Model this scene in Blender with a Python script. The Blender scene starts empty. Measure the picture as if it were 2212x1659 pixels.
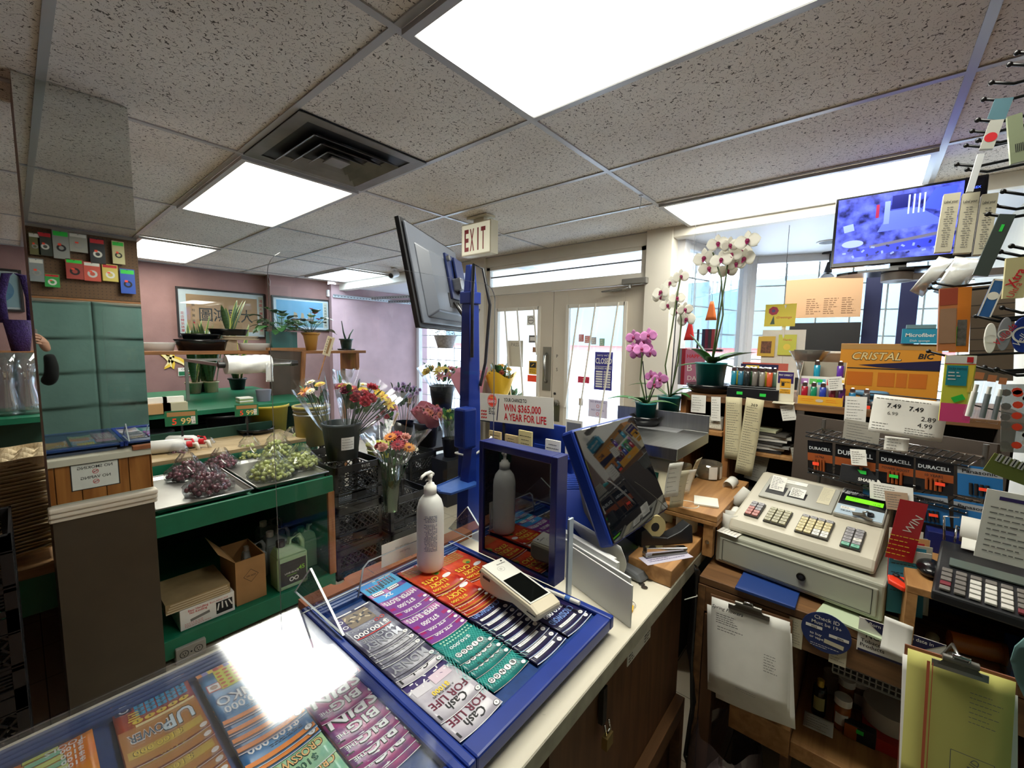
import bpy,math,random
from mathutils import Vector,Matrix
V=Vector;pi=math.pi;R=math.radians
random.seed(7)
S=bpy.context.scene
COL=S.collection
F_PX=909.43;AZ,PT,RO=R(40.211),R(-5.553),R(0.879)
CAM=V((0,0,1.55))
_f=V((math.cos(AZ)*math.cos(PT),math.sin(AZ)*math.cos(PT),math.sin(PT)))
_r0=V((math.sin(AZ),-math.cos(AZ),0));_u0=_r0.cross(_f)
_r=_r0*math.cos(RO)+_u0*math.sin(RO);_u=_u0*math.cos(RO)-_r0*math.sin(RO)
cam=bpy.data.cameras.new('camera');camo=bpy.data.objects.new('camera',cam);COL.objects.link(camo)
cam.sensor_fit='HORIZONTAL';cam.sensor_width=36.0;cam.lens=F_PX/2212*36.0
cam.clip_start=0.02;cam.clip_end=200
camo.matrix_world=Matrix(((_r.x,_u.x,-_f.x,CAM.x),(_r.y,_u.y,-_f.y,CAM.y),(_r.z,_u.z,-_f.z,CAM.z),(0,0,0,1)))
S.camera=camo
def W(px,py,x=None,y=None,z=None,pl=None):
 """where the sight line through a pixel of the photograph meets a real surface of the shop"""
 d=_f+_r*((px-1106)/F_PX)-_u*((py-829.5)/F_PX)
 if pl:p0,n=pl;t=(p0-CAM).dot(n)/d.dot(n)
 elif x is not None:t=(x-CAM.x)/d.x
 elif y is not None:t=(y-CAM.y)/d.y
 else:t=(z-CAM.z)/d.z
 return CAM+d*t
S.view_settings.view_transform='Standard';S.view_settings.look='None'
S.view_settings.exposure=2.0;S.view_settings.gamma=1.0;S.view_settings.use_curve_mapping=False
wd=bpy.data.worlds.new('overcast_sky');S.world=wd;wd.use_nodes=True
wb=wd.node_tree.nodes['Background'];wb.inputs[0].default_value=(0.86,0.93,1.0,1);wb.inputs[1].default_value=2.9
S.cycles.max_bounces=8;S.cycles.transparent_max_bounces=24;S.cycles.diffuse_bounces=6
S.cycles.glossy_bounces=4;S.cycles.transmission_bounces=6;S.cycles.sample_clamp_indirect=6.0
S.cycles.caustics_reflective=False;S.cycles.caustics_refractive=False
MATS={}
def srgb(c):
 if isinstance(c,str):
  c=c.lstrip('#');c=[int(c[i:i+2],16)/255 for i in(0,2,4)]
 return tuple(((x/12.92)if x<=.04045 else((x+.055)/1.055)**2.4)for x in c[:3])+(1,)
def mat(name,c=None,rough=.55,metal=0,spec=.5,noise=0,nscale=8,bump=0,bscale=60,emit=0,alpha=None,coat=0,stretch=None):
 """a procedural surface; c is an sRGB hex colour; noise mottles it, bump roughens it"""
 if name in MATS:return MATS[name]
 m=bpy.data.materials.new(name);m.use_nodes=True;nt=m.node_tree;b=nt.nodes['Principled BSDF']
 col=srgb(c)
 b.inputs['Base Color'].default_value=col;b.inputs['Roughness'].default_value=rough
 b.inputs['Metallic'].default_value=metal;b.inputs['Specular IOR Level'].default_value=spec
 b.inputs['Coat Weight'].default_value=coat
 if noise or bump:
  tc=nt.nodes.new('ShaderNodeTexCoord');mp=nt.nodes.new('ShaderNodeMapping')
  nt.links.new(tc.outputs['Object'],mp.inputs[0])
  if stretch:mp.inputs['Scale'].default_value=stretch
 if noise:
  n=nt.nodes.new('ShaderNodeTexNoise');n.inputs['Scale'].default_value=nscale;n.inputs['Detail'].default_value=5
  nt.links.new(mp.outputs[0],n.inputs['Vector'])
  rp=nt.nodes.new('ShaderNodeValToRGB');e=rp.color_ramp.elements
  e[0].position=.32;e[1].position=.7
  e[0].color=tuple(x*(1-noise)for x in col[:3])+(1,);e[1].color=tuple(min(1,x*(1+noise*.6))for x in col[:3])+(1,)
  nt.links.new(n.outputs['Fac'],rp.inputs[0]);nt.links.new(rp.outputs[0],b.inputs['Base Color'])
 if bump:
  n2=nt.nodes.new('ShaderNodeTexNoise');n2.inputs['Scale'].default_value=bscale;n2.inputs['Detail'].default_value=4
  nt.links.new(mp.outputs[0],n2.inputs['Vector'])
  bp=nt.nodes.new('ShaderNodeBump');bp.inputs['Strength'].default_value=bump;bp.inputs['Distance'].default_value=.01
  nt.links.new(n2.outputs['Fac'],bp.inputs['Height']);nt.links.new(bp.outputs[0],b.inputs['Normal'])
 if emit:
  b.inputs['Emission Color'].default_value=col;b.inputs['Emission Strength'].default_value=emit
 if alpha is not None:b.inputs['Alpha'].default_value=alpha
 MATS[name]=m;return m
def clear(name,tint='#ffffff',fac=.08,rough=.02,haze=0.0,hc='#ffffff'):
 """thin clear plastic or glass: sees through, reflects more at grazing angles, a little milky by haze"""
 if name in MATS:return MATS[name]
 m=bpy.data.materials.new(name);m.use_nodes=True;nt=m.node_tree;nt.nodes.clear()
 o=nt.nodes.new('ShaderNodeOutputMaterial');t=nt.nodes.new('ShaderNodeBsdfTransparent');g=nt.nodes.new('ShaderNodeBsdfGlossy')
 t.inputs[0].default_value=srgb(tint);g.inputs['Roughness'].default_value=rough
 fr=nt.nodes.new('ShaderNodeLayerWeight');fr.inputs[0].default_value=.25
 mul=nt.nodes.new('ShaderNodeMath');mul.operation='MULTIPLY_ADD';mul.inputs[1].default_value=.55;mul.inputs[2].default_value=fac;mul.use_clamp=True
 nt.links.new(fr.outputs['Fresnel'],mul.inputs[0])
 mx=nt.nodes.new('ShaderNodeMixShader');nt.links.new(mul.outputs[0],mx.inputs[0]);nt.links.new(g.outputs[0],mx.inputs[2])
 if haze:
  d=nt.nodes.new('ShaderNodeBsdfDiffuse');d.inputs[0].default_value=srgb(hc)
  m2=nt.nodes.new('ShaderNodeMixShader');m2.inputs[0].default_value=haze
  nt.links.new(t.outputs[0],m2.inputs[1]);nt.links.new(d.outputs[0],m2.inputs[2]);nt.links.new(m2.outputs[0],mx.inputs[1])
 else:nt.links.new(t.outputs[0],mx.inputs[1])
 nt.links.new(mx.outputs[0],o.inputs[0]);MATS[name]=m;return m
def wood(name,c1,c2,scale=3,axis=0,rough=.55):
 if name in MATS:return MATS[name]
 m=mat(name,c1,rough);nt=m.node_tree;b=nt.nodes['Principled BSDF']
 tc=nt.nodes.new('ShaderNodeTexCoord');mp=nt.nodes.new('ShaderNodeMapping');nt.links.new(tc.outputs['Object'],mp.inputs[0])
 s=[14,14,14];s[axis]=1.2;mp.inputs['Scale'].default_value=s
 n=nt.nodes.new('ShaderNodeTexNoise');n.inputs['Scale'].default_value=scale;n.inputs['Detail'].default_value=6;n.inputs['Distortion'].default_value=.6
 nt.links.new(mp.outputs[0],n.inputs['Vector'])
 rp=nt.nodes.new('ShaderNodeValToRGB');e=rp.color_ramp.elements;e[0].position=.35;e[1].position=.68;e[0].color=srgb(c2);e[1].color=srgb(c1)
 nt.links.new(n.outputs['Fac'],rp.inputs[0]);nt.links.new(rp.outputs[0],b.inputs['Base Color'])
 return m
_TX={}
def glyphs(s,bold=0,shear=0):
 k=(s,bold,shear)
 if k not in _TX:
  c=bpy.data.curves.new('lettering','FONT');c.body=s;c.size=1;c.resolution_u=2;c.offset=bold*.42;c.shear=shear
  o=bpy.data.objects.new('lettering',c);COL.objects.link(o)
  dg=bpy.context.evaluated_depsgraph_get();dg.update()
  me=o.evaluated_get(dg).to_mesh()
  vs=[(v.co.x,v.co.y)for v in me.vertices];fs=[tuple(p.vertices)for p in me.polygons]
  o.evaluated_get(dg).to_mesh_clear();bpy.data.objects.remove(o);bpy.data.curves.remove(c)
  x0=min([v[0]for v in vs]or[0]);x1=max([v[0]for v in vs]or[1])
  y0=min([v[1]for v in vs]or[0]);y1=max([v[1]for v in vs]or[1])
  _TX[k]=(vs,fs,x0,x1,y0,y1)
 return _TX[k]
class MB:
 def __init__(s,M=None,warp=None):s.v=[];s.f=[];s.mi=[];s.ms=[];s.M=M or Matrix();s.warp=warp;s.sm=[]
 def _m(s,m):
  if m not in s.ms:s.ms.append(m)
  return s.ms.index(m)
 def add(s,vs,fs,m,smooth=False):
  n=len(s.v);k=s._m(m)
  for v in vs:
   v=V(v)
   if s.warp:v=V(s.warp(v))
   s.v.append(s.M@v)
  for f in fs:s.f.append(tuple(n+i for i in f));s.mi.append(k);s.sm.append(smooth)
  return s
 def box(s,c,d,m,rz=0,Rm=None):
  hx,hy,hz=d[0]/2,d[1]/2,d[2]/2
  vs=[V((x,y,z))for x in(-hx,hx)for y in(-hy,hy)for z in(-hz,hz)]
  if Rm is None and rz:Rm=Matrix.Rotation(rz,3,'Z')
  if Rm is not None:vs=[Rm@v for v in vs]
  vs=[v+V(c)for v in vs]
  return s.add(vs,[(0,1,3,2),(4,6,7,5),(0,4,5,1),(2,3,7,6),(0,2,6,4),(1,5,7,3)],m)
 def b2(s,a,b,m):
  a=V(a);b=V(b);return s.box((a+b)/2,[abs(b[i]-a[i])for i in range(3)],m)
 def hexa(s,bot,top,m):
  """eight corners: a quad below and a quad above, both counter-clockwise"""
  return s.add(list(bot)+list(top),[(3,2,1,0),(4,5,6,7),(0,1,5,4),(1,2,6,5),(2,3,7,6),(3,0,4,7)],m)
 def prism(s,poly,z0,z1,m,T=None):
  n=len(poly);vs=[V((p[0],p[1],z0))for p in poly]+[V((p[0],p[1],z1))for p in poly]
  if T is not None:vs=[T@v for v in vs]
  a=sum(poly[i][0]*poly[(i+1)%n][1]-poly[(i+1)%n][0]*poly[i][1]for i in range(n))
  fs=[tuple(range(n-1,-1,-1)),tuple(range(n,2*n))]+[(i,(i+1)%n,n+(i+1)%n,n+i)for i in range(n)]
  if a<0:fs=[f[::-1]for f in fs]
  return s.add(vs,fs,m)
 def lathe(s,prof,m,c=(0,0,0),n=24,T=None,smooth=True):
  vs=[];k=len(prof)
  for i in range(n):
   a=2*pi*i/n
   for r,z in prof:
    v=V((r*math.cos(a),r*math.sin(a),z));vs.append((T@v if T is not None else v)+V(c))
  fs=[]
  for i in range(n):
   j=(i+1)%n
   for q in range(k-1):fs.append((i*k+q,j*k+q,j*k+q+1,i*k+q+1))
  if prof[0][0]>1e-6:fs.append(tuple(i*k for i in range(n-1,-1,-1)))
  if prof[-1][0]>1e-6:fs.append(tuple(i*k+k-1 for i in range(n)))
  return s.add(vs,fs,m,smooth)
 def cyl(s,p0,p1,r,m,n=12,r1=None,smooth=True):
  p0=V(p0);p1=V(p1);d=p1-p0;L=d.length;q=d.to_track_quat('Z','Y').to_matrix()
  r1=r if r1 is None else r1
  vs=[];
  for(rr,z)in((r,0),(r1,L)):
   for i in range(n):vs.append(p0+q@V((rr*math.cos(2*pi*i/n),rr*math.sin(2*pi*i/n),z)))
  s.add(vs,[(i,(i+1)%n,n+(i+1)%n,n+i)for i in range(n)],m,smooth)
  return s.add(vs,[tuple(range(n-1,-1,-1)),tuple(range(n,2*n))],m)
 def tube(s,pts,r,m,n=8,r1=None):
  pts=[V(p)for p in pts];K=len(pts);vs=[];ref=V((0,0,1))
  for i,p in enumerate(pts):
   t=(pts[min(i+1,K-1)]-pts[max(i-1,0)]).normalized()
   if abs(t.dot(ref))>.95:ref=V((1,0,0))
   a=t.cross(ref).normalized();b=t.cross(a)
   rr=r if r1 is None else r+(r1-r)*i/(K-1)
   for k in range(n):vs.append(p+(a*math.cos(2*pi*k/n)+b*math.sin(2*pi*k/n))*rr)
  fs=[(i*n+k,i*n+(k+1)%n,(i+1)*n+(k+1)%n,(i+1)*n+k)for i in range(K-1)for k in range(n)]
  fs=[f[::-1]for f in fs]+[tuple(range(n)),tuple(range(K*n-1,(K-1)*n-1,-1))]
  return s.add(vs,fs,m,True)
 def ball(s,c,r,m,n=10,sc=(1,1,1)):
  prof=[(max(1e-7,r*math.sin(pi*i/n)),-r*math.cos(pi*i/n))for i in range(n+1)];prof[0]=(0,-r);prof[-1]=(0,r)
  return s.lathe(prof,m,c,n=max(6,int(n*1.4)),T=Matrix.Diagonal(sc))
 def grid(s,fn,nu,nv,m,th=0,smooth=True):
  """a sheet from fn(u, v) with thickness th along its own normal"""
  P=[[V(fn(i/nu,j/nv))for j in range(nv+1)]for i in range(nu+1)]
  vs=[p for row in P for p in row];k=nv+1
  fs=[(i*k+j,(i+1)*k+j,(i+1)*k+j+1,i*k+j+1)for i in range(nu)for j in range(nv)]
  if th:
   nv0=len(vs);nn=[]
   for i in range(nu+1):
    for j in range(nv+1):
     a=P[min(i+1,nu)][j]-P[max(i-1,0)][j];b=P[i][min(j+1,nv)]-P[i][max(j-1,0)]
     nn.append(a.cross(b).normalized())
   vs+=[vs[i]-nn[i]*th for i in range(nv0)]
   fs+=[tuple(x+nv0 for x in f[::-1])for f in fs]
   rim=[(i,0)for i in range(nu)]+[(nu,j)for j in range(nv)]+[(i,nv)for i in range(nu,0,-1)]+[(0,j)for j in range(nv,0,-1)]
   rim=[a*k+b for a,b in rim]
   fs+=[(rim[q],nv0+rim[q],nv0+rim[(q+1)%len(rim)],rim[(q+1)%len(rim)])for q in range(len(rim))]
  return s.add(vs,fs,m,smooth)
 def text(s,t,m,x,y,h,w=None,z=.0004,al='c',bold=0,rot=0,shear=0,lim=None):
  """lettering of cap height about h, centred (al c), from the left (l) on x, with its middle at y; w stretches it to a width"""
  vs,fs,x0,x1,y0,y1=glyphs(t,bold,shear)
  if not vs:return s
  sy=h/.73;sx=sy
  if w:sx=w/(x1-x0)
  elif lim and(x1-x0)*sx>lim:sx=lim/(x1-x0)
  ox={'c':-(x0+x1)/2,'l':-x0,'r':-x1}[al]*sx
  out=[];ca,sa=math.cos(rot),math.sin(rot)
  for a,b in vs:
   p,q=a*sx+ox,(b-.365)*sy
   out.append((x+p*ca-q*sa,y+p*sa+q*ca,z))
  return s.add(out,fs,m)
 def rect(s,x,y,w,h,m,z=.0003,rot=0):
  ca,sa=math.cos(rot),math.sin(rot)
  k=max(1,int(w/.012))if s.warp else 1
  vs=[];
  for i in range(k+1):
   for b in(-h/2,h/2):
    a=-w/2+w*i/k;vs.append((x+a*ca-b*sa,y+a*sa+b*ca,z))
  return s.add(vs,[(2*i,2*i+2,2*i+3,2*i+1)for i in range(k)],m)
 def disc(s,x,y,r,m,z=.0003,n=16,ry=None):
  ry=ry or r
  return s.add([(x+r*math.cos(2*pi*i/n),y+ry*math.sin(2*pi*i/n),z)for i in range(n)],[tuple(range(n))],m)
 def poly(s,pts,m,z=.0003):
  a=sum(pts[i][0]*pts[(i+1)%len(pts)][1]-pts[(i+1)%len(pts)][0]*pts[i][1]for i in range(len(pts)))
  f=tuple(range(len(pts)));f=f if a>0 else f[::-1]
  return s.add([(p[0],p[1],z)for p in pts],[f],m)
 def ring(s,x,y,r0,r1,m,z=.0003,n=20):
  vs=[(x+r*math.cos(2*pi*i/n),y+r*math.sin(2*pi*i/n),z)for i in range(n)for r in(r0,r1)]
  return s.add(vs,[(2*i,2*i+1,2*((i+1)%n)+1,2*((i+1)%n))for i in range(n)],m)
 def lines(s,x0,x1,y0,y1,n,m,h=.0012,z=.0003,seed=1,al='l'):
  """rows of small print"""
  r=random.Random(seed);
  for i in range(n):
   y=y1-(y1-y0)*(i+.5)/n;x=x0;L=(x1-x0)*r.uniform(.5,1)
   if al=='c':x=(x0+x1)/2-L/2
   e=x+L
   while x<e:
    w=min(r.uniform(.15,.4)*(h*14),e-x);s.rect(x+w/2,y,w,h,m,z);x+=w+h*1.1
  return s
 def build(s,name,parent=None,bevel=0,loc=None):
  me=bpy.data.meshes.new(name)
  o=loc if loc is not None else None
  vs=[v-V(loc)for v in s.v]if loc is not None else s.v
  me.from_pydata([tuple(v)for v in vs],[],s.f)
  for m in s.ms:me.materials.append(m)
  me.polygons.foreach_set('material_index',s.mi);me.polygons.foreach_set('use_smooth',s.sm);me.update()
  ob=bpy.data.objects.new(name,me);COL.objects.link(ob)
  if parent:ob.parent=parent
  if loc is not None:ob.location=loc
  if bevel:
   b=ob.modifiers.new('soft_edges','BEVEL');b.width=bevel;b.segments=2;b.limit_method='ANGLE';b.angle_limit=R(50)
  return ob
def tag(o,label,cat,group=None,kind=None):
 if label:o['label']=label
 if cat:o['category']=cat
 if group:o['group']=group
 if kind:o['kind']=kind
 return o
def empty(name,loc,label,cat,rz=0,group=None,rot=None):
 o=bpy.data.objects.new(name,None);COL.objects.link(o);o.empty_display_size=.05;o.location=loc
 o.rotation_euler=rot if rot is not None else(0,0,rz);return tag(o,label,cat,group)
def one(mb,name,label,cat,group=None,bevel=0):
 """a thing that is a single mesh, its origin at its own middle"""
 lo=[min(v[i]for v in mb.v)for i in range(3)];hi=[max(v[i]for v in mb.v)for i in range(3)]
 return tag(mb.build(name,None,bevel,V(((lo[0]+hi[0])/2,(lo[1]+hi[1])/2,lo[2]))),label,cat,group)
def struct(mb,name,bevel=0):return tag(mb.build(name,None,bevel),None,None,kind='structure')
def dup(o,loc=None,rz=None,label=None,group=None,parent=None):
 c=o.copy();COL.objects.link(c)
 if parent:c.parent=parent
 if loc is not None:c.location=loc
 if rz is not None:c.rotation_euler=(0,0,rz)
 if label:c['label']=label
 if group:c['group']=group
 for ch in list(o.children):
  if ch is not c:dup(ch,parent=c)
 return c
def fr(o,xd,yd):
 """a frame at o with x along xd and y as near yd as it can be"""
 xd=V(xd).normalized();yd=V(yd);zd=xd.cross(yd).normalized();yd=zd.cross(xd)
 return Matrix(((xd.x,yd.x,zd.x,o[0]),(xd.y,yd.y,zd.y,o[1]),(xd.z,yd.z,zd.z,o[2]),(0,0,0,1)))
def card(M,w,h,m,th=.0006):
 """a flat sheet centred on the frame M, printed side along its z"""
 b=MB(M);b.box((0,0,-th/2),(w,h,th),m);return b
def rz(a):return Matrix.Rotation(a,4,'Z')
def T(x,y,z):return Matrix.Translation((x,y,z))
K=mat('ink_black','#16161a',.6);WH=mat('paper_white','#e6e4dc',.7,noise=.05,nscale=20);RED=mat('print_red','#c8202a',.5)
INK=mat('pencil_grey','#6f6d6a',.8);GRN=mat('sticker_green','#2fd04a',.5);ORG=mat('sticker_orange','#ff4a2a',.5)
BLKP=mat('black_plastic','#1a1b1e',.42,bump=.05);BLUE=mat('royal_blue_plastic','#17348c',.38,noise=.08,nscale=30,spec=.5)
NAVY=mat('navy_plastic','#14224f',.4);STEEL=mat('brushed_steel','#a9aaa8',.3,1,noise=.12,nscale=3,stretch=(1,40,1));CHROME=mat('chrome','#c8c8c8',.12,1)
GREENP=mat('green_paint','#0f6b4c',.45,noise=.12,nscale=12);CREAM=mat('cream_paint','#d8d3c4',.55,noise=.06,nscale=6)
ACR=clear('clear_acrylic','#fbfdff',.03);ACRE=mat('acrylic_edge','#cdd6d8',.25);CELLO=clear('cellophane','#fbfdff',.04,.1,haze=.03)
GLASS=clear('window_glass','#f6fbff',.04)
# ================= the room =================
H=2.40;s2=.6096;U1,V0=.7246,-.1723
def ceil_mat():
 m=mat('fissured_ceiling_tile','#a39c94',.9);nt=m.node_tree;b=nt.nodes['Principled BSDF']
 tc=nt.nodes.new('ShaderNodeTexCoord')
 def noise(sc,det=2,dist=0,vec=None):
  n=nt.nodes.new('ShaderNodeTexNoise');n.inputs['Scale'].default_value=sc;n.inputs['Detail'].default_value=det;n.inputs['Distortion'].default_value=dist
  nt.links.new(tc.outputs['Object']if vec is None else vec,n.inputs['Vector']);return n.outputs['Fac']
 def mth(op,a,c=None,d=None):
  n=nt.nodes.new('ShaderNodeMath');n.operation=op
  for i,x in enumerate((a,c,d)):
   if x is None:continue
   if isinstance(x,(int,float)):n.inputs[i].default_value=x
   else:nt.links.new(x,n.inputs[i])
  return n.outputs[0]
 w=mth('LESS_THAN',mth('ABSOLUTE',mth('SUBTRACT',noise(52,1,.5),.5)),.021)
 w=mth('MULTIPLY',w,mth('GREATER_THAN',noise(75,2),.50))
 pits=mth('GREATER_THAN',noise(260,1),.69)
 f=mth('MAXIMUM',w,pits)
 mx=nt.nodes.new('ShaderNodeMixRGB');mx.inputs[2].default_value=srgb('#4c4640')
 rp=nt.nodes.new('ShaderNodeValToRGB');rp.color_ramp.elements[0].color=srgb('#d3cbc2');rp.color_ramp.elements[1].color=srgb('#e4ded6')
 rp.color_ramp.elements[0].position=.3;rp.color_ramp.elements[1].position=.65
 nt.links.new(noise(2.2,4),rp.inputs[0]);nt.links.new(rp.outputs[0],mx.inputs[1]);nt.links.new(mth('MULTIPLY',f,.95),mx.inputs[0])
 nt.links.new(mx.outputs[0],b.inputs['Base Color'])
 bp=nt.nodes.new('ShaderNodeBump');bp.inputs['Strength'].default_value=.5;bp.inputs['Distance'].default_value=.004;bp.invert=True
 nt.links.new(f,bp.inputs['Height']);nt.links.new(bp.outputs[0],b.inputs['Normal'])
 return m
XL,XR,YB,YF=-1.6,3.16,-.56,6.25
US=[U1+s2*i for i in range(-4,5)];VS=[V0+2*s2*i for i in range(0,6)]
mb=MB();mb.b2((XL,YB-.1,H),(XR+.06,YF+.1,H+.05),ceil_mat());struct(mb,'ceiling')
TB=mat('ceiling_grid_metal','#a9a9ab',.35,spec=.6)
mb=MB()
for v in VS:mb.b2((XL,v-.012,H-.006),(XR,v+.012,H-.0005),TB)
for u in US:
 if u<XR:mb.b2((u-.012,YB,H-.005),(u+.012,YF,H-.0006),TB)
mb.b2((XL,YF-.024,H-.007),(XR,YF,H-.0004),TB);mb.b2((XL,YB,H-.007),(XR,YB+.024,H-.0004),TB);mb.b2((XR-.024,YB,H-.0072),(XR,YF,H-.0004),TB)
struct(mb,'trim_1')
def panel_mat(name,c,e,prism=False):
 m=mat(name,c,.4);nt=m.node_tree;b=nt.nodes['Principled BSDF'];nt.nodes.remove(b);o=nt.nodes['Material Output']
 em=nt.nodes.new('ShaderNodeEmission');em.inputs[1].default_value=e
 tc=nt.nodes.new('ShaderNodeTexCoord');mp=nt.nodes.new('ShaderNodeMapping');nt.links.new(tc.outputs['Object'],mp.inputs[0])
 wv=nt.nodes.new('ShaderNodeTexWave');wv.bands_direction='X';wv.inputs['Scale'].default_value=.522;wv.inputs['Phase Offset'].default_value=pi
 nt.links.new(mp.outputs[0],wv.inputs['Vector'])
 rp=nt.nodes.new('ShaderNodeValToRGB');rp.color_ramp.elements[0].color=(.05,.049,.041,1);rp.color_ramp.elements[1].color=srgb(c);rp.color_ramp.elements[0].position=.0;rp.color_ramp.elements[1].position=.4
 nt.links.new(wv.outputs['Fac'],rp.inputs[0]);col=rp.outputs[0]
 if prism:
  vo=nt.nodes.new('ShaderNodeTexVoronoi');vo.inputs['Scale'].default_value=150;vo.inputs['Randomness'].default_value=0.0;nt.links.new(tc.outputs['Object'],vo.inputs['Vector'])
  r2=nt.nodes.new('ShaderNodeValToRGB');r2.color_ramp.elements[0].color=(1,1,1,1);r2.color_ramp.elements[1].color=(.62,.62,.6,1);r2.color_ramp.elements[0].position=.2;r2.color_ramp.elements[1].position=.65
  nt.links.new(vo.outputs['Distance'],r2.inputs[0])
  mm=nt.nodes.new('ShaderNodeMixRGB');mm.blend_type='MULTIPLY';mm.inputs[0].default_value=.35;nt.links.new(col,mm.inputs[1]);nt.links.new(r2.outputs[0],mm.inputs[2]);col=mm.outputs[0]
 nt.links.new(col,em.inputs[0]);nt.links.new(em.outputs[0],o.inputs[0]);return m
PE=5.0
PM=panel_mat('lamp_diffuser','#fffdf0',PE,True);PM2=panel_mat('lamp_diffuser_smooth','#fffdf0',PE);
def lamp(x0,x1,y0,y1,label,m,k):
 e=empty('ceiling_light',((x0+x1)/2,(y0+y1)/2,H-.03),label,'ceiling light',group='fluorescent panels in the ceiling grid')
 hx,hy=(x1-x0)/2-.012,(y1-y0)/2-.012
 f=MB()
 for sx in(-1,1):f.box((sx*(hx-.012),0,.016),(.024,2*hy,.016),TB)
 for sy in(-1,1):f.box((0,sy*(hy-.012),.016),(2*hx-.048,.024,.016),TB)
 f.build('frame',e)
 d=MB();d.box((0,0,.014),(2*hx-.046,2*hy-.046,.004),m);d.build('diffuser',e)
lamp(US[4],US[5],VS[0],VS[1],'large prismatic fluorescent ceiling light almost overhead, nearest the camera',PM,0)
lamp(US[4],US[5],VS[2],VS[3],'bright fluorescent ceiling light beside the square air vent',PM2,1)
lamp(US[4],US[5],VS[4]+.02,VS[5],'far fluorescent ceiling light above the calligraphy picture',PM2,2)
lamp(US[7],US[8]-.04,VS[0],VS[1],'long fluorescent ceiling light beside the front window bay',PM2,3)
PM3=panel_mat('lamp_diffuser_sky_tint','#dff4ff',PE);  # bluish tint stands in for the sky reflected on this panel
lamp(US[7],US[8],VS[4]+.02,VS[5]-.1,'far ceiling light over the flower corner by the security camera',PM3,4)
ve=empty('air_vent',((US[4]+US[5])/2,V0+3.5*s2,H-.03),'square grey ceiling air vent with nested louvres','air vent')
VM=mat('vent_metal','#77746f',.45,.2,noise=.35,nscale=5);VD=mat('vent_inside','#1d1f24',.6)
m_=MB();a=s2/2-.012
m_.box((0,0,.026),(2*a,2*a,.003),VD);m_.build('dark_throat',ve)
def louvre(r0,r1,z0,z1):
 b=MB();c0=[(-r0,-r0,z0),(r0,-r0,z0),(r0,r0,z0),(-r0,r0,z0)];c1=[(-r1,-r1,z1),(r1,-r1,z1),(r1,r1,z1),(-r1,r1,z1)]
 c2=[(x,y,z+.003)for x,y,z in c0];c3=[(x,y,z+.003)for x,y,z in c1]
 for i in range(4):
  j=(i+1)%4;b.add([c0[i],c0[j],c1[j],c1[i],c2[i],c2[j],c3[j],c3[i]],[(0,3,2,1),(4,5,6,7),(0,1,5,4),(2,3,7,6),(1,2,6,5),(3,0,4,7)],VM)
 return b
louvre(a,a-.055,.018,.020).build('outer_rim',ve)
for r0 in(.2,.145,.09):louvre(r0,r0-.035,-.004,.022).build('louvre',ve)
b=MB();b.box((0,0,.004),(.09,.09,.006),VM);b.build('centre_plate',ve)
e=empty('exit_sign',(2.10,2.08,H-.012),'cream EXIT sign with red letters hanging from the ceiling','exit sign');ES=mat('exit_cream','#d8d3bd',.45);A,B_,C_=[W(*q,x=2.06)for q in((997,487),(1060,479),(1058,545))]
cy,hy,zt,zb_=(A.y+B_.y)/2-2.08,(A.y-B_.y)/2,A.z-H+.012,C_.z-H+.012
b=MB();b.b2((-.04,cy-hy,zb_),(.035,cy+hy,zt),ES);b.build('housing',e,.004);b=MB();b.b2((-.045,cy-hy*.75,-.006),(.04,cy+hy*.6,.008),ES);b.b2((-.02,cy-hy*.4,zt),(.02,cy+hy*.3,-.006),ES);b.build('mounting_plate',e,.002)
b=MB(fr((-.0405,cy,(zt+zb_)/2),(0,-1,0),(0,0,1)));b.rect(0,0,hy*1.9,(zt-zb_)*.92,mat('exit_face','#dcd9c0',.4,emit=.12),.0004);[b.text(ch,mat('exit_red','#9c1f2a',.5),hy*(-.62+.38*k+(.03 if k==2 else 0)),0,(zt-zb_)*.68,z=.001,w=hy*(.30 if k!=2 else.09),bold=.06)for k,ch in enumerate('EXIT')];b.build('lettering',e)
b=MB();p=W(1385,420,z=H);b.cyl(p,p-V((0,0,.01)),.012,TB);b.tube([p,p-V((0,0,.05)),p-V((.004,0,.075)),p-V((.012,0,.08)),p-V((.018,0,.07))],.0018,STEEL);
one(b,'ceiling_hook','bent wire hook hanging from the ceiling grid before the doors','hook')
b=MB();p=W(580,597,y=6.0);b.tube([(p.x,p.y,H-.006),(p.x,p.y,H-.05),(p.x+.02,p.y,H-.1),(p.x+.01,p.y,H-.16),(p.x-.01,p.y,H-.12)],.003,STEEL)
one(b,'ceiling_hook','small wire hook hanging near the dark wall corner','hook')
def floor_mat():
 m=mat('vinyl_floor_tiles','#b9ae98',.35);nt=m.node_tree;b=nt.nodes['Principled BSDF']
 tc=nt.nodes.new('ShaderNodeTexCoord');br=nt.nodes.new('ShaderNodeTexBrick');br.offset=0;br.inputs['Scale'].default_value=1
 br.inputs['Brick Width'].default_value=.305;br.inputs['Row Height'].default_value=.305;br.inputs['Mortar Size'].default_value=.002
 br.inputs['Color1'].default_value=srgb('#bdb39d');br.inputs['Color2'].default_value=srgb('#b2a791');br.inputs['Mortar'].default_value=srgb('#6b6355')
 nt.links.new(tc.outputs['Object'],br.inputs['Vector']);nt.links.new(br.outputs[0],b.inputs['Base Color']);return m
mb=MB();mb.b2((XL,YB-.1,-.06),(4.9,YF+.1,0),floor_mat());struct(mb,'floor')
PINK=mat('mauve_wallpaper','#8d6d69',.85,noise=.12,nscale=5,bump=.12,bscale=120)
PINK_LIT=mat('mauve_wallpaper_lit','#b3979c',.85,noise=.14,nscale=3,bump=.12,bscale=120)  # bay wall copy of the wallpaper, lightened for the window light on it
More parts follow.
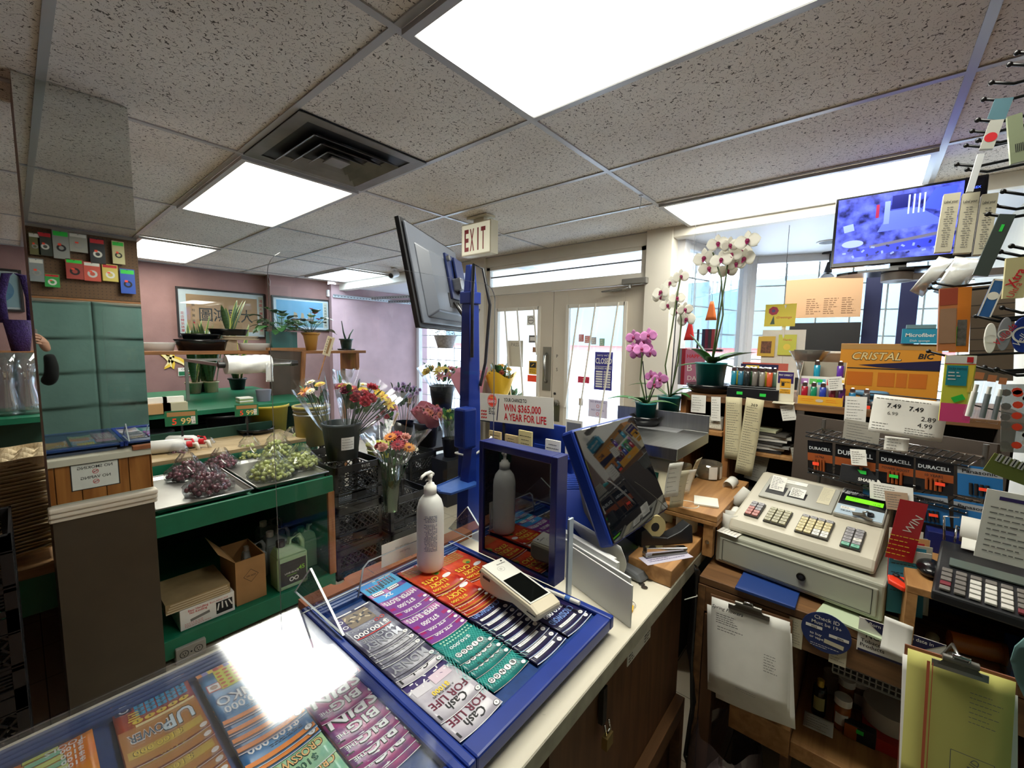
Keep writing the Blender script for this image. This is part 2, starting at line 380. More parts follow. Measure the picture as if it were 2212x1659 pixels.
jx=W(577,640,y=6.2).x
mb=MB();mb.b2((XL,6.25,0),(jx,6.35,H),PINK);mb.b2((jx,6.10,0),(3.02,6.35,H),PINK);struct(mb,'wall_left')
mb=MB();mb.b2((3.02,6.0,0),(4.75,6.12,2.36),PINK_LIT);struct(mb,'wall_bay')
mb=MB();mb.b2((XL-.1,YB-.1,0),(XL,YF+.1,H),PINK);struct(mb,'wall_back')
mb=MB();mb.b2((XL-.1,YB-.1,0),(5.2,YB,H),mat('cream_wall','#cfc8b8',.8,noise=.05));struct(mb,'wall_right')
OFF=mat('off_white_paint','#d9d4c8',.5,noise=.05,nscale=4);XD=3.17
DOORP=mat('door_paint','#c9c0b0',.5,noise=.06,nscale=3)
b=MB()
b.b2((XD-.06,1.14,0),(XD+.06,1.335,H),OFF)
b.b2((XD-.03,1.335,2.30),(XD+.06,3.1,H),OFF)
b.b2((XD-.06,3.02,0),(XD+.06,3.22,H),OFF)
b.b2((XD-.05,YB,2.325),(XD+.03,1.14,H),OFF)
b.b2((XD-.03,3.22,2.28),(XD+.08,6.1,H),OFF)
struct(b,'wall_front',.004)
b=MB()
b.b2((XD-.04,1.335,2.02),(XD+.04,3.02,2.10),OFF);b.b2((XD-.02,1.335,2.27),(XD+.03,3.02,2.30),OFF)
for y in(1.36,3.0):b.b2((XD-.02,y-.025,2.10),(XD+.03,y+.025,2.30),OFF)
b.b2((XD-.005,1.37,2.195),(XD+.006,3.0,2.207),mat('grey_bar','#777a7e',.5))
b.b2((XD,1.36,2.10),(XD+.004,3.0,2.27),GLASS)
struct(b,'window_1')
def door(y0,y1,name,px,closer=False):
 """one leaf of the entrance, glazed, behind diagonal security bars"""
 e=bpy.data.objects.new(name,None);COL.objects.link(e);e.location=(XD,(y0+y1)/2,0);e['kind']='structure'
 w=(y1-y0);b=MB();x=0;st=.155
 g0,g1=-w/2+st,w/2-st;z0,z1=.55,1.87
 b.b2((-.022,-w/2,.01),(.022,g0,2.015),DOORP);b.b2((-.022,g1,.01),(.022,w/2,2.015),DOORP)
 b.b2((-.022,g0,.01),(.022,g1,z0),DOORP);b.b2((-.022,g0,z1),(.022,g1,2.015),DOORP);b.build('leaf',e,.002)
 b=MB()
 for(a0,b0,a1,b1)in((g0-.02,z0-.02,g0+.012,z1+.02),(g1-.012,z0-.02,g1+.02,z1+.02),(g0,z0-.02,g1,z0+.012),(g0,z1-.012,g1,z1+.02)):
  b.b2((-.034,a0,b0),(-.020,a1,b1),OFF)
 b.build('glazing_bead',e,.002)
 b=MB();b.b2((-.003,g0,z0),(.003,g1,z1),GLASS);b.build('pane',e)
 gw=g1-g0
 for k,(t0,t1)in enumerate(((.22,.50),(.52,.80),(.9,1.18))):
  b=MB();ya=g1-gw*t0;yb=g1-gw*min(t1,.99);zb=z0 if t1<1 else z0+(t1-.99)/(t1-t0)*(z1-z0)
  if name=='door_2':ya,yb=g1-gw*t0,max(g0,g1-gw*(t0-.34));yb=min(g1,g1-gw*(t0-.33));ya=g1-gw*t0;zb=z0 if t0-.33>0 else z0+(.33-t0)/.33*(z1-z0)
  b.b2((-.026,ya-.006,z1-.02),(-.016,ya+.006,z1+.02),OFF)if False else None
  b.cyl((-.042,ya,z1+.015),(-.042,yb,zb),.008,OFF,8);b.build('security_bar',e)
 return e,g0,g1
d1=door(2.19,3.02,'door_1',0);d2=door(1.345,2.185,'door_2',0)
b=MB();o=V((-.03,-.35,1.25));
b.b2((-.028,-.405,1.12),(-.022,-.315,1.52),mat('worn_pull_plate','#8b867b',.4,.6));b.build('pull_plate',d1[0])
b=MB();b.tube([(-.03,-.36,1.20),(-.06,-.36,1.22),(-.06,-.36,1.44),(-.03,-.36,1.46)],.012,STEEL);b.build('pull_handle',d1[0])
b=MB();b.cyl((-.02,.36,1.02),(-.05,.36,1.02),.026,STEEL,16);b.cyl((-.05,.36,1.02),(-.09,.36,1.02),.02,STEEL,16,.026);b.build('door_knob',d2[0])
b=MB();b.b2((-.03,.33,.85),(-.024,.39,1.0),STEEL);b.build('lock_plate',d2[0])
for zz in(.92,1.1):b=MB();b.cyl((-.02,.385,zz),(-.028,.385,zz),.012,K,12);b.build('bolt_hole',d2[0])
for t_,zz in(('P',1.44),('U',1.40),('S',1.32),('H',1.28)):
 b=MB(fr((-.0225,.37,zz),(0,-1,0),(0,0,1)));b.text(t_,K,0,0,.03,bold=.01);
 if t_ in 'PS':b.build('push_letter',d2[0])
p=W(1370,607,x=XD-.09);e=empty('door_closer',(XD-.075,p.y,p.z),'grey metal door closer above the right entrance door','door closer')
b=MB();b.box((0,0.0,0),(.05,.2,.045),mat('closer_grey','#85837e',.4,.5));b.build('closer_body',e,.006)
b=MB();b.cyl((0,.04,-.02),(0,.04,-.05),.012,STEEL);b.tube([(0,.04,-.045),(.0,.28,-.06),(.02,.2,-.06),(.03,.12,-.055)],.006,STEEL);b.build('closer_arm',e)
def dirv(a):return V((math.cos(R(a)),math.sin(R(a)),0))
q0=V((3.23,1.12,0));da=dirv(-14);q1=q0+da*1.02;df=dirv(-73);q2=q1+df*2.0
BW=mat('bay_white','#d4d3d6',.5);
b=MB();b.prism([(XD+.0,1.16),(q1.x+.1,q1.y+.05),(q2.x+.2,q2.y),(XD,q2.y)],2.325,2.36,BW)
struct(b,'ceiling_bay')
def winwall(p0,p1,zs,ze,nx,nz,name,post=.07,bars=True,bx=None):
 """a window in a frame with a grid of white security bars before it"""
 e=bpy.data.objects.new(name,None);COL.objects.link(e);e['kind']='structure'
 d=p1-p0;L=d.length;M=fr(p0,d,(0,0,1));b=MB(M)
 b.box((post/2,(zs+ze)/2,0),(post,ze-zs,.07),BW);b.box((L-post/2,(zs+ze)/2,0),(post,ze-zs,.07),BW)
 b.box((L/2,zs+.03,0),(L-2*post,.06,.07),BW);b.box((L/2,ze-.03,0),(L-2*post,.06,.07),BW);b.build('window_frame',e,.003)
 b=MB(M);b.box((L/2,(zs+ze)/2,-.0),(L-2*post,ze-zs-.12,.005),GLASS);b.build('pane',e)
 b=MB(M)
 for i in range(1,nx):x=post+(L-2*post)*i/nx;b.box((x,(zs+ze)/2,.045),(.012,ze-zs-.1,.012),OFF)
 for j in range(0,nz+1):z=zs+.03+(ze-zs-.06)*j/nz;b.box((L/2,z,.052),(L-post,.012,.012),OFF)
 b.build('security_grille',e)
 return e
winwall(q1,q0,.55,2.325,4,8,'window_2');winwall(q2,q1,.55,2.325,8,8,'window_3')
b=MB();b.prism([(q0.x,q0.y),(q1.x,q1.y),(q2.x,q2.y),(q2.x,q2.y-.08),(q1.x+.08,q1.y+.06),(q0.x,q0.y+.08)],0,.55,BW);struct(b,'wall_bay_right')
b=MB();b.cyl((q1.x,q1.y,.5),(q1.x,q1.y,2.33),.05,BW,8);struct(b,'trim_2')
x4=4.55
winwall(V((x4,3.4,0)),V((x4,6.0,0)),.2,2.30,12,10,'window_4')
b=MB();b.b2((XD+.06,3.14,0),(x4+.1,3.3,2.4),OFF);struct(b,'wall_bay_side')
b=MB();b.b2((XD+.0,3.2,2.33),(x4+.1,6.1,2.37),BW);struct(b,'ceiling_bay')
b=MB();b.b2((x4-.03,3.3,0),(x4+.07,6.0,.2),BW);struct(b,'wall_bay_front')
RM=mat('slotted_angle_metal','#b5bbbf',.4,.5)
def rail(p,q,w,name,label):
 d=(q-p);L=d.length;M=fr(p,d,(0,0,1));b=MB(M);b.box((L/2,0,0),(L,w,.004),RM);b.box((L/2,w/2,.015),(L,.003,.03),RM)
 n=int(L/.05)
 for i in range(n):b.box((.03+i*.05,0,.0025),(.022,.008,.0015),K)
 return one(b,name,label,'metal rail','slotted metal rails under the bay ceiling')
rail(V((3.03,5.97,2.19)),V((4.5,5.97,2.19)),.04,'slotted_rail','slotted metal rail fixed along the mauve bay wall')
rail(V((3.6,5.9,2.2)),V((4.1,4.0,2.2)),.04,'slotted_rail','slotted metal rail crossing the bay ceiling toward the window')
rail(V((3.9,5.9,2.17)),V((4.4,4.2,2.17)),.04,'slotted_rail','slotted metal rail nearest the bay window')
b=MB();p=W(1465,555,x=3.6);
for(px,py,lb)in((1790,522,'dark recessed ceiling hole in the front window bay'),):
 p=W(px,py,z=2.325);b=MB();b.lathe([(.075,0),(.075,-.004),(.06,-.005)],BW,(p.x,p.y,2.3245),24);b.cyl((p.x,p.y,2.322),(p.x,p.y,2.3185),.058,K,24);one(b,'recessed_light',lb,'recessed light')
p=W(1795,545,z=2.325);e=empty('spot_light',(p.x,p.y,2.325),'chrome reflector bulb on a black swivel socket in the window bay','spot light')
b=MB();b.cyl((0,0,0),(0,0,-.012),.06,K,20);b.tube([(0,0,-.01),(0,0,-.09)],.008,BLKP);b.build('ceiling_plate',e)
b=MB();b.cyl((0,0,-.08),(-.01,.01,-.17),.02,BLKP,14,.03);b.build('socket',e)
b=MB();b.lathe([(.028,.0),(.05,-.03),(.062,-.06),(.058,-.085),(.035,-.1),(0,-.105)],CHROME,(-.012,.012,-.16),20);b.build('bulb',e)
p=W(852,588,z=H-.05);e=empty('security_camera',(p.x,p.y,H-.007),'white bullet security camera mounted on the ceiling','security camera')
CW=mat('camera_white','#dcdcdc',.4)
b=MB();b.cyl((0,0,0),(0,0,-.015),.035,CW,16);b.cyl((0,0,-.01),(0,0,-.06),.012,CW,10);b.build('mount',e)
b=MB();dd=V((-.75,-.35,-.25)).normalized();b.cyl(V((0,0,-.07))-dd*.06,V((0,0,-.07))+dd*.08,.033,CW,18);b.build('housing',e)
b=MB();b.cyl(V((0,0,-.07))+dd*.08,V((0,0,-.07))+dd*.086,.026,K,18);b.build('lens',e)
p=W(710,634,y=6.09);b=MB();b.box((p.x,6.075,p.z),(.07,.05,.1),CW);one(b,'motion_sensor','small white motion sensor high in the mauve wall corner','motion sensor',bevel=.008)
b=MB();b.b2((XD+1.6,-12,-.14),(16,16,-.08),mat('snowy_pavement','#dfe6ee',.8,noise=.1,nscale=1));struct(b,'ground_outside')
b=MB()
for i in range(40):b.b2((XD+.12,-8+i*.45,2.50),(5.9,-8+i*.45+.435,2.53),mat('soffit_plank','#eef0f6',.5))
struct(b,'ceiling_canopy')
SB=mat('street_slate','#5f7886',.7,noise=.15,nscale=.6);
e=empty('building',(14,2,-.1),'slate blue fronted shop building across the street','building')
b=MB();b.b2((0,-14,0),(3,14,1.4),mat('street_white','#e9eef2',.7));b.build('lower_wall',e)
b=MB();b.b2((-.1,-14,1.4),(3,14,1.6),mat('street_red','#b8625c',.7));b.build('red_band',e)
b=MB();b.b2((-.2,-14,1.6),(3,14,3.6),SB);b.build('upper_wall',e)
for i,(y,w,c)in enumerate(((-5.5,1.3,'#cfe0ea'),(-2.6,1.6,'#c9d8de'),(.6,1.2,'#e3a7a0'),(3.4,1.5,'#c2e3e4'),(7.0,2.2,'#d9b3b6'),(9.8,1.4,'#b7e0e2'))):
 b=MB();b.b2((-.06,y-w/2,.3),(0,y+w/2,1.3),mat('shop_window_%d'%i,c,.4));b.build('shop_window',e)
def dsign(c4,name,label,m,dr=None,grp=None,cat='sign'):
 P4=[W(*q,x=XD-.045)for q in c4];w,h=P4[0].y-P4[1].y,P4[0].z-P4[3].z;c=sum(P4,V())/4
 b=MB(fr((XD-.0055,c.y,c.z),(0,-1,0),(0,0,1)));b.box((0,0,0),(w,h,.002),m);(dr(b,w,h)if dr else None);one(b,name,label,cat,grp)
SN=mat('sign_violet','#35318a',.5);q4=lambda x0,y0,x1,y1:((x0,y0),(x1,y0),(x1,y1),(x0,y1))
def closed(b,w,h):
 b.text("sorry we're",WH,0,h*.42,h*.06,z=.0015,lim=w*.9);b.text('CLOSED',WH,0,h*.27,h*.15,w=w*.9,z=.0015,bold=.05);b.rect(0,h*.12,w*.92,h*.012,WH,.0015);b.text('BUSINESS HOURS',WH,0,h*.07,h*.05,z=.0015,lim=w*.9,bold=.03)
 for k in range(7):b.rect(-w*.22,-h*(.02+.065*k),w*.38,h*.042,WH,.0015);b.rect(w*.22,-h*(.02+.065*k),w*.38,h*.042,WH,.0015);b.lines(w*.06,w*.38,-h*(.035+.065*k),-h*(.005+.065*k),1,SN,.004,.002,k)
dsign(q4(1279,761,1318,843),'closed_sign',"violet sorry we're CLOSED business hours sign on the right door glass",SN,closed)
def nsm(b,w,h):b.text('NO SMOKING',SN,0,h*.38,h*.11,z=.0015,lim=w*.8);b.ring(0,h*.14,h*.07,h*.09,RED,.0015);b.text('NO VAPING',SN,0,-h*.08,h*.11,z=.0015,lim=w*.8);b.ring(0,-h*.3,h*.07,h*.09,RED,.0015)
dsign(q4(1266,865,1307,903),'no_smoking_sign','pale NO SMOKING NO VAPING sticker low on the right door glass',mat('sign_pale_lilac','#d9d3ea',.6),nsm)
dsign(q4(1243,814,1268,828),'door_sticker','red rectangular sticker on the right door glass',mat('sticker_crimson','#c2304a',.5),lambda b,w,h:b.text('2',WH,0,0,h*.5,z=.0015))
dsign(q4(1245,861,1254,877),'door_sticker','tiny tan sticker below the crimson one on the right door glass',mat('sticker_tan','#a08f78',.6))
for k,(a,c)in enumerate(((1245,'#cf7a7a'),(1258,'#d98f8a'),(1272,'#b8b2b2'),(1290,'#8fb6a0'))):dsign(q4(a,722+3*k,a+11,738+3*k),'window_poster',('rose','salmon','grey','mint')[k]+' small poster in the upper right door glass',mat('poster_%d'%k,c,.6),lambda b,w,h:b.lines(-w*.4,w*.4,-h*.4,h*.4,3,WH,.006,.0015,3),None,'poster')
dsign(q4(1090,736,1124,792),'door_notice','cream PASS notice taped on the left door glass',mat('notice_cream','#c9c2ae',.7),lambda b,w,h:b.text('PASS',INK,0,h*.35,h*.14,z=.0015))
dsign(q4(1133,681,1150,702),'door_sticker','white no smoking symbol sticker high on the left door glass',WH,lambda b,w,h:(b.rect(0,0,w*.6,h*.06,K,.0015),b.ring(0,0,w*.32,w*.38,INK,.0015)))
dsign(q4(1137,724,1154,740),'door_sticker','dark grey square sticker on the left door glass',INK,lambda b,w,h:b.rect(0,0,w*.7,h*.5,WH,.0015));dsign(q4(1145,750,1154,761),'door_sticker','small brown sticker on the left door glass',mat('sticker_brown','#9a6a4a',.6))
dsign(q4(1137,780,1154,809),'door_sticker','yellow and black caution sticker on the left door glass',mat('sticker_amber','#d8a82c',.5),lambda b,w,h:(b.rect(0,h*.2,w*.8,h*.4,K,.0015),b.rect(0,h*.2,w*.4,h*.06,MATS['sticker_amber'],.002,.6),b.lines(-w*.4,w*.4,-h*.4,-h*.1,2,K,.005,.0015,2)))
dsign(q4(1134,811,1154,825),'door_sticker','orange red price sticker below the caution sticker',ORG)
# ================= column with the mirror =================
e=empty('column',(.19,2.32,0),'square column with a tall mirror above and plain brown panel below','column')
BRN=mat('brown_panel','#3f372a',.45,noise=.12,nscale=9)
b=MB();b.b2((-.14,-.15,0),(.14,.16,.885),BRN);b.build('lower_panel',e)
b=MB();b.b2((-.14,-.135,.885),(.14,.16,H-.002),mat('column_side','#8d7b70',.7));b.build('shaft',e)
b=MB();TRM=mat('cream_moulding','#d9d0bd',.4)
for y0,z0,z1 in((-.178,.925,.945),(-.170,.905,.927),(-.158,.886,.906)):b.b2((-.15,y0,z0),(.15,-.13,z1),TRM)
b.build('moulding',e,.006)
mm=mat('mirror_silver','#dfe3df',.015,1,spec=1);MS=mm;b=MB();b.b2((-.14,-.152,.945),(.14,-.136,H-.003),MS);b.build('mirror',e)
# ================= stepped green produce stand =================
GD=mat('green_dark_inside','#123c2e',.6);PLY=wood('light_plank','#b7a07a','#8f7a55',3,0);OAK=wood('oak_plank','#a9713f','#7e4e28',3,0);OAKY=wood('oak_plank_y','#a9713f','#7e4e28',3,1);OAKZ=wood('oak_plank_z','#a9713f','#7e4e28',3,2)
e=empty('produce_stand',(.76,2.8,0),'green painted produce stand with stepped shelves beside the mirror column','display stand')
def part(b,n,p,bev=0):
 for i in range(len(b.v)):b.v[i]=b.v[i]-p.location
 return b.build(n,p,bev)
b=MB();b.b2((.335,2.42,.635),(1.20,2.44,.735),GREENP);b.b2((.335,2.44,.68),(1.20,3.62,.71),GREENP);part(b,'main_shelf',e,.003)
b=MB();b.b2((.335,2.42,.03),(1.20,2.44,.125),GREENP);b.b2((.335,2.44,.09),(1.20,3.6,.115),GREENP);part(b,'bottom_shelf',e,.003)
b=MB();b.b2((1.17,2.44,.115),(1.20,3.6,.68),GREENP);part(b,'side_panel',e)
b=MB();b.b2((1.165,2.418,.12),(1.205,2.438,.64),OAKZ);part(b,'edge_strip',e,.002)
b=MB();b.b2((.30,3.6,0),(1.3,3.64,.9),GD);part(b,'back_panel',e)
b=MB();b.b2((.33,3.14,.80),(1.36,3.62,.825),PLY);b.b2((.33,3.14,.71),(1.36,3.16,.80),GREENP);part(b,'plank_step',e,.002)
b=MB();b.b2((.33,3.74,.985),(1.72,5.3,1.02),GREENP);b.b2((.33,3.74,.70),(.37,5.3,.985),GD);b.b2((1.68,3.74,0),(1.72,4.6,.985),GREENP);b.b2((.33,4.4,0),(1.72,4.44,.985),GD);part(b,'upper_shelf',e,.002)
e=empty('wall_shelf',(1.7,4.6,0),'long wooden wall shelf under the framed pictures carrying planters','shelf')
zs=1.44;b=MB();b.b2((-.5,4.42,zs-.03),(2.62,4.78,zs),OAK);part(b,'shelf_board',e,.003)
b=MB();b.b2((2.50,4.43,zs-.22),(2.54,4.75,zs-.03),OAKZ);part(b,'bracket',e,.002);b=MB();b.b2((2.50,4.75,0),(2.54,4.79,zs-.03),OAKZ);part(b,'post',e)
b=MB();b.b2((-.4,4.7,0),(-.36,4.78,zs-.03),OAKZ);part(b,'post',e)
p0=W(583,757,y=4.3);p1=W(655,760,y=4.3);p2=W(637,955,y=4.3);p3=W(590,955,y=4.3)
e=empty('partition_panel',(p3.x,4.3,0),'brown board partition with orange wooden edge beside the bag roll','partition')
b=MB();o_=V((0,.03,0));b.hexa([(p3.x,4.3,0),(p2.x,4.3,0),(p2.x,4.33,0),(p3.x,4.33,0)],[(p0.x,4.3,p0.z),(p1.x,4.3,p1.z),(p1.x,4.33,p1.z),(p0.x,4.33,p0.z)],mat('brown_board','#4a3b31',.6,noise=.2));part(b,'board',e)
b=MB();b.hexa([(p2.x-.02,4.28,0),(p2.x+.02,4.28,0),(p2.x+.02,4.34,0),(p2.x-.02,4.34,0)],[(p1.x-.02,4.28,p1.z),(p1.x+.02,4.28,p1.z),(p1.x+.02,4.34,p1.z),(p1.x-.02,4.34,p1.z)],OAKZ);b.b2((p0.x-.02,4.28,p0.z),(p1.x+.02,4.34,p0.z+.025),OAK);part(b,'edge_trim',e)
pa=W(478,790,y=3.45);pb=W(636,780,y=3.45)
e=empty('bag_roll_rack',pa,'steel bar and bracket holding the roll of plastic bags','roll holder');e.location=(pa.x,3.45,pa.z)
L=pb.x-pa.x;zc=W(535,787,y=3.45).z-pa.z
b=MB();b.cyl((0,0,zc),(L,0,zc),.014,CHROME,14);b.cyl((-.02,0,zc),(.02,0,zc),.022,BLKP,14);b.cyl((L-.03,0,zc),(L+.02,0,zc),.022,BLKP,14);b.build('bar',e)
b=MB();b.b2((L-.005,-.01,zc-.02),(L+.02,.85,zc+.02),STEEL);b.b2((-.012,-.01,zc-.015),(.0,.02,zc+.015),STEEL);b.b2((-.012,.02,zc-.012),(0,.92,zc+.012),STEEL);b.b2((-.012,.92,1.022-pa.z),(.01,.94,zc+.012),STEEL);b.b2((0,.9,zc-.01),(L+.01,.92,zc+.01),STEEL);b.build('bracket',e)
x0=W(487,787,y=3.45).x;x1=W(583,787,y=3.45).x;zc+=pa.z
e=empty('plastic_bag_roll',((x0+x1)/2,3.45,zc),'thick white roll of thin plastic produce bags','bag roll')
BAG=mat('milky_plastic_film','#dfe0dc',.3,bump=.25,bscale=20);hl=(x1-x0)/2
b=MB();
def rollp(u,v):a=u*2*pi;r=.066+.003*math.sin(a*5+v*9)+.002*math.sin(v*30);return((v-.5)*2*hl,r*math.cos(a),r*math.sin(a))
b.grid(rollp,36,14,BAG);
for s_ in(-1,1):b.ring(0,0,.02,.066,BAG,0)if False else b.cyl((s_*hl,0,0),(s_*(hl-.002),0,0),.066,BAG,24)
b.build('roll',e)
b=MB();b.grid(lambda u,v:(hl*(.62+.36*u),-.066-.004*math.sin(u*9+v*4),.01-.14*v),6,8,mat('film_tail','#cfd0cd',.3,alpha=.7),.0004);b.build('loose_bag',e)
def framed(M,w,h,fm,label,draw,name='framed_picture',fw=.02):
 e=bpy.data.objects.new(name,None);COL.objects.link(e);e.matrix_world=M;tag(e,label,'picture')
 b=MB()
 for sx in(-1,1):b.box((sx*(w/2-fw/2),0,.012),(fw,h,.024),fm)
 for sy in(-1,1):b.box((0,sy*(h/2-fw/2),.012),(w-2*fw,fw,.024),fm)
 b.build('frame',e,.002)
 b=MB();b.box((0,0,.004),(w-2*fw,h-2*fw,.006),WH);draw(b);b.build('artwork',e)
 b=MB();b.box((0,0,.016),(w-2*fw,h-2*fw,.001),GLASS);b.build('glass',e)
TAN=mat('tan_silk','#c39467',.7,noise=.08);DKB=mat('dark_frame','#1d1a1c',.35)
def fm(a,b_,c,d,y):
 A,B,C_,D=[W(*q,y=y)for q in(a,b_,c,d)];ctr=(A+B+C_+D)/4
 return fr((ctr.x,y,ctr.z),(1,0,0),(0,0,1)),(B.x+C_.x-A.x-D.x)/2,(A.z+B.z-C_.z-D.z)/2
M,w,h=fm((378,613),(571,640),(575,742),(383,715),6.245)
def art(b):
 z=.0075;b.box((0.0,0,.0072),(w*.80,h*.74,.0006),TAN)
 for i,ch in enumerate('圖鴻展大'):b.text(ch,K,-w*.2+i*w*.155,-h*.03,.13,z=.0078,bold=.02,w=.135)
 for j,ch in enumerate('鵬程萬里'):b.text(ch,K,-w*.33,h*.16-j*h*.11,.025,z=.0078)
 for j,ch in enumerate('花店開張誌慶'):b.text(ch,RED,-w*.445,-h*.02-j*h*.07,.026,z=.0078,bold=.02)
 b.box((w*.445,0,.0074),(w*.055,h*.84,.0005),mat('scroll_band','#d9cdb0',.6))
 for j,ch in enumerate('鴻圖大展吉祥如意'):b.text(ch,RED,w*.445,h*.33-j*h*.092,.032,z=.0079,bold=.02)
 b.rect(-w*.33,-h*.2,.02,.02,RED,.0078)
framed(M,w,h,DKB,'wide framed Chinese calligraphy on tan silk with black characters',art)
M,w,h=fm((587,636),(711,650),(712,716),(586,712),6.098)
def art2(b):
 b.box((-.02,0,.0072),(w*.80,h*.78,.0006),mat('painted_sky','#7fb7cf',.6,noise=.15,nscale=3))
 b.box((-.02,-h*.27,.0078),(w*.80,h*.2,.0006),mat('painted_sea','#7fa9a8',.6,noise=.2))
 SAIL=mat('painted_sail','#c9a77e',.7)
 for x,s_ in((-.12,1),(-.02,.8),(.08,1.1)):
  b.poly([(x,-h*.12),(x+.06*s_,-h*.12),(x+.05*s_,h*.02),(x+.01,h*.06*s_)],SAIL,.009)
  b.poly([(x-.02,-h*.2),(x+.07,-h*.2),(x+.085,-h*.14),(x-.035,-h*.14)],mat('painted_hull','#7a5b44',.7),.009)
 b.box((w*.42,0,.0074),(w*.07,h*.8,.0005),mat('scroll_band','#d9cdb0',.6))
 for j,ch in enumerate('一帆風順生意興隆'):b.text(ch,K,w*.42,h*.32-j*h*.09,.025,z=.0079)
framed(M,w,h,DKB,'framed blue seascape with sailing junks above the shelf corner',art2)
M,w,h=fm((-40,575),(47,585),(53,676),(-40,668),6.245)
def art3(b):
 b.box((0,0,.0072),(w*.86,h*.8,.0006),mat('pale_teal_mat','#a9c3c4',.6));b.disc(-.05,0,h*.3,mat('blue_round_print','#6d98b4',.6),.0082,28)
framed(M,w,h,DKB,'black framed round blue print seen beyond the mirror column edge',art3)
YEL=mat('banana_yellow','#e0bb3e',.5);YELP=mat('pale_banana','#e8d9a0',.6)
def banana(px,py,s_,rot,lb):
 p=W(px,py,y=6.24);M=fr((p.x,6.24,p.z),(1,0,0),(0,0,1))@Matrix.Rotation(rot,4,'Z');b=MB(M)
 pts=[(-.05,.16),(-.02,.17),(.02,.1),(.055,0),(.05,-.1),(0,-.17),(-.01,-.15),(.0,-.08),(-.02,0),(-.05,.09)]
 b.prism([(x*s_,y*s_)for x,y in pts],0,.004,YEL);b.prism([(x*s_*.5-.012*s_,y*s_*.8)for x,y in pts],.004,.0045,YELP)
 one(b,'banana_cutout',lb,'wall decoration','banana cutouts on the wall')
banana(367,778,.7,-.5,'yellow banana cutout at the left end under the wooden shelf');banana(362,775,.8,.4,'pale banana cutout on the wall just under the shelf')
banana(384,779,.8,.9,'slanting banana cutout nearest the snake plants')
p=W(404,803,y=6.24);M=fr((p.x,6.24,p.z),(1,0,0),(0,0,1));b=card(M,.17,.10,WH);b.rect(0,-.02,.16,.05,mat('sign_green','#1f6b45'));b.text('CANADA',K,.01,.03,.022,bold=.02);b.text('99¢',ORG,.03,-.02,.035,bold=.03);one(b,'price_card','small CANADA 99 cent card on the mauve wall','price card')
# ================= tableware of plants =================
LEAF=mat('leaf_green','#3f7a3a',.4,noise=.25,nscale=14);LEAFD=mat('leaf_dark','#26492c',.4,noise=.25,nscale=14);LEAFL=mat('leaf_light','#7fa55a',.45,noise=.2,nscale=14)
LEAFY=mat('leaf_yellow_edge','#c3c65c',.45);SNK=mat('snake_leaf','#4c6b43',.45,noise=.4,nscale=25,stretch=(1,1,5));SOIL=mat('potting_soil','#2e251c',.9,bump=.4)
def blade(b,base,d,L,w,m,bend=.3,edge=None,n=8,fold=.15,nrm=None):
 """one leaf from its base along d, bending down"""
 base=V(base);d=V(d).normalized();side=d.cross(nrm or V((0,0,1)));side=side.normalized()if side.length>.05 else V((1,0,0));up=side.cross(d).normalized()
 def P(u,v):
  t=v;wd=w*math.sin(pi*min(1,.08+t*.92))**.7*(1 if t<.98 else.1);x=(u-.5)*wd
  c=base+d*L*t+V((0,0,-1))*(bend*L*t*t)+side*x+up*abs(u-.5)*wd*fold
  return c
 b.grid(P,4,n,m,.0006)
 if edge:
  b.grid(lambda u,v:P(u*.12,v)+up*.0006,1,n,edge);b.grid(lambda u,v:P(.88+u*.12,v)+up*.0006,1,n,edge)
def snake(name,loc,label,nl,hgt,pot,seed,spread=.35,group=None,wd=.05):
 r=random.Random(seed);e=empty(name,loc,label,'plant',group=group)
 b=MB();pot(b);b.build('pot',e)
 z0=max(v.z for v in b.v)-.02
 for i in range(nl):
  a=r.uniform(0,2*pi);q=r.uniform(.01,.05);b=MB()
  d=V((math.cos(a)*spread*r.uniform(.3,1),math.sin(a)*spread*r.uniform(.3,1),1));blade(b,(q*math.cos(a),q*math.sin(a),z0),d,hgt*r.uniform(.6,1),wd,SNK,0,LEAFY,10,.3)
  b.build('leaf',e)
 return e
def lay(zs):return None
POTC=mat('pale_ceramic','#b9a88a',.35,noise=.2,nscale=12);BLKG=mat('glossy_black_plastic','#0f1013',.2)
def potfn(r0,r1,h,m,lip=.008):return lambda b:(b.lathe([(r0,0),(r1,h),(r1+lip,h),(r1+lip,h-.015)],m,n=24),b.cyl((0,0,h-.03),(0,0,h-.02),r1*.94,SOIL,20))
zu=1.021;yu=4.95
p=W(421,862,y=yu);snake('snake_plant',(p.x,yu,zu),'tall striped snake plant in a pale round pot under the shelf',9,.72,potfn(.05,.065,.11,POTC),3,.3)
p=W(458,866,y=yu);snake('snake_plant',(p.x,yu-.0,zu),'striped snake plant in a cream pot beside its taller twin',8,.62,potfn(.055,.06,.11,mat('cream_ceramic','#d2c39a',.35,noise=.2)),5,.35)
p=W(515,866,y=yu+.1);snake('snake_plant',(p.x,yu+.1,zu),'dark broad snake plant behind the hanging bag roll',9,.62,potfn(.06,.08,.12,BLKP),8,.3,wd=.07)
zs1=zs;yf=4.6
def planter(px,w,hh,label,m,z=zs1,yy=yf,name='planter',grp=None):
 p=W(px,750,y=yy);b=MB();b.lathe([(w*.42,0),(w*.47,hh*.8),(w*.5,hh),(w*.46,hh),(w*.44,hh*.85),(w*.4,.01)],m,(p.x,yy,z),30,T=Matrix.Diagonal((1,.55,1)));return one(b,name,label,'planter',grp)
planter(437,.42,.10,'large oval black planter at the bottom of the shelf stack',BLKG)
planter(437,.32,.05,'small oval black tray stacked on the large black planter',BLKG,z=zs1+.101)
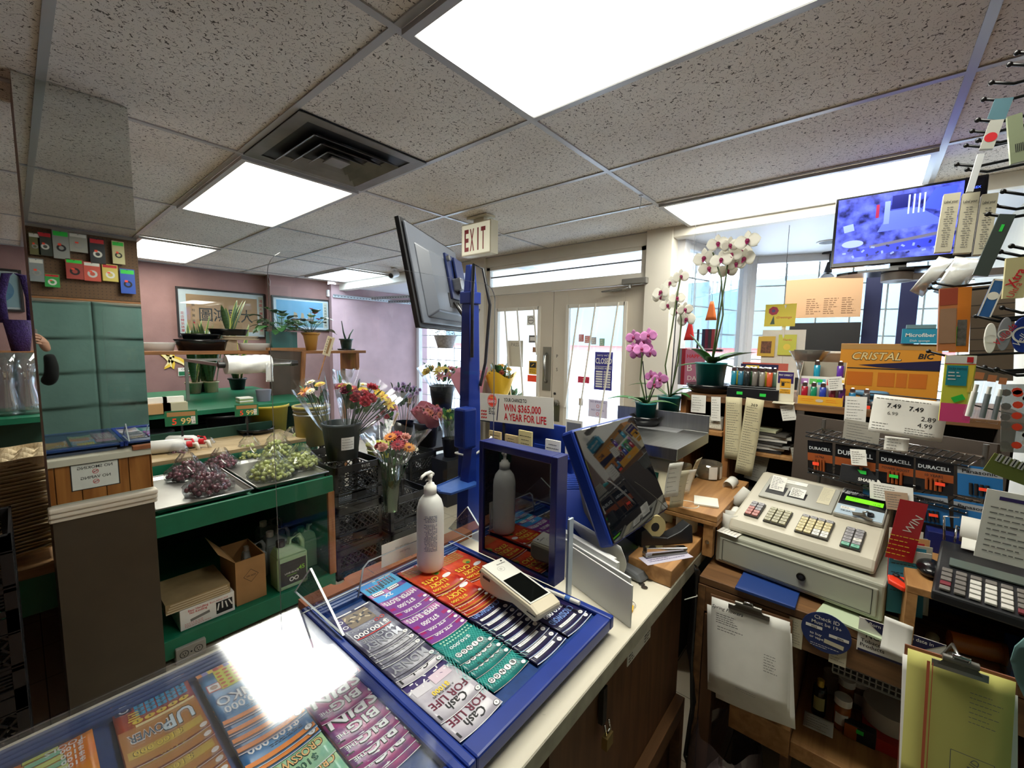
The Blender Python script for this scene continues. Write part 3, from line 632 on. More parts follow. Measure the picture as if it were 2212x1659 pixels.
planter(337,.28,.07,'white oval planter near the mirror end of the shelf',mat('white_plastic','#d8d6d0',.3))
planter(551,.30,.07,'white oval planter beside the ship picture end of the shelf',MATS['white_plastic'])
p=W(515,742,y=yf);b=MB()
for i,(ww,hh)in enumerate(((.34,.014),(.30,.012),(.32,.012))):b.lathe([(ww/2,0),(ww/2-.01,hh*.5),(ww/2,hh)],mat('tan_felt','#b9a68c',.9,noise=.2),(p.x+.02,yf,zs1+.10+i*.0125),20,T=Matrix.Diagonal((1,.5,1)))
b.b2((p.x-.15,yf-.03,zs1),(p.x-.02,yf+.03,zs1+.1),MATS['tan_felt']);one(b,'liner_stack','flat tan fibre liners piled between the black and white planters','liners')
e=snake('snake_plant',(W(500,745,y=yf).x,yf+.06,zs1+.141),'snake plant rising from the wide black dish on the shelf',7,.33,lambda b:b.lathe([(.14,0),(.16,.05),(.17,.06),(.15,.06),(.13,.01)],BLKG,n=28,T=Matrix.Diagonal((1,.6,1))),15,.5)
snake('snake_plant',(W(437,745,y=5.05).x,5.05,zu),'short green snake plant tips behind the black planters',7,.78,potfn(.05,.06,.08,BLKP),19,.3)
def leafy(name,loc,label,pot,n,L,seed,mats_=(LEAF,),w=.06,stemh=.08,flowers=None):
 r=random.Random(seed);e=empty(name,loc,label,'plant');b=MB();pot(b);b.build('pot',e);z0=max(v.z for v in b.v)-.02
 f=MB();st=MB()
 for i in range(n):
  a=2.4*i+r.uniform(-.3,.3);el=r.uniform(.2,1.2);d=V((math.cos(a)*math.cos(el),math.sin(a)*math.cos(el),math.sin(el)))
  tip=V((0,0,z0))+d*stemh*r.uniform(.6,1.3);st.tube([(0,0,z0),V((0,0,z0))+d*stemh*.5+V((0,0,.01)),tip],.002,LEAFD,5)
  blade(f,tip,(d.x,d.y,d.z*.5),L*r.uniform(.7,1.1),w,r.choice(mats_),.5)
 st.build('stem',e);f.build('foliage',e)
 for k,(fx,fy,fz,m,rr)in enumerate(flowers or()):
  g=MB();g.tube([(0,0,z0),(fx*.5,fy*.5,z0+fz*.7),(fx,fy,z0+fz)],.002,LEAFD,5);
  for q in range(5):blade(g,(fx,fy,z0+fz),(math.cos(q*1.26),math.sin(q*1.26),.5),rr,rr*.7,m,.1,None,4)
  g.build('flower',e)
 return e
yw=4.6
p=W(609,745,y=yw);leafy('potted_plant',(p.x,yw,zs1),'bushy round leaved plant in a teal square pot on the shelf',lambda b:b.prism([(-.12,-.08),(.12,-.08),(.12,.08),(-.12,.08)],0.0,.19,mat('teal_pot','#2e6b6a',.35)),46,.13,2,(LEAF,LEAFD),.085,.2)
PINKF=mat('pink_petal','#d9788c',.5)
p=W(672,745,y=yw);leafy('anthurium',(p.x,yw,zs1),'anthurium with red blooms in a gold foil wrapped pot',lambda b:b.lathe([(.05,0),(.075,.15),(.1,.19),(.09,.17)],mat('gold_foil','#c99545',.35,bump=.3,bscale=20),n=18),16,.12,4,(LEAF,LEAFD),.1,.2,[(.05,.0,.22,RED,.05),(.1,.02,.16,PINKF,.05),(.02,.02,.27,RED,.03)])
p=W(748,745,y=yw);e=snake('potted_cactus',(p.x,yw,zs1),'small dark green pot with two thin forked cactus stems',0,.1,potfn(.05,.07,.13,mat('dark_green_pot','#2c4a44',.4)),1)
b=MB();b.tube([(0,0,.1),(-.03,0,.2),(-.05,0,.33)],.012,LEAFD,6,.004);b.build('stem',e);b=MB();b.tube([(0.02,0,.1),(.05,0,.18),(.09,0,.24)],.012,LEAFD,6,.004);b.build('stem',e)
b=MB();b.lathe([(.09,-.0),(.1,.015),(.095,.015),(.08,.004)],BLKG,(0,0,0),20);b.build('saucer',e);
yp=4.55;p=W(45,755,y=yp);e=empty('basket',(p.x,yp+.05,zs1),'purple tinsel covered basket with a tall arched handle','basket')
PUR=mat('purple_tinsel','#3a2566',.8,bump=1,bscale=90,noise=.4,nscale=60)
q0_=W(10,690,y=yp);q1_=W(75,690,y=yp);hw=(q1_.x-q0_.x)/2*1.05;hb=q0_.z-zs1
b=MB();b.lathe([(hw*.62,0),(hw,hb),(hw*.9,hb),(hw*.55,.02)],PUR,n=28);b.build('body',e)
top=W(50,590,y=yp).z-zs1
b=MB();b.tube([(-hw*.85,0,hb*.9),(-hw*.9,0,hb+(top-hb)*.5),(-hw*.5,0,top*.97),(0,0,top),(hw*.6,0,top*.97),(hw*.9,0,hb+(top-hb)*.5),(hw*.85,0,hb*.9)],.022,PUR,10);b.build('handle',e)
# ================= produce, bottles on the stand =================
SH=.735;ZT=.712
def tray(x0,x1,y0,y1,label):
 e=empty('baking_tray',((x0+x1)/2,(y0+y1)/2,SH-.003),label,'tray');w,d=(x1-x0)/2,(y1-y0)/2;b=MB()
 AL=mat('aluminium_tray','#b4b3ae',.28,.9,noise=.25,nscale=3)
 b.b2((-w+.02,-d+.02,.002),(w-.02,d-.02,.004),AL)
 o=[(-w,-d,.022),(w,-d,.022),(w,d,.022),(-w,d,.022)];i_=[(-w+.02,-d+.02,.003),(w-.02,-d+.02,.003),(w-.02,d-.02,.003),(-w+.02,d-.02,.003)]
 for k in range(4):j=(k+1)%4;b.add([i_[k],i_[j],o[j],o[k],V(i_[k])-V((0,0,.002)),V(i_[j])-V((0,0,.002)),V(o[j])-V((0,0,.002)),V(o[k])-V((0,0,.002))],[(0,1,2,3)[::-1],(4,5,6,7)],AL)
 b.build('pan',e);b=MB();b.tube([V(q)for q in o]+[V(o[0])],.005,AL,6);b.build('rim',e)
tray(.37,.78,2.46,3.08,'aluminium tray holding the bags of red grapes');tray(.80,1.19,2.46,3.10,'aluminium tray under the bags of green grapes')
GR=mat('red_grape','#6b2f3f',.25,noise=.5,nscale=30,coat=.3);GG=mat('green_grape','#c2ca74',.25,noise=.25,nscale=30,coat=.3)
def grapes(cx,cy,rx,ry,h,m,n,label,seed,z=SH+.004):
 r=random.Random(seed);e=empty('grape_bag',(cx,cy,z),label,'bag of grapes',group=None)
 b=MB();pts=[]
 k=0
 while len(pts)<n and k<3000:
  k+=1;a=r.uniform(0,2*pi);q=math.sqrt(r.uniform(0,1));x,y=rx*q*math.cos(a),ry*q*math.sin(a);zz=r.uniform(.0,h*(1-q*q*.8))
  p=V((x,y,zz+.012))
  if all((p-o_).length>.018 for o_ in pts):pts.append(p);b.ball(p,.0128*r.uniform(.9,1.1),m,7)
 g=b.build('grapes',e);g['kind']='stuff'
 c=MB()
 def bag(u,v):
  a=u*2*pi;q=math.sin(min(1,v*1.25)*pi/2)if v<.8 else 1-(v-.8)*4.6
  w_=1+.10*math.sin(a*7+v*11)+.06*math.sin(a*13)
  if v<.8:zz=h*1.35*(v/.8)**1.6*.0+(0.002 if v<.3 else(v-.3)/.5*(h+.02));q=min(1,v/.25)if v<.5 else 1-(v-.5)/.3*.55
  else:q=.45*(1-(v-.8)*3)+.09;zz=h+.02+(v-.8)*.22
  return(rx*1.12*q*w_*math.cos(a),ry*1.12*q*w_*math.sin(a),zz)
 c.grid(bag,30,16,CELLO);c.build('plastic_bag',e);return e
for i,(px,py,rx,h,lb)in enumerate(((452,1062,.095,.085,'plastic bag of red grapes lying nearest the tray front'),(405,1032,.09,.08,'plastic bag of red grapes behind the front one, toward the mirror'),(388,1008,.085,.085,'plastic bag of red grapes closest to the mirror column'),(478,1010,.085,.06,'plastic bag of red grapes touching the green grapes'),(450,985,.08,.06,'plastic bag of red grapes at the back of the tray'))):
 p=W(px,py,z=SH);grapes(p.x,p.y,rx,rx*.9,h,GR,80,lb,30+i)
for i,(px,py,rx,h,lb)in enumerate(((588,1030,.11,.085,'large plastic bag of green grapes at the front of the tray'),(650,1010,.10,.085,'plastic bag of green grapes at the tray end by the crates'),(540,990,.095,.085,'plastic bag of green grapes touching the red ones'),(600,985,.10,.095,'plastic bag of green grapes in the middle of the pile'),(635,965,.10,.085,'plastic bag of green grapes at the back near the yellow pail'))):
 p=W(px,py,z=SH);grapes(p.x,p.y,rx,rx,h,GG,95,lb,50+i)
TRB=mat('translucent_bottle','#d3d3cf',.35,noise=.05);
def squeeze(px,py,y,a,label,z=.825):
 p=W(px,py,z=z+.04);e=empty('spray_bottle',(p.x,p.y,z+.043),label,'spray bottle',rot=(0,R(90),a))
 b=MB();b.lathe([(.036,-.09),(.042,-.08),(.042,.06),(.03,.09),(.016,.1)],TRB,n=22);b.build('bottle',e)
 b=MB();b.cyl((0,0,.1),(0,0,.13),.02,RED,14);b.tube([(0,0,.13),(.0,0,.15),(.045,0,.16)],.012,WH,8);b.build('spray_head',e)
 b=MB();b.tube([(.0,0,.14),(-.03,0,.13),(-.035,0,.09)],.007,RED,6);b.build('trigger',e)
squeeze(360,965,3.2,R(-15),'red and white spray bottle lying next to the mirror column');squeeze(395,955,3.3,R(-40),'pale spray bottle with red trigger lying behind the other')
p=W(520,915,z=.86);squeeze(525,912,3.6,R(150),'clear bottle lying by the black dish behind the grapes')
b=MB();p=W(553,935,z=.825);b.lathe([(.09,0),(.12,.02),(.13,.04),(.12,.04),(.1,.01)],BLKG,(p.x,p.y,.826),26);one(b,'plant_saucer','round black plastic saucer at the back of the plank step','saucer')
b=MB();p=W(470,940,z=.825);
b.grid(lambda u,v:(p.x+(u-.5)*.22,p.y-.03+(v-.5)*.14,.84+.03*math.sin(u*5)*math.sin(v*6)+.02*math.sin(u*17+v*9)),14,10,CELLO);b.b2((p.x-.07,p.y-.05,.8255),(p.x+.08,p.y,.85),mat('lavender_tissue','#7a7ba6',.7));one(b,'plastic_bag','crumpled clear plastic bag on the plank step','plastic bag')
def sign(px,py,y,w,label,stake=.0):
 p=W(px,py,y=y);M=fr((p.x,p.y,p.z),(1,-.25,0),(0,0,1));e=bpy.data.objects.new('price_sign',None);COL.objects.link(e);e.matrix_world=M;tag(e,label,'price sign')
 b=MB();h_=w*.58;b.box((0,0,-.002),(w,h_,.004),mat('sign_green','#12503a',.4));b.rect(0,h_*.27,w*.86,h_*.28,mat('sign_tan','#a87d4c',.7));b.text('5',ORG,-w*.22,-h_*.2,h_*.42,bold=.04);b.text('99',mat('sign_pale','#e5c07a',.6),.02*w/.15,-h_*.2,h_*.42,bold=.03);b.rect(w*.36,-h_*.18,w*.13,h_*.5,WH);b.text('C',K,w*.36,-h_*.06,h_*.15,z=.0006);b.text('LB',K,w*.36,-h_*.3,h_*.15,z=.0006)
 b.build('sign_board',e);b=MB();zt=(p.z-.825 if y<3.62 else p.z-1.0);b.b2((-.006,-zt+.003,-.008),(.006,0,-.004),BLKP);b.b2((-.03,-zt+.003,-.04),(.03,-zt+.01,.02),BLKP);b.build('stake',e)
sign(392,903,3.40,.17,'green 5.99 price sign in front of the black dish');sign(533,886,3.50,.15,'green 5.99 price sign standing near the yellow pail')
b=MB();p=W(450,915,z=.83);b.lathe([(.09,0),(.11,.03),(.12,.035),(.1,.01)],BLKG,(p.x,p.y+.1,.826),26);one(b,'plant_saucer','black saucer with debris beside the first price sign','saucer')
p=W(465,930,y=3.95);b=MB();b.lathe([(.10,0),(.14,.26),(.15,.26),(.15,.24)],BLKP,(W(468,900,y=4.1).x-.0,4.0-.14,.70),26);one(b,'plant_pot','big black plant pot under the upper green shelf','plant pot')
b=MB();b.lathe([(.07,0),(.10,.2),(.11,.2),(.11,.18)],BLKP,(W(322,900,y=3.9).x,3.75,.70),24);one(b,'plant_pot','black plant pot tucked beside the mirror column','plant pot')
YB_=mat('yellow_pail','#c9b43c',.4,noise=.1)
p=W(575,900,y=3.85);b=MB();b.lathe([(.12,0),(.15,.3),(.158,.3),(.158,.28)],YB_,(p.x,3.80,.71),28);one(b,'pail','yellow plastic pail behind the price sign','pail')
for(px,w_,c,lb)in((338,.13,'#b08a5c','small open card box of seed packets by the mirror'),(374,.14,'#a9a58a','card box of printed booklets on the green shelf')):
 p=W(px,868,y=3.8);e=empty('card_box',(p.x,3.78,zu),lb,'box');b=MB();b.b2((-w_/2,-.05,0),(w_/2,.05,.07),mat('cardboard_'+c[1:],c,.8));b.build('box',e);b=MB();b.b2((-w_/2+.01,.0,.07),(w_/2-.01,.04,.11),WH);b.rect(0,0,.01,.01,WH)if 0 else None;b.build('packets',e)
b=MB();p=W(532,850,y=3.9)
for i in range(4):b.b2((p.x-.05,3.9,zu+.012*i),(p.x+.05,4.0,zu+.012*i+.010),WH if i%2 else mat('booklet_green','#8fa06a',.6))
one(b,'booklet_pile','little pile of booklets behind the bag roll','booklets')
p=W(560,870,y=4.0);b=MB();b.cyl((p.x+.02,3.95,zu),(p.x+.02,3.95,zu+.1),.05,mat('grey_tub','#6a6a78',.5),18,.06);one(b,'tub','small grey tub on the green shelf behind the plastic sheet','tub')
# ================= under the stand =================
CB=mat('cardboard','#a37a4b',.85,noise=.1,nscale=10);CBD=mat('cardboard_worn','#9a835c',.9,noise=.2,nscale=10)
zb=.118
pl=W(390,1360,y=2.47);pr=W(507,1300,y=2.47);e=empty('firewood_box',((pl.x+pr.x)/2,2.56,zb),'white printed firewood log box on the bottom green shelf','box');hw=(pr.x-pl.x)/2;hh=.105
b=MB();b.b2((-hw,-.09,0),(hw,.2,hh),WH);b.build('carton',e,.002)
b=MB(fr((0,-.0905,hh/2),(1,0,0),(0,0,1)));b.text('Easy Handling',RED,-hw*.35,hh*.36,.011,lim=hw*1.1,bold=.02);b.text('No Kindling',RED,-hw*.35,hh*.23,.011,lim=hw,bold=.02);b.text('Burn either end',RED,hw*.4,hh*.36,.009,lim=hw*.8)
b.rect(hw*.6,-.005,hw*.62,hh*.6,K,.0004);b.rect(-hw*.3,-.008,hw*.7,.014,mat('log_grey','#7d7a74'),.0004,.15)
for k in range(4):b.rect(hw*.6+(k-1.5)*.018,-.0+.005*(k%2),.006,hh*.35,WH,.0008,.2*(k-1))
b.lines(-hw*.85,hw*.2,-hh*.42,-hh*.2,3,RED,.002,seed=4);b.build('print',e)
b=MB();e2=None
z1=zb+hh+.003;pl2=W(352,1310,y=2.46);pr2=W(497,1245,y=2.46)
b.b2((pl2.x+.01,2.47,z1),(pr2.x,2.75,z1+.05),CBD);
for k in range(4):b.b2((pl2.x+.01+.006*k,2.468,z1+.012*k+.002),(pr2.x-.004*k,2.752,z1+.012*k+.008),mat('paper_sack_edge','#c9b795',.9))
one(b,'paper_bag_stack','flattened tan paper sacks lying on the firewood box','paper sacks')
e=empty('cardboard_box',(W(540,1300,y=2.5).x,2.6,zb),'open brown cardboard box marked UN 2623','box');x0=W(513,1300,y=2.48).x-e.location.x;x1=W(577,1270,y=2.48).x-e.location.x;hh=W(577,1195,y=2.48).z-zb
b=MB()
b.b2((x0,-.11,0),(x1,-.105,hh),CB);b.b2((x0,.15,0),(x1,.155,hh),CB);b.b2((x0,-.105,0),(x0+.005,.15,hh),CB);b.b2((x1-.005,-.105,0),(x1,.15,hh),CB);b.b2((x0+.005,-.105,0),(x1-.005,.15,.005),CB);b.build('carton',e)
b=MB();b.add([(x0,-.11,hh),(x0,.15,hh),(x0-.07,.14,hh+.09),(x0-.07,-.1,hh+.07)],[(0,1,2,3),(3,2,1,0)],CB);b.build('flap',e)
b=MB(fr(((x0+x1)/2,-.1102,hh*.6),(1,0,0),(0,0,1)));
for k in range(4):b.rect(.017*(1,0,-1,0)[k]+.0,.017*(0,1,0,-1)[k]*0,.0015,.0015,K)
s_=.036
for(a0,a1)in(((-s_,0),(0,s_)),((0,s_),(s_,0)),((s_,0),(0,-s_)),((0,-s_),(-s_,0))):
 cx,cy=(a0[0]+a1[0])/2,(a0[1]+a1[1])/2;b.rect(cx,cy,s_*1.42,.0018,K,.0003,math.atan2(a1[1]-a0[1],a1[0]-a0[0]))
b.text('UN 2623',K,0,0,.009,bold=.02);b.build('print',e)
def jug(x,y,label,col,cap,s_=1,z=zb,prt=None):
 e=empty('antifreeze_jug',(x,y,z),label,'jug');m=mat('jug_'+col[1:],col,.3,alpha=.9);T0=Matrix.Diagonal((1,.62,1))
 b=MB();w=.075*s_;h=.25*s_
 b.prism([(-w,-w*.6),(-w*.85,-w*.75),(w*.85,-w*.75),(w,-w*.6),(w,w*.6),(w*.85,w*.75),(-w*.85,w*.75),(-w,w*.6)],0,h*.68,m)
 b.hexa([(-w,-w*.7,h*.68),(w,-w*.7,h*.68),(w,w*.7,h*.68),(-w,w*.7,h*.68)],[(-w*.85,-w*.3,h*.86),(w*.1,-w*.3,h*.86),(w*.1,w*.3,h*.86),(-w*.85,w*.3,h*.86)],m);b.build('bottle',e,.008)
 b=MB();b.tube([(-w*.0,0,h*.8),(w*.1,0,h*.97),(w*.75,0,h*.97),(w*.93,0,h*.84),(w*.92,0,h*.62)],.013*s_,m,8);b.build('handle',e)
 b=MB();b.cyl((-w*.5,0,h*.84),(-w*.5,0,h*.98),.021*s_,cap,16);b.build('cap',e)
 if prt:
  b=MB(fr((0,-w*.76,h*.34),(1,0,0),(0,0,1)));b.rect(0,0,w*1.7,h*.5,mat('jug_label_dark','#3c3936'));b.text('LAVE-GLACE',WH,-.01,.0,.010,z=.0006,lim=.085,bold=.02);b.text('-45',mat('lime_print','#8fce3e'),.04,.012,.026,z=.0006,bold=.04,lim=.05);b.text('ORGANIC',mat('lime_print','#8fce3e'),-.01,-.015,.009,z=.0006);b.ring(-.012,-.042,.008,.013,WH,.0006);b.ring(.014,-.042,.008,.013,WH,.0006);b.build('label_print',e)
xj=lambda px,py,y:W(px,py,y=y).x
jug(xj(625,1240,2.52),2.52,'green washer fluid jug with dark cap and -45 label, in front','#a9c79c',BLKP,1.12,prt=True)
jug(xj(671,1200,2.62),2.66,'green washer fluid jug at the end of the shelf','#7fae8c',GREENP,1.05)
jug(xj(600,1200,2.75),2.76,'pale grey jug with white cap behind the front green one','#8e9896',WH,1.0)
jug(xj(585,1200,2.95),2.95,'pale grey jug deepest on the bottom shelf','#7f8785',WH,1.0)
jug(xj(561,1215,2.64),2.74,'narrow clear bottle with white cap behind the UN 2623 box','#a8acab',WH,.85)
p=W(412,1400,y=2.44);e=empty('power_outlet',(.42,2.30,0),'grey metal box with a double power outlet on the floor','outlet')
p=W(412,1398,z=.055);e.location=(p.x,p.y+.02,0);GM=mat('grey_metal_box','#9b9890',.5,.3,noise=.15)
b=MB();b.b2((-.06,-.03,0),(.06,.05,.075),GM);b.build('box',e,.004);b=MB(fr((0,-.0305,.04),(1,0,0),(0,0,1)))
for sx in(-.028,.028):b.ring(sx,0,.015,.018,K);b.rect(sx-.005,.003,.003,.009,K);b.rect(sx+.005,.003,.003,.009,K);b.disc(sx,-.008,.003,K)
b.disc(0,0,.004,K);b.build('sockets',e)
# ================= left of the column: green shelf, egg trays, vases, crates =================
e=empty('display_shelf',(-.4,3.2,0),'green edged shelves seen past the far side of the mirror column','shelf')
zg=W(20,905,y=3.3).z
b=MB();b.b2((-1.2,3.3,zg-.03),(.15,3.8,zg),GREENP);part(b,'upper_board',e);b=MB();b.b2((-1.2,2.45,.60),(.2,3.6,.64),wood('pale_board','#b18a5e','#8d6a44',3,0));part(b,'lower_board',e)
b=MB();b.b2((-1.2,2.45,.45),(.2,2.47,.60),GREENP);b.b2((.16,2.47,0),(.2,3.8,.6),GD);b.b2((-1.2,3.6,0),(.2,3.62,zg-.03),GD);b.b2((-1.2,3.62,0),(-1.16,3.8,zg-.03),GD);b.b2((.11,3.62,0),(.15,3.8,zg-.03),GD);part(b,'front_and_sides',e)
VG=clear('vase_glass','#e8eef0',.16,.06,haze=.06)
for i,(px,hh,lb)in enumerate(((20,.33,'clear glass vase cut off by the photo edge'),(64,.33,'clear ribbed glass vase beside the mirror edge'))):
 p=W(px,900,y=3.42);b=MB();b.lathe([(.055,0),(.06,.01),(.055,.06),(.035,.16),(.04,.22),(.07,hh),(.066,hh),(.036,.22),(.031,.16),(.05,.06),(.05,.02),(0,.02)],VG,(p.x,3.46,zg),28);one(b,'glass_vase',lb,'vase','glass vases on the green shelf')
ET=mat('moulded_pulp','#cdbb98',.95,noise=.15,nscale=8,bump=.3,bscale=90)
p=W(42,1100,y=2.62)
def eggtray(z,r,top,lb,dx,dy,n):
 b=MB();w=.16
 def P(u,v):
  x=(u-.5)*2*w;y=(v-.5)*2*w;e_=max(abs(x),abs(y))/w
  zz=.022*math.sin(u*pi*6)*math.sin(v*pi*6)if top else 0
  return(x,y,zz+(.022 if e_>.95 else 0)+.004*math.sin(u*9+r))
 b.grid(P,30 if top else 8,30 if top else 8,ET,.003,smooth=not top)
 for i in range(len(b.v)):v=b.v[i];b.v[i]=V((v.x*math.cos(r)-v.y*math.sin(r)+p.x-.06+dx,v.x*math.sin(r)+v.y*math.cos(r)+2.66+dy,v.z+z))
 one(b,'egg_tray',lb,'egg tray','moulded pulp egg trays in a pile')
r_=random.Random(5);NT=27
for i in range(NT):eggtray(.672+i*.0145,R(r_.uniform(-5,5)),i==NT-1,'moulded pulp egg tray on top of the pile' if i==NT-1 else 'moulded pulp egg tray pressed in the pile under the top one',r_.uniform(-.006,.006),r_.uniform(-.006,.006),i)
b=MB();q=W(84,1150,z=.66);b.b2((q.x-.05,q.y-.12,.641),(q.x+.06,q.y+.02,.665),WH);b.b2((q.x-.045,q.y-.115,.665),(q.x+.055,q.y+.015,.667),mat('newsprint','#b8b3aa',.8));one(b,'newspaper','folded newspaper on the board in front of the egg trays','newspaper',bevel=.003)
CRB=mat('crate_plastic','#17181b',.38,bump=.04)
def crate(name,loc,label,rz_=0,w=.33,h=.28,group='black plastic milk crates',text=None,lattice=True):
 e=empty(name,loc,label,'crate',rz=rz_,group=group);a=w/2;t=.006
 b=MB()
 for sx in(-1,1):
  for sy in(-1,1):b.box((sx*(a-.012),sy*(a-.012),h/2),(.024,.024,h),CRB)
 for z0,z1 in((0,.018),(h*.30,h*.30+.010),(h*.36,h*.36+.007),(h*.78,h*.80),(h-.045,h)):
  for s_ in(-1,1):b.b2((-a,s_*a-(t if s_>0 else 0),z0),(a,s_*a+(0 if s_>0 else t),z1),CRB);b.b2((s_*a-(t if s_>0 else 0),-a,z0),(s_*a+(0 if s_>0 else t),a,z1),CRB)
 b.build('frame',e)
 b=MB();n=7
 for face in range(4):
  Mf=Matrix.Rotation(face*pi/2,4,'Z')
  for k in range(-3,n+3):
   for sg in(-1,1):
    x0=-a+.02+k*(2*a-.04)/n;zz0,zz1=h*.37,h*.79;x1=x0+sg*(zz1-zz0)
    xa,xb,za,zb_=x0,x1,zz0,zz1
    lim=a-.015
    def clip(xa,za,xb,zb_):
     if xb==xa:return None
     pts=[(xa,za),(xb,zb_)];out=[]
     for(x,z)in pts:
      if x<-lim:f_=(-lim-xa)/(xb-xa);out.append((-lim,za+(zb_-za)*f_))
      elif x>lim:f_=(lim-xa)/(xb-xa);out.append((lim,za+(zb_-za)*f_))
      else:out.append((x,z))
     if(xa<-lim and xb<-lim)or(xa>lim and xb>lim):return None
     return out
    c=clip(xa,za,xb,zb_)
    if c:
     (X0,Z0),(X1,Z1)=c;L=math.hypot(X1-X0,Z1-Z0)
     if L<.02:continue
     an=math.atan2(Z1-Z0,X1-X0);Rm=(Mf.to_3x3()@Matrix.Rotation(-an,3,'Y'))
     b.box(Mf@V(((X0+X1)/2,-a+.004,(Z0+Z1)/2)),(L,.005,.006),CRB,Rm=Rm)
  for k in range(6):b.box(Mf@V((0,-a+.004,.03+k*h*.044)),(2*a-.05,.005,.004),CRB,Rm=Mf.to_3x3())
  b.box(Mf@V((0,-a+.002,h*.25)),(.10,.004,.05),mat('crate_hollow','#07070a',.8),Rm=Mf.to_3x3())
 b.build('lattice',e)
 b=MB()
 for k in range(-5,6):
  b.box((k*.027,0,.01),(.005,2*a-.02,.006),CRB,rz=0);b.box((0,k*.027,.014),(2*a-.02,.005,.006),CRB)
 b.build('floor_grid',e)
 if text:
  b=MB(fr((0,-a-.0008,h-.023),(1,0,0),(0,0,1)));b.text(text,WH,.05,0,.020,bold=.02,rot=pi);b.build('stamp',e)
 return e
c0=W(722,1012,y=2.5);cx=W(722,1012,y=2.5).x+.165
c1=crate('milk_crate',(cx,2.665,.56-.08),'black milk crate stamped 21/16, upside down on top of the stack',text='21/16',h=.27)
crate('milk_crate',(cx,2.665,.205),'black milk crate in the middle of the flower bucket stack',h=.27)
crate('milk_crate',(cx+.004,2.665,-.0+.002),'black milk crate at the floor under the flower bucket stack',h=.2)
c5=crate('milk_crate',(cx+.36,2.60,.215),'black milk crate under the clear vase of mixed flowers',h=.25)
crate('milk_crate',(cx+.36,2.60,.002),'black milk crate on the floor beneath the vase crate',h=.205)
p=W(900,1010,z=.5);crate('milk_crate',(2.42,3.3,.0),'black milk crate on the floor beyond the sanitizer bottle',.1,text='SHOP',h=.26)
crate('milk_crate',(2.05,3.35,.0),'black milk crate set behind the crate stacks near the door',-.05,h=.26)
crate('milk_crate',(2.42,3.3,.265),'black milk crate carrying the pink rose bucket',.08,h=.24)
p=W(30,1160,y=2.1)
for i in range(4):
 crate('milk_crate',(-.205,2.02,.0+i*.245-(.0)),('black milk crate at the floor left of the brown column','second black milk crate up beside the brown column','third black milk crate up beside the brown column','black milk crate on top of the pile beside the brown column')[i],0,.33,.24)
b=MB();q=W(25,1150,y=2.3);
for k in range(8):b.tube([(-.40+k*.035,2.34,.66),(-.40+k*.035,2.34,.98)],.0025,mat('brass_wire','#a08a4a',.4,.7),6)
b.tube([(-.42,2.34,.97),(-.08,2.34,.97)],.004,MATS['brass_wire'],6);b.tube([(-.42,2.34,.80),(-.08,2.34,.80)],.003,MATS['brass_wire'],6);b.tube([(-.42,2.34,.66),(-.42,2.45,.645),(-.42,2.5,.643)],.003,MATS['brass_wire'],6)
one(b,'wire_basket','brass wire basket side standing behind the top milk crate','wire basket')
# ================= the sales counter =================
def smudge_mat():
 m=mat('worn_laminate','#d6cfbc',.45);nt=m.node_tree;b=nt.nodes['Principled BSDF'];tc=nt.nodes.new('ShaderNodeTexCoord')
 n=nt.nodes.new('ShaderNodeTexNoise');n.inputs['Scale'].default_value=55;n.inputs['Detail'].default_value=6;n.inputs['Distortion'].default_value=1.5
 g=nt.nodes.new('ShaderNodeTexNoise');g.inputs['Scale'].default_value=3.2;g.inputs['Detail'].default_value=3
 nt.links.new(tc.outputs['Object'],n.inputs[0]);nt.links.new(tc.outputs['Object'],g.inputs[0])
 a=nt.nodes.new('ShaderNodeMath');a.operation='MULTIPLY';nt.links.new(n.outputs['Fac'],a.inputs[0]);nt.links.new(g.outputs['Fac'],a.inputs[1])
 rp=nt.nodes.new('ShaderNodeValToRGB');e=rp.color_ramp.elements;e[0].position=.355;e[0].color=srgb('#d8d1be');e[1].position=.40;e[1].color=srgb('#8f8a70')
 nt.links.new(a.outputs[0],rp.inputs[0]);nt.links.new(rp.outputs[0],b.inputs['Base Color']);return m
LAM=smudge_mat();EDG=mat('counter_edge_strip','#9a9684',.5,noise=.25,nscale=25)
PLW=wood('plywood_brown','#6d4a30','#53371f',2.5,2,.5);PINE=wood('knotty_pine','#b87a3e','#8d5524',1.2,2,.4)
CT=.88;yE,yC=.372,1.035
e=empty('sales_counter',(.4,.7,0),'long sales counter with a worn cream laminate top holding the ticket cases','counter')
b=MB();b.b2((-1.0,yE,CT-.038),(1.46,yC,CT),LAM);part(b,'countertop',e,.003)
b=MB();b.b2((-1.0,yE-.0022,CT-.037),(1.46,yE,CT-.001),EDG);part(b,'edge_strip',e)
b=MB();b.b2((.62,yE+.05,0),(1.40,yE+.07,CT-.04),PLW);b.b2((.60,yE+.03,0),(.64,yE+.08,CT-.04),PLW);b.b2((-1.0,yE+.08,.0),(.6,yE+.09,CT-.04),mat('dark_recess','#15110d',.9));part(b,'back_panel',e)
b=MB();b.b2((.64,yE+.02,.30),(1.40,yE+.05,.36),wood('rail_wood','#7d5733','#5c3d22',2,0));b.b2((1.36,yE+.02,0),(1.40,yE+.05,.3),MATS['rail_wood']);part(b,'cross_rail',e,.002)
b=MB()
for i in range(24):b.b2((-1.0+i*.1,1.0,0),(-1.0+i*.1+.097,1.016,CT-.04),PINE)
part(b,'front_panelling',e,.002)
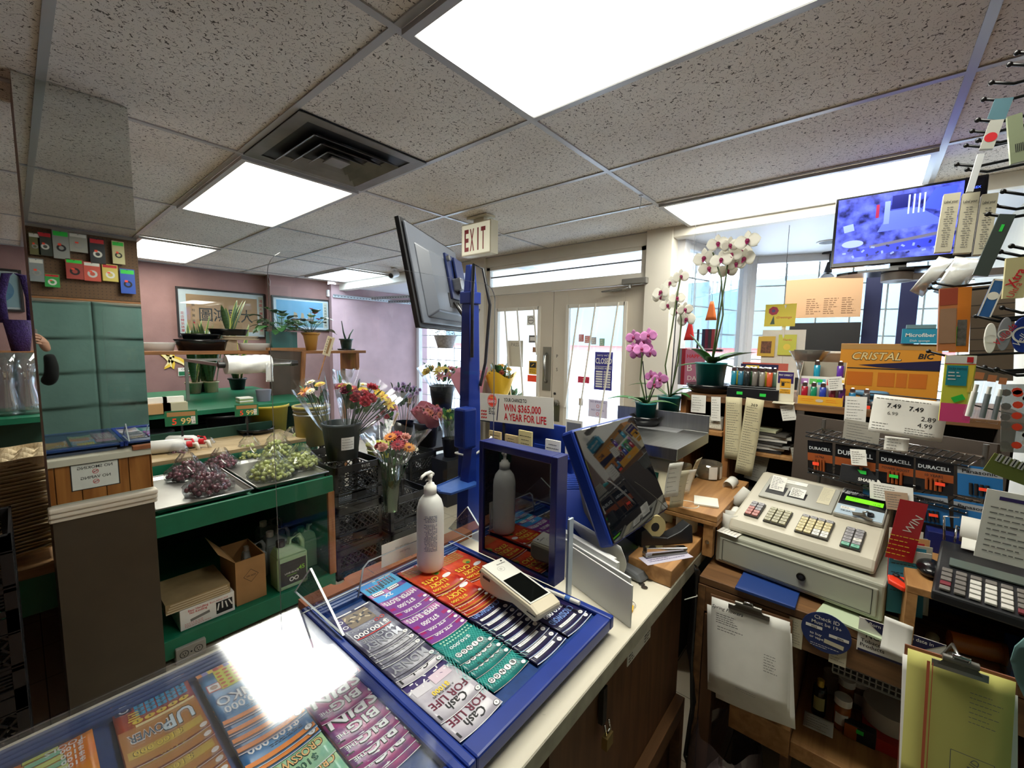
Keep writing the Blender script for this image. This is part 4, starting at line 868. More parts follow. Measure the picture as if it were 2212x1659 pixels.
p=W(1296,1570,y=yE+.045);b=MB();b.box((p.x-.0,yE+.04,p.z+.06),(.018,.012,.09),mat('hasp_metal','#3b3934',.4,.7));b.tube([(p.x-.008,yE+.03,p.z+.02),(p.x-.008,yE+.025,p.z-.0),(p.x+.012,yE+.025,p.z-.0),(p.x+.012,yE+.03,p.z+.02)],.003,CHROME,6);b.box((p.x,yE+.025,p.z-.02),(.03,.014,.03),mat('brass_lock','#a8915a',.35,.8));part(b,'padlock',e)
b=MB(fr((.257,1.0175,.765),(-1,0,0),(0,0,1)));
def nosmoke(b,w,h):
 b.box((0,0,-.0012),(w+.01,h+.01,.002),K);b.box((0,0,0),(w,h,.0016),WH)
 for k,(t_,yy)in enumerate((('NO SMOKING',h*.36),('NO VAPING',-h*.06))):
  b.text(t_,K,0,yy,h*.12,z=.0012,bold=.03,lim=w*.8);b.ring(0,yy-h*.2,h*.075,h*.095,RED,.0012);b.rect(0,yy-h*.2,h*.17,h*.018,RED,.0016,-.7);b.rect(0,yy-h*.2,h*.12,h*.02,K,.0012)
nosmoke(b,.19,.14);one(b,'no_smoking_sign','white NO SMOKING NO VAPING sign on the pine front, seen in the mirror','sign')
BRK=mat('terracotta_ledge','#a4633f',.8,noise=.15,nscale=14);b=MB()
pts=[(.42,1.0),(.42,1.045),(.50,1.05)]+[(.525+.018*math.cos(a),1.05-.018*math.sin(a)*1.0)for a in[pi-k*pi/6 for k in range(7)]]+[(.56,1.055),(.98,1.05),(.98,1.0)]
b.prism(pts,CT+.002,CT+.024,BRK)
for x in(.61,.74,.86):b.b2((x,1.01,CT+.0235),(x+.002,1.049,CT+.0245),K)
one(b,'ledge_strip','terracotta coloured notched strip along the customer edge behind the ticket case','ledge',bevel=.003)
def case(name,x0,x1,y0,y1,z0,z1,label,lid=False):
 e=empty(name,((x0+x1)/2,(y0+y1)/2,z0),label,'ticket display case');w,d,h=(x1-x0)/2,(y1-y0)/2,z1-z0;r=.018
 BD=mat('case_blue_floor','#1d3f7a',.35,noise=.2,nscale=60,coat=.3)
 b=MB();b.b2((-w,-d+.01,h-.016),(w,d,h-.012),BD);b.build('floor_plate',e)
 b=MB();b.b2((-w,-d,h-.03),(-w+r,d,h),BLUE);b.b2((w-r,-d,h-.03),(w,d,h),BLUE);b.b2((-w+r,-d,h-.03),(w-r,-d+.035,h),BLUE);b.build('frame',e,.004)
 b=MB();RI=mat('ribbed_blue','#2c4a86',.3,coat=.4)
 for k in range(4):b.b2((-w+r,d-.052+k*.013,h-.02),(w-r,d-.043+k*.013,h-.002-.001*k),RI)
 b.build('ribbed_rail',e,.002)
 b=MB();b.b2((-w+.01,-d+.012,.006),(w-.01,-d+.03,h-.03),mat('slate_grey_strip','#6f7784',.5));b.b2((-w+.06,-d+.02,0),(w-.03,d-.02,h-.05 if h>.06 else h*.3),mat('case_foot','#4a5468',.5));b.build('base',e)
 if lid:
  b=MB();b.b2((-w+.004,-d+.03,h+.003),(w-.004,d+.006,h+.0055),clear('case_lid','#fdfeff',.015,.06));b.build('clear_lid',e)
 return e
ZB=.928
cb=case('ticket_case',.393,.858,.405,.965,CT+.001,ZB,'blue framed lottery ticket case with four strips of tickets and LOCK slider')
b=MB(fr((0,-.28+.0115,.022),(1,0,0),(0,0,1)));b.text('LOCK',K,.12,0,.010,bold=.03);b.text('UNLOCK',K,-.0,0,.010,bold=.03);b.text('LOCK',K,-.14,0,.010,bold=.03);b.build('lock_lettering',cb)
ca=case('ticket_case',-.098,.392,.40,.965,CT+.001,ZB,'blue framed lottery ticket case under a shiny clear lid, nearest the camera',True)
b=MB();b.b2((-.262,.26,.012),(-.246,.30,.055),BLUE);b.build('corner_handle',ca,.004)
TK={}
def tm(n,c,r=.4,**k):return mat('ticket_'+n,c,r,**k)
def shine(n,c1,c2):
 m=tm(n,c1,.28);nt=m.node_tree;b=nt.nodes['Principled BSDF'];tc=nt.nodes.new('ShaderNodeTexCoord');no=nt.nodes.new('ShaderNodeTexNoise');no.inputs['Scale'].default_value=26;no.inputs['Detail'].default_value=4
 rp=nt.nodes.new('ShaderNodeValToRGB');rp.color_ramp.elements[0].color=srgb(c1);rp.color_ramp.elements[1].color=srgb(c2);rp.color_ramp.elements[0].position=.38;rp.color_ramp.elements[1].position=.62
 nt.links.new(tc.outputs['Object'],no.inputs[0]);nt.links.new(no.outputs['Fac'],rp.inputs[0]);nt.links.new(rp.outputs[0],b.inputs['Base Color']);return m
WT=tm('white','#efeff2');SIL=tm('silver','#b9bcc6',.25,metal=.5);PRP=tm('purple','#3a2a66');DK=tm('dark','#1b1a2c');GLD=tm('gold','#d9a93f',.3,metal=.3);YW=tm('yellow','#f0d24a');CY=tm('cyan','#37a7d8');PK=tm('pink','#e8679f');TEAL=tm('teal','#127a78');LT=tm('light_teal','#5fc6bd');RD=tm('red','#c7291f');NB=tm('navy','#1c1b45');LB=tm('light_blue','#7f9fe0');OR_=tm('orange','#ee8a25');LIME=tm('lime','#cfd84a');MAG=tm('magenta','#a31f6d')
def d_money(b,w,L):
 b.rect(0,-L*.28,w*.62,L*.30,tm('scene_brown','#7a6a56'),.0006);b.rect(w*.36,-L*.28,w*.2,L*.3,PRP,.0006);b.ring(w*.36,-L*.34,.004,.006,WT,.0009);b.ring(w*.36,-L*.2,.004,.006,WT,.0009)
 for k in range(14):b.rect(-w*.26+.006*(k%7)*1.4,-L*.36+.015*(k//7)+.004*(k%3),.012,.004,(tm('coin_pale','#c9b99a'),DK)[k%2],.0009,k*.7)
 for k in range(7):b.ring(-w*.38+k*w*.125,-L*.07,.0035,.0055,RD if k<2 else SIL,.0006)
 b.text('$100,000',WT,0,L*.06,.015,w=w*.8,bold=.05,z=.0009);b.rect(0,L*.125,w*.8,.003,RD,.0009)
 b.text('MACHINE',SIL,0,L*.20,.014,w=w*.72,bold=.05,z=.0009);b.text('MONEY',SIL,0,L*.33,.022,w=w*.8,bold=.05,z=.0009);b.rect(0,L*.44,w*.96,.0016,DK,.0009);b.disc(-w*.42,L*.42,.005,WT,.001);b.text('5',K,-w*.42,L*.42,.005,z=.0012)
def d_cash(b,w,L):
 b.rect(0,-L*.30,w*.96,L*.24,PRP,.0004);
 for k in range(26):b.rect(-w*.45+w*.9*k/25,-L*.2+.01*math.sin(k*2.3),.008,.003,(PRP,WT)[k%2],.0006,k*.9)
 b.rect(-w*.2,-L*.12,w*.4,L*.17,tm('pale_pink','#ddc8d6'),.0006);b.rect(w*.24,-L*.10,w*.36,L*.15,tm('pale_grey','#d5d2da'),.0006)
 b.text('$1000',YW,0,L*.07,.011,bold=.06,z=.0009);b.text('A WEEK FOR LIFE',K,w*.0,L*.125,.0045,z=.0009,bold=.02)
 b.text('FOR LIFE',tm('wine','#6b1f3a'),0,L*.23,.017,w=w*.80,bold=.02,z=.0009);b.text('Cash',K,-w*.02,L*.37,.019,w=w*.42,bold=.02,z=.0009,shear=.15);b.disc(-w*.43,L*.44,.006,K,.0006);b.disc(-w*.43,L*.44,.005,WT,.0008);b.text('4',K,-w*.43,L*.44,.005,z=.001);b.rect(w*.42,L*.42,.004,.012,K,.0008)
def d_hyper(b,w,L):
 b.rect(0,-L*.33,w*.98,L*.32,CY,.0004);b.rect(w*.3,-L*.43,w*.38,L*.11,tm('sky','#2d86cf'),.0006)
 for i in range(5):
  for j in range(5):b.rect(-w*.36+i*.0085,-L*.42+j*.0062,.006,.0045,K if j else RD,.0006);b.rect(w*.02+i*.0085,-L*.36+j*.0055,.006,.004,K if j else RD,.0006)
 for x in(-w*.16,w*.26):b.rect(x,-L*.13,w*.3,L*.10,K,.0006);b.rect(x,-L*.13,w*.28,L*.085,WT,.0008);[b.disc(x+(k-2)*.005,-L*.13,.002,K,.001,6)for k in range(5)]
 b.rect(0,L*.02,w*.98,L*.16,tm('hot_blue','#4aa0e4'),.0005);b.text('2X',WT,w*.12,L*.0,.014,bold=.06,z=.0009)
 b.rect(0,L*.36,w*.98,L*.26,tm('hyper_purple','#7d3f93'),.0005);b.text('HYPER SLOTS',WT,0,L*.20,.017,w=w*.84,bold=.06,z=.0009);b.text('$75,000',WT,w*.02,L*.37,.014,w=w*.46,bold=.05,z=.0009)
 for x in(-w*.38,w*.4):b.rect(x,L*.38,.014,.011,MAG,.0008)
 b.disc(-w*.43,L*.44,.0045,WT,.001)
def d_bingo(b,w,L):
 b.rect(0,-L*.30,w*.98,L*.38,tm('bingo_cream','#dfe8cf'),.0004)
 for x in(-w*.26,w*.06):b.rect(x,-L*.28,w*.26,L*.12,LIME,.0006)
 for i in range(11):
  for j in range(3):b.disc(-w*.45+i*w*.075+(j%2)*.003,-L*.12+j*.009,.0038,(TEAL),.0006,10);b.disc(-w*.45+i*w*.075+(j%2)*.003,-L*.12+j*.009+.0005,.0026,tm('ball','#a9d8c0'),.0008,8)
 for k in range(18):b.rect(-w*.5+w*k/17,L*.2,.0007,L*.5,LT,.0005,.5);b.rect(-w*.5+w*k/17,L*.2,.0007,L*.5,LT,.0005,-.5)
 b.text('$50,000',WT,w*.02,L*.13,.009,w=w*.55,z=.0009,bold=.03)
 for k,ch in enumerate('BINGO'):x=-w*.30+k*w*.15;b.disc(x,L*.32,.0078,K,.0008);b.disc(x,L*.32,.0070,WT,.001);b.text(ch,K,x,L*.32,.0085,z=.0013,bold=.06)
 b.disc(-w*.43,L*.44,.0045,WT,.0012);b.rect(0,L*.495,w*.98,.0008,K,.0012)
def d_lucky(b,w,L):
 for i in range(7):
  for j in range(4):b.rect(-w*.3+i*.0115,-L*.42+j*.010,.0095,.008,tm('lucky_gold','#a87437'),.0006)
 b.disc(-w*.22,-L*.06,.012,GLD,.0006);b.disc(-w*.2,-L*.02,.006,tm('cat_green','#4d8a3f'),.0009);b.disc(-w*.33,L*.13,.013,WT,.0006,ry=.008)
 b.text('LUCKY',YW,w*.06,L*.22,.017,w=w*.55,bold=.06,z=.0009);b.text('CATS',YW,w*.12,L*.07,.017,w=w*.48,bold=.06,z=.0009);b.text('$75,000',YW,w*.14,L*.35,.010,w=w*.5,bold=.04,z=.0009)
 b.rect(0,L*.44,w*.97,.003,GLD,.0008);b.rect(0,L*.47,w*.97,.0014,K,.0009);b.disc(-w*.43,L*.42,.0045,WT,.001)
def d_cross(b,w,L):
 for i in range(9):
  for j in range(8):
   if(i*3+j*5)%4:b.rect(-w*.32+i*.0078,-L*.42+j*.0075,.0066,.0064,WT,.0006)
 b.rect(w*.38,-L*.2,w*.16,L*.4,RD,.0006)
 b.text('$50,000',WT,0,L*.06,.011,w=w*.7,z=.0009,bold=.05);b.text('CROSSWORD',LB,-w*.01,L*.22,.018,w=w*.84,bold=.05,z=.0009)
 b.rect(w*.04,L*.375,w*.66,.0095,K,.0007);b.rect(w*.04,L*.375,w*.64,.0075,WT,.0009);b.text('CHOICE ONE TWO THREE',INK,w*.04,L*.375,.003,z=.0011,lim=w*.6);b.disc(-w*.40,L*.42,.0055,WT,.001);b.text('3',K,-w*.40,L*.42,.004,z=.0013);b.rect(0,L*.49,w*.98,.0008,LB,.0009)
def d_plinko(b,w,L):
 for k in range(12):b.rect(-w*.46+k*w*.084,-L*.46,w*.08,L*.06,(RD,YW,tm('mauve','#8a86c8'),OR_)[k%4],.0005,.15)
 b.rect(-w*.08,-L*.25,w*.7,L*.36,LIME,.0006)
 for i in range(6):
  for j in range(5):b.disc(-w*.36+i*w*.115,-L*.39+j*L*.067+(i%2)*.004,.0042,RD,.0009,12,.0032)
 b.rect(w*.36,-L*.16,w*.2,L*.14,RD,.0007);b.rect(w*.36,-L*.16,w*.17,L*.11,WT,.0009);b.disc(w*.36,-L*.16,.006,tm('tan','#a8846a'),.0011)
 b.text('PLINKO',PRP,.0005,L*.115,.026,w=w*.88,bold=.09,z=.0008);b.text('PLINKO',WT,0,L*.115,.024,w=w*.86,bold=.03,z=.0011);b.text('$500,000',WT,.002,L*.27,.018,w=w*.74,bold=.04,z=.0009);b.lines(-w*.35,w*.4,L*.33,L*.38,2,DK,.0016,.0009,3)
 b.rect(0,L*.44,w*.98,.009,OR_,.0007);b.rect(0,L*.475,w*.98,.0016,DK,.0009);b.disc(-w*.40,L*.43,.0062,K,.0009);b.disc(-w*.40,L*.43,.0053,WT,.0011);b.text('5',K,-w*.40,L*.43,.005,z=.0014)
def d_spin(b,w,L):
 b.rect(0,-L*.36,w*.98,L*.26,tm('spin_pale','#c79ac0'),.0004)
 for k in range(8):b.disc(-w*.40+k*w*.11,-L*.16,.0062,K,.0005);b.disc(-w*.40+k*w*.11,-L*.16,.0056,(OR_,OR_,PK,PK,PK,PK,PK,PK)[k],.0007);b.text('$',WT,-w*.40+k*w*.11,-L*.16,.006,z=.001,bold=.03)
 b.text('$500,000',WT,.0,-L*.05,.017,w=w*.86,bold=.06,z=.0009);b.rect(0,L*.04,w*.9,.008,K,.0007);b.text('WIN A SPIN',YW,0,L*.04,.0045,z=.0009,bold=.03)
 b.text('SPIN',K,.0008,L*.18,.030,w=w*.9,bold=.09,z=.0008);b.text('SPIN',WT,0,L*.18,.027,w=w*.88,bold=.05,z=.0011,shear=.1)
 b.text('BIG',K,-.002,L*.36,.021,w=w*.52,bold=.10,z=.0008);b.text('BIG',WT,-.002,L*.36,.019,w=w*.5,bold=.05,z=.0011);b.text('THE',WT,w*.34,L*.37,.008,bold=.04,z=.0011);b.disc(-w*.42,L*.44,.0055,WT,.001);b.text('5',K,-w*.42,L*.44,.005,z=.0013);b.rect(w*.42,L*.44,.012,.003,K,.0009)
def d_power(b,w,L):
 for i in range(5):
  for j in range(5):b.rect(-w*.38+i*w*.14,-L*.44+j*L*.062,w*.12,L*.05,CY,.0006);b.text('$',DK,-w*.38+i*w*.14,-L*.44+j*L*.062,.006,z=.0009,bold=.04)
 b.rect(w*.37,-L*.39,w*.2,L*.2,NB,.0006);b.ring(w*.36,-L*.44,.004,.0062,WT,.0009);b.ring(w*.36,-L*.34,.004,.0062,WT,.0009)
 for k in range(5):b.disc(-w*.36+k*w*.15,-L*.10,.007,YW,.0006,ry=.005);b.text('$',DK,-w*.36+k*w*.15,-L*.10,.005,z=.0009)
 b.lines(w*.2,w*.44,-L*.26,-L*.12,4,YW,.003,.0009,8);b.rect(0,L*.22,w*.98,L*.5,tm('power_tan','#b97a34'),.0004);b.rect(-w*.1,-L*.035,w*.76,.006,tm('cream','#efe2b0'),.0007)
 b.text('UP',K,-w*.20,L*.14,.036,w=w*.42,bold=.09,z=.0008);b.text('UP',tm('ice','#cfe3f2'),-w*.20,L*.14,.033,w=w*.4,bold=.04,z=.0011)
 b.text('POWER',WT,w*.16,L*.13,.022,w=w*.5,bold=.10,z=.0008,rot=0.0);b.text('POWER',tm('steel_blue','#2b5878'),w*.16,L*.13,.019,w=w*.47,bold=.04,z=.0011)
 b.rect(0,L*.33,w*.9,.017,tm('gold_band','#cfb247'),.0007);b.text('$100,000',K,.01,L*.33,.012,w=w*.6,bold=.05,z=.001);b.text('$100,000',YW,.01,L*.33,.011,w=w*.58,bold=.02,z=.0012);b.disc(-w*.43,L*.43,.005,WT,.001);b.rect(0,L*.485,w*.98,.001,K,.0009)
def d_orange(b,w,L):
 b.text('100X',YW,w*.1,-L*.42,.010,bold=.05,z=.0009);b.text('TOOLS',WT,-w*.2,-L*.30,.010,bold=.05,z=.0009)
 for k in range(5):b.rect(w*.05-k*.002,-L*.34+k*.013,w*.36,.010,tm('mint','#7fc9a8')if k%2 else tm('bar_yellow','#d9e070'),.0007);b.rect(w*.05-k*.002,-L*.34+k*.013,w*.38,.0115,DK,.0005)
 for k in range(4):b.text('$100',WT,-w*.26,-L*.24+k*.013,.009,bold=.06,z=.0009)
 b.ring(w*.40,-L*.42,.004,.006,tm('brown','#9a5a20'),.0009);b.ring(w*.40,-L*.34,.004,.006,tm('brown','#9a5a20'),.0009);b.rect(w*.36,-L*.18,w*.24,L*.16,tm('deep_blue','#1f5d8c'),.0007);b.text('6000',YW,w*.36,-L*.14,.007,bold=.04,z=.001)
 b.text('MONEY',WT,0,L*.2,.02,w=w*.8,bold=.05,z=.0009);b.text('100X',YW,0,L*.36,.025,w=w*.8,bold=.05,z=.0009)
def d_trip(b,w,L):
 b.text('CROSSWORD',K,0,L*.24,.016,w=w*.92,bold=.1,z=.0008);b.text('CROSSWORD',tm('peach','#f3c07a'),0,L*.24,.015,w=w*.9,bold=.03,z=.0011);b.text('TRIPLER',K,-w*.02,L*.10,.014,w=w*.66,bold=.04,z=.0009);b.text('$100,000',tm('dkgreen','#1f5d46'),0,L*.38,.013,w=w*.6,bold=.03,z=.0009)
 for i in range(9):
  for j in range(7):
   if(i*5+j*3)%4:b.rect(-w*.32+i*.008,-L*.42+j*.0075,.0066,.0064,WT,.0006)
 b.rect(w*.40,L*.4,.004,.016,K,.0009)
KIND={'money':(d_money,shine('money_base','#46435c','#8d8fa0'),'grey and purple money machine'),'cash':(d_cash,shine('cash_base','#b5b0bd','#cdcad2'),'lavender grey cash for life'),'hyper':(d_hyper,shine('hyper_base','#5a3f96','#c67fb8'),'pink and blue hyper slots'),'bingo':(d_bingo,shine('bingo_base','#0f6a6c','#1b9088'),'teal bingo'),'lucky':(d_lucky,shine('lucky_base','#b0241a','#d9532c'),'red and gold lucky cats'),'cross':(d_cross,shine('cross_base','#191a3e','#2c2350'),'navy crossword'),'plinko':(d_plinko,shine('plinko_base','#2c6ea8','#5c9cd0'),'blue plinko'),'spin':(d_spin,shine('spin_base','#6a2a78','#c22f7f'),'magenta big spin'),'power':(d_power,shine('power_base','#8c2334','#b5482f'),'red and gold power up'),'orange':(d_orange,shine('orange_base','#ee7d1e','#f39b35'),'orange tools'),'trip':(d_trip,shine('trip_base','#7fbf9f','#b9d9a0'),'pale green crossword tripler')}
ORD=['first','second','third','fourth','fifth','sixth','seventh','eighth','ninth','tenth','eleventh']
proto={}
def strip(xc,w,items,zt,case_nm):
 """tickets overlapped like shingles; the one nearest the customer on top; items are (kind, y of its employee-side end, length)"""
 n=len(items);cnt={}
 tot={}
 for k,_,_ in items:tot[k]=tot.get(k,0)+1
 for i,(k,ye,L)in enumerate(items):
  z=zt+(n-1-i)*.0011;key=(k,w,L)
  cnt[k]=cnt.get(k,0)+1
  lb=('the only ' if tot[k]==1 else ORD[cnt[k]-1]+' ')+KIND[k][2]+' scratch ticket '+('' if tot[k]==1 else 'from the customer side ')+case_nm
  if key not in proto:
   b=MB(warp=lambda v,w=w,L=L:(v.x,v.y,v.z+.005*(2*v.x/w)**2*(.25+.75*(v.y/L+.5))))
   fn,base,_=KIND[k];b.grid(lambda u,v:((u-.5)*w,(v-.5)*L,0),10,4,base,.0003)
   b.rect(0,L*.497,w,.0012,WT,.0003);b.rect(-w*.28,-L*.48,w*.35,.004,WT,.0004);b.rect(w*.18,-L*.48,w*.4,.004,WT,.0004)
   fn(b,w,L);o=b.build('scratch_ticket');o.rotation_euler=(0,0,pi);o.location=(xc,ye+L/2,z);proto[key]=o;tag(o,lb,'lottery ticket','scratch tickets fanned in the cases')
  else:dup(proto[key],(xc,ye+L/2,z),None,lb)
  o=proto[key]
ey=lambda px,py:W(px,py,z=ZB).y
w_=.1015
strip(.466,w_,[('money',ey(809,1414),.170),('money',ey(824,1425),.17),('money',ey(835,1438),.17),('money',ey(865,1465),.17),('cash',ey(876,1476),.14),('cash',ey(961,1552),.14),('cash',ey(1004,1587),.14)],ZB-.011,'in the LOCK case')
strip(.571,w_,[('hyper',ey(861,1326),.165),('hyper',ey(876,1335),.165),('hyper',ey(915,1363),.165),('hyper',ey(928,1374),.165),('hyper',ey(942,1385),.165),('bingo',ey(1002,1429),.14),('bingo',ey(1020,1443),.14),('bingo',ey(1036,1456),.14),('bingo',ey(1077,1482),.14)],ZB-.011,'in the LOCK case')
strip(.676,w_,[('lucky',ey(954,1288),.165),('lucky',ey(993,1313),.165),('lucky',ey(1006,1323),.165),('lucky',ey(1019,1332),.165)]+[('cross',ey(*q),.135)for q in((1050,1348),(1064,1358),(1080,1368),(1097,1380),(1114,1390),(1132,1401),(1150,1413),(1168,1425))],ZB-.011,'under the card terminal')
strip(.784,w_,[('lucky',ey(1040,1243),.165),('lucky',ey(1100,1280),.165),('cross',ey(1220,1359),.135),('cross',ey(1233,1364),.135)],ZB-.011,'near the envelopes')
strip(-.008,w_,[('orange',.76,.18),('orange',.70,.18)],ZB-.011,'in the lidded case')
strip(.117,w_,[('power',ey(303,1651),.17)]+[('power',ey(*q)-.0,.17)for q in((318,1668),(345,1700),(362,1716),(377,1735))],ZB-.011,'in the lidded case')
strip(.230,w_,[('plinko',ey(*q),.165)for q in((492,1570),(505,1588),(516,1606),(526,1625),(552,1656))]+[('plinko',ey(552,1656)-.012,.165),('trip',ey(552,1656)-.06,.14),('trip',ey(552,1656)-.10,.14)],ZB-.011,'in the lidded case')
strip(.335,w_,[('spin',ey(*q),.165)for q in((657,1527),(703,1563),(748,1606),(770,1628),(790,1650))]+[('spin',ey(790,1650)-.02,.165),('spin',ey(790,1650)-.032,.165)],ZB-.011,'in the lidded case')
gx0,gx1,gy,gz0,gz1=.342,1.022,.942,CT+.002,1.735
e=empty('sneeze_guard',((gx0+gx1)/2,gy,gz0),'tall clear acrylic sneeze guard with rounded corners standing over the ticket case','sneeze guard')
def panel(e,x0,x1,z0,z1,y,notch=None,r=.05,th=.004):
 def arc(cx,cz,a0,rr):return[(cx+rr*math.cos(a0+k*pi/12),cz+rr*math.sin(a0+k*pi/12))for k in range(7)]
 pts=[]
 if notch:
  n0,n1,nz=notch;pts+=[(x0,z0),(n0,z0)]+[(n0+.02-.02*math.cos(k*pi/12),nz-.02+.02*math.sin(k*pi/12))for k in range(7)]+[(n1-.02+.02*math.sin(k*pi/12),nz-.02+.02*math.cos(k*pi/12))for k in range(7)]+[(n1,z0),(x1,z0)]
 else:pts+=[(x0,z0),(x1,z0)]
 pts+=arc(x1-r,z1-r,0,r)+arc(x0+r,z1-r,pi/2,r)
 L_=e.location;P=[V((x-L_.x,y-L_.y,z-L_.z))for x,z in pts]
 b=MB();n=len(P);b.add(P,[tuple(range(n))],ACR);b.build('sheet',e)
 b=MB();o_=V((0,th/2,0));b.add([p-o_ for p in P]+[p+o_ for p in P],[(i,(i+1)%n,n+(i+1)%n,n+i)for i in range(n)],ACRE);b.build('polished_edge',e)
panel(e,gx0,gx1,ZB+.002,gz1,gy,None)
def foot(e,x,y0,y1,z1,ya,zb,nm='foot'):
 L_=e.location;tri=[V((x,y0,zb))-L_,V((x,y1,zb))-L_,V((x,ya,z1))-L_]
 b=MB();b.add(tri,[(0,1,2)],ACR);o_=V((.0025,0,0))
 b.add([p-o_ for p in tri]+[p+o_ for p in tri],[(i,(i+1)%3,3+(i+1)%3,3+i)for i in range(3)],ACRE);b.build(nm,e)
foot(e,.408,.795,1.03,1.03,.94,ZB+.008);foot(e,.902,.83,1.03,1.03,.94,ZB+.002)
b=MB();L_=e.location
lo_=[(.50,ZB+.004),(.515,1.0),(.53,1.012),(.735,1.012),(.742,ZB+.004)]
ol=[V((x-L_.x,.90-L_.y,z-L_.z))for x,z in lo_];b.tube(ol,.0022,ACRE,6);b.add(ol,[tuple(range(5))],ACR);b.build('slot_piece',e)
pa,pb_,pc,pd=[W(*q,y=gy-.012)for q in((823,1186),(908,1140),(908,1190),(828,1227))];ctr=(pa+pb_+pc+pd)/4
M=fr((ctr.x,gy-.012,ctr.z),(1,0,0),(0,0,1))@Matrix.Rotation(R(-1),4,'Z');b=card(M,(pb_.x-pa.x),.085*1.0 if 0 else(pa.z+pb_.z-pc.z-pd.z)/2,mat('beige_paper','#d8d4c4',.7));b.text('Thank you',INK,.01,-.008,.006,z=.0005,rot=pi);b.text('Please cash only',INK,0,.008,.005,z=.0005,rot=pi)
one(b,'paper_note','small cream handwritten note taped to the acrylic guard','note')
px_,py_=1.018,1.052
e=empty('display_pole',(px_,py_,CT),'tall royal blue square pole rising from the counter beside the guard','pole')
b=MB();b.hexa([(-.035,-.03,.002),(.035,-.03,.002),(.035,.03,.002),(-.035,.03,.002)],[(-.022,-.02,.80),(.022,-.02,.80),(.022,.02,.80),(-.022,.02,.80)],BLUE);b.build('column',e,.003)
b=MB();b.b2((-.026,-.026,.80),(.026,.026,.84),BLUE);b.hexa([(-.018,-.016,.84),(.018,-.016,.84),(.018,.016,.84),(-.018,.016,.84)],[(-.012,-.012,.93),(.012,-.012,.93),(.012,.012,.93),(-.012,.012,.93)],BLUE);b.build('cap',e,.003)
b=MB();b.tube([(-.02,-.03,.62),(-.03,-.04,.8),(-.005,-.02,.93),(.03,-.03,.92),(.055,-.04,.80),(.04,-.035,.6),(.02,-.03,.52)],.0055,BLKP,8);b.build('cable',e)
b=MB();b.tube([(-.03,-.04,.28),(.03,-.04,.30),(.07,-.04,.335)],.004,WH,6);b.tube([(-.03,-.04,.28),(-.03,.04,.28),(.04,.04,.28)],.004,WH,6);b.build('cable_tie',e)
dep=1.26
def at_depth(px,py,d):v=_f+_r*((px-1106)/F_PX)-_u*((py-829.5)/F_PX);return CAM+v*d
nt_,nb_=at_depth(870,468,dep),at_depth(910,706,dep)
M=fr(nb_,(math.cos(R(29)),math.sin(R(29)),0),nt_-nb_);hM=(nt_-nb_).length;wM=.49
e=bpy.data.objects.new('customer_monitor',None);COL.objects.link(e);e.matrix_world=M;tag(e,'customer monitor seen from behind, tilted on the blue pole','monitor')
TVB=mat('monitor_grey_back','#5d626c',.35,noise=.06);b=MB();b.b2((0,0,-.02),(wM,hM,-.004),BLKP);b.build('bezel',e,.003)
b=MB();b.b2((.012,.012,-.004),(wM-.012,hM-.012,.006),TVB);b.hexa([(.05,.03,.006),(wM-.03,.03,.006),(wM-.03,hM*.80,.006),(.05,hM*.80,.006)],[(.09,.05,.035),(wM-.06,.05,.035),(wM-.06,hM*.72,.035),(.09,hM*.72,.035)],TVB);b.build('rear_housing',e,.006)
b=MB();b.b2((.2,.07,.034),(.36,.12,.0365),K);b.build('port_recess',e)
b=MB();b.add([(0.01,.01,-.0205),(wM-.01,.01,-.0205),(wM-.01,hM-.01,-.0205),(.01,hM-.01,-.0205)],[(3,2,1,0)],mat('screen_glow_dark','#101620',.1));b.build('screen',e)
b=MB();b.b2((.22,.10,.036),(.30,.26,.045),NAVY);b.b2((.24,.13,.045),(.28,.17,.075),STEEL);b.cyl((.23,.24,.045),(.23,.24,.055),.010,STEEL);b.b2((.27,.12,.05),(.36,.25,.058),NAVY);b.build('mounting_bracket',e,.002)
b=MB();
for k in range(3):b.tube([(.24+.02*k,.09,.038),(.25+.02*k,.03,.06),(.30+.02*k,.01,.08),(.33,.06+.02*k,.10)],.004,(BLKP,STEEL,BLKP)[k],6)
b.build('cables',e)
M=fr((px_-.06,py_-.03,CT+.30),(math.cos(R(-60)),math.sin(R(-60)),0),(0,0,1));
e=empty('pole_holder',(px_-.045,py_-.05,CT+.40),'blue plastic holder with open scoop tray clipped to the pole','holder')
LBL=mat('light_blue_plastic','#3a66b8',.35)
b=MB();b.hexa([(-.07,-.02,-.16),(.03,-.02,-.16),(.03,.02,-.16),(-.07,.02,-.16)],[(-.035,-.015,.0),(.03,-.015,0),(.03,.03,0),(-.035,.03,0)],BLUE)if 0 else b.b2((-.045,-.02,-.08),(.012,.035,.055),BLUE);b.build('dispenser',e,.008)
b=MB();b.hexa([(-.03,-.02,-.20),(.01,-.02,-.20),(.01,.02,-.20),(-.03,.02,-.20)],[(-.01,-.02,-.08),(.01,-.02,-.08),(.01,.02,-.08),(-.01,.02,-.08)],BLUE);b.build('arm',e,.002)
b=MB();b.prism([(-.13,-.05),(-.02,-.05),(.0,-.03),(.0,.05),(-.13,.03),(-.145,-.01)],-.20,-.193,LBL);b.tube([(-.14,-.01,-.193),(-.13,.03,-.193),(0,.05,-.193)],.003,LBL,6);b.build('scoop_tray',e,.002)
p=W(925,1228,z=ZB);e=empty('sanitizer_bottle',(p.x,p.y-.01,ZB+.008),'large white hand sanitizer pump bottle beside the acrylic guard','bottle')
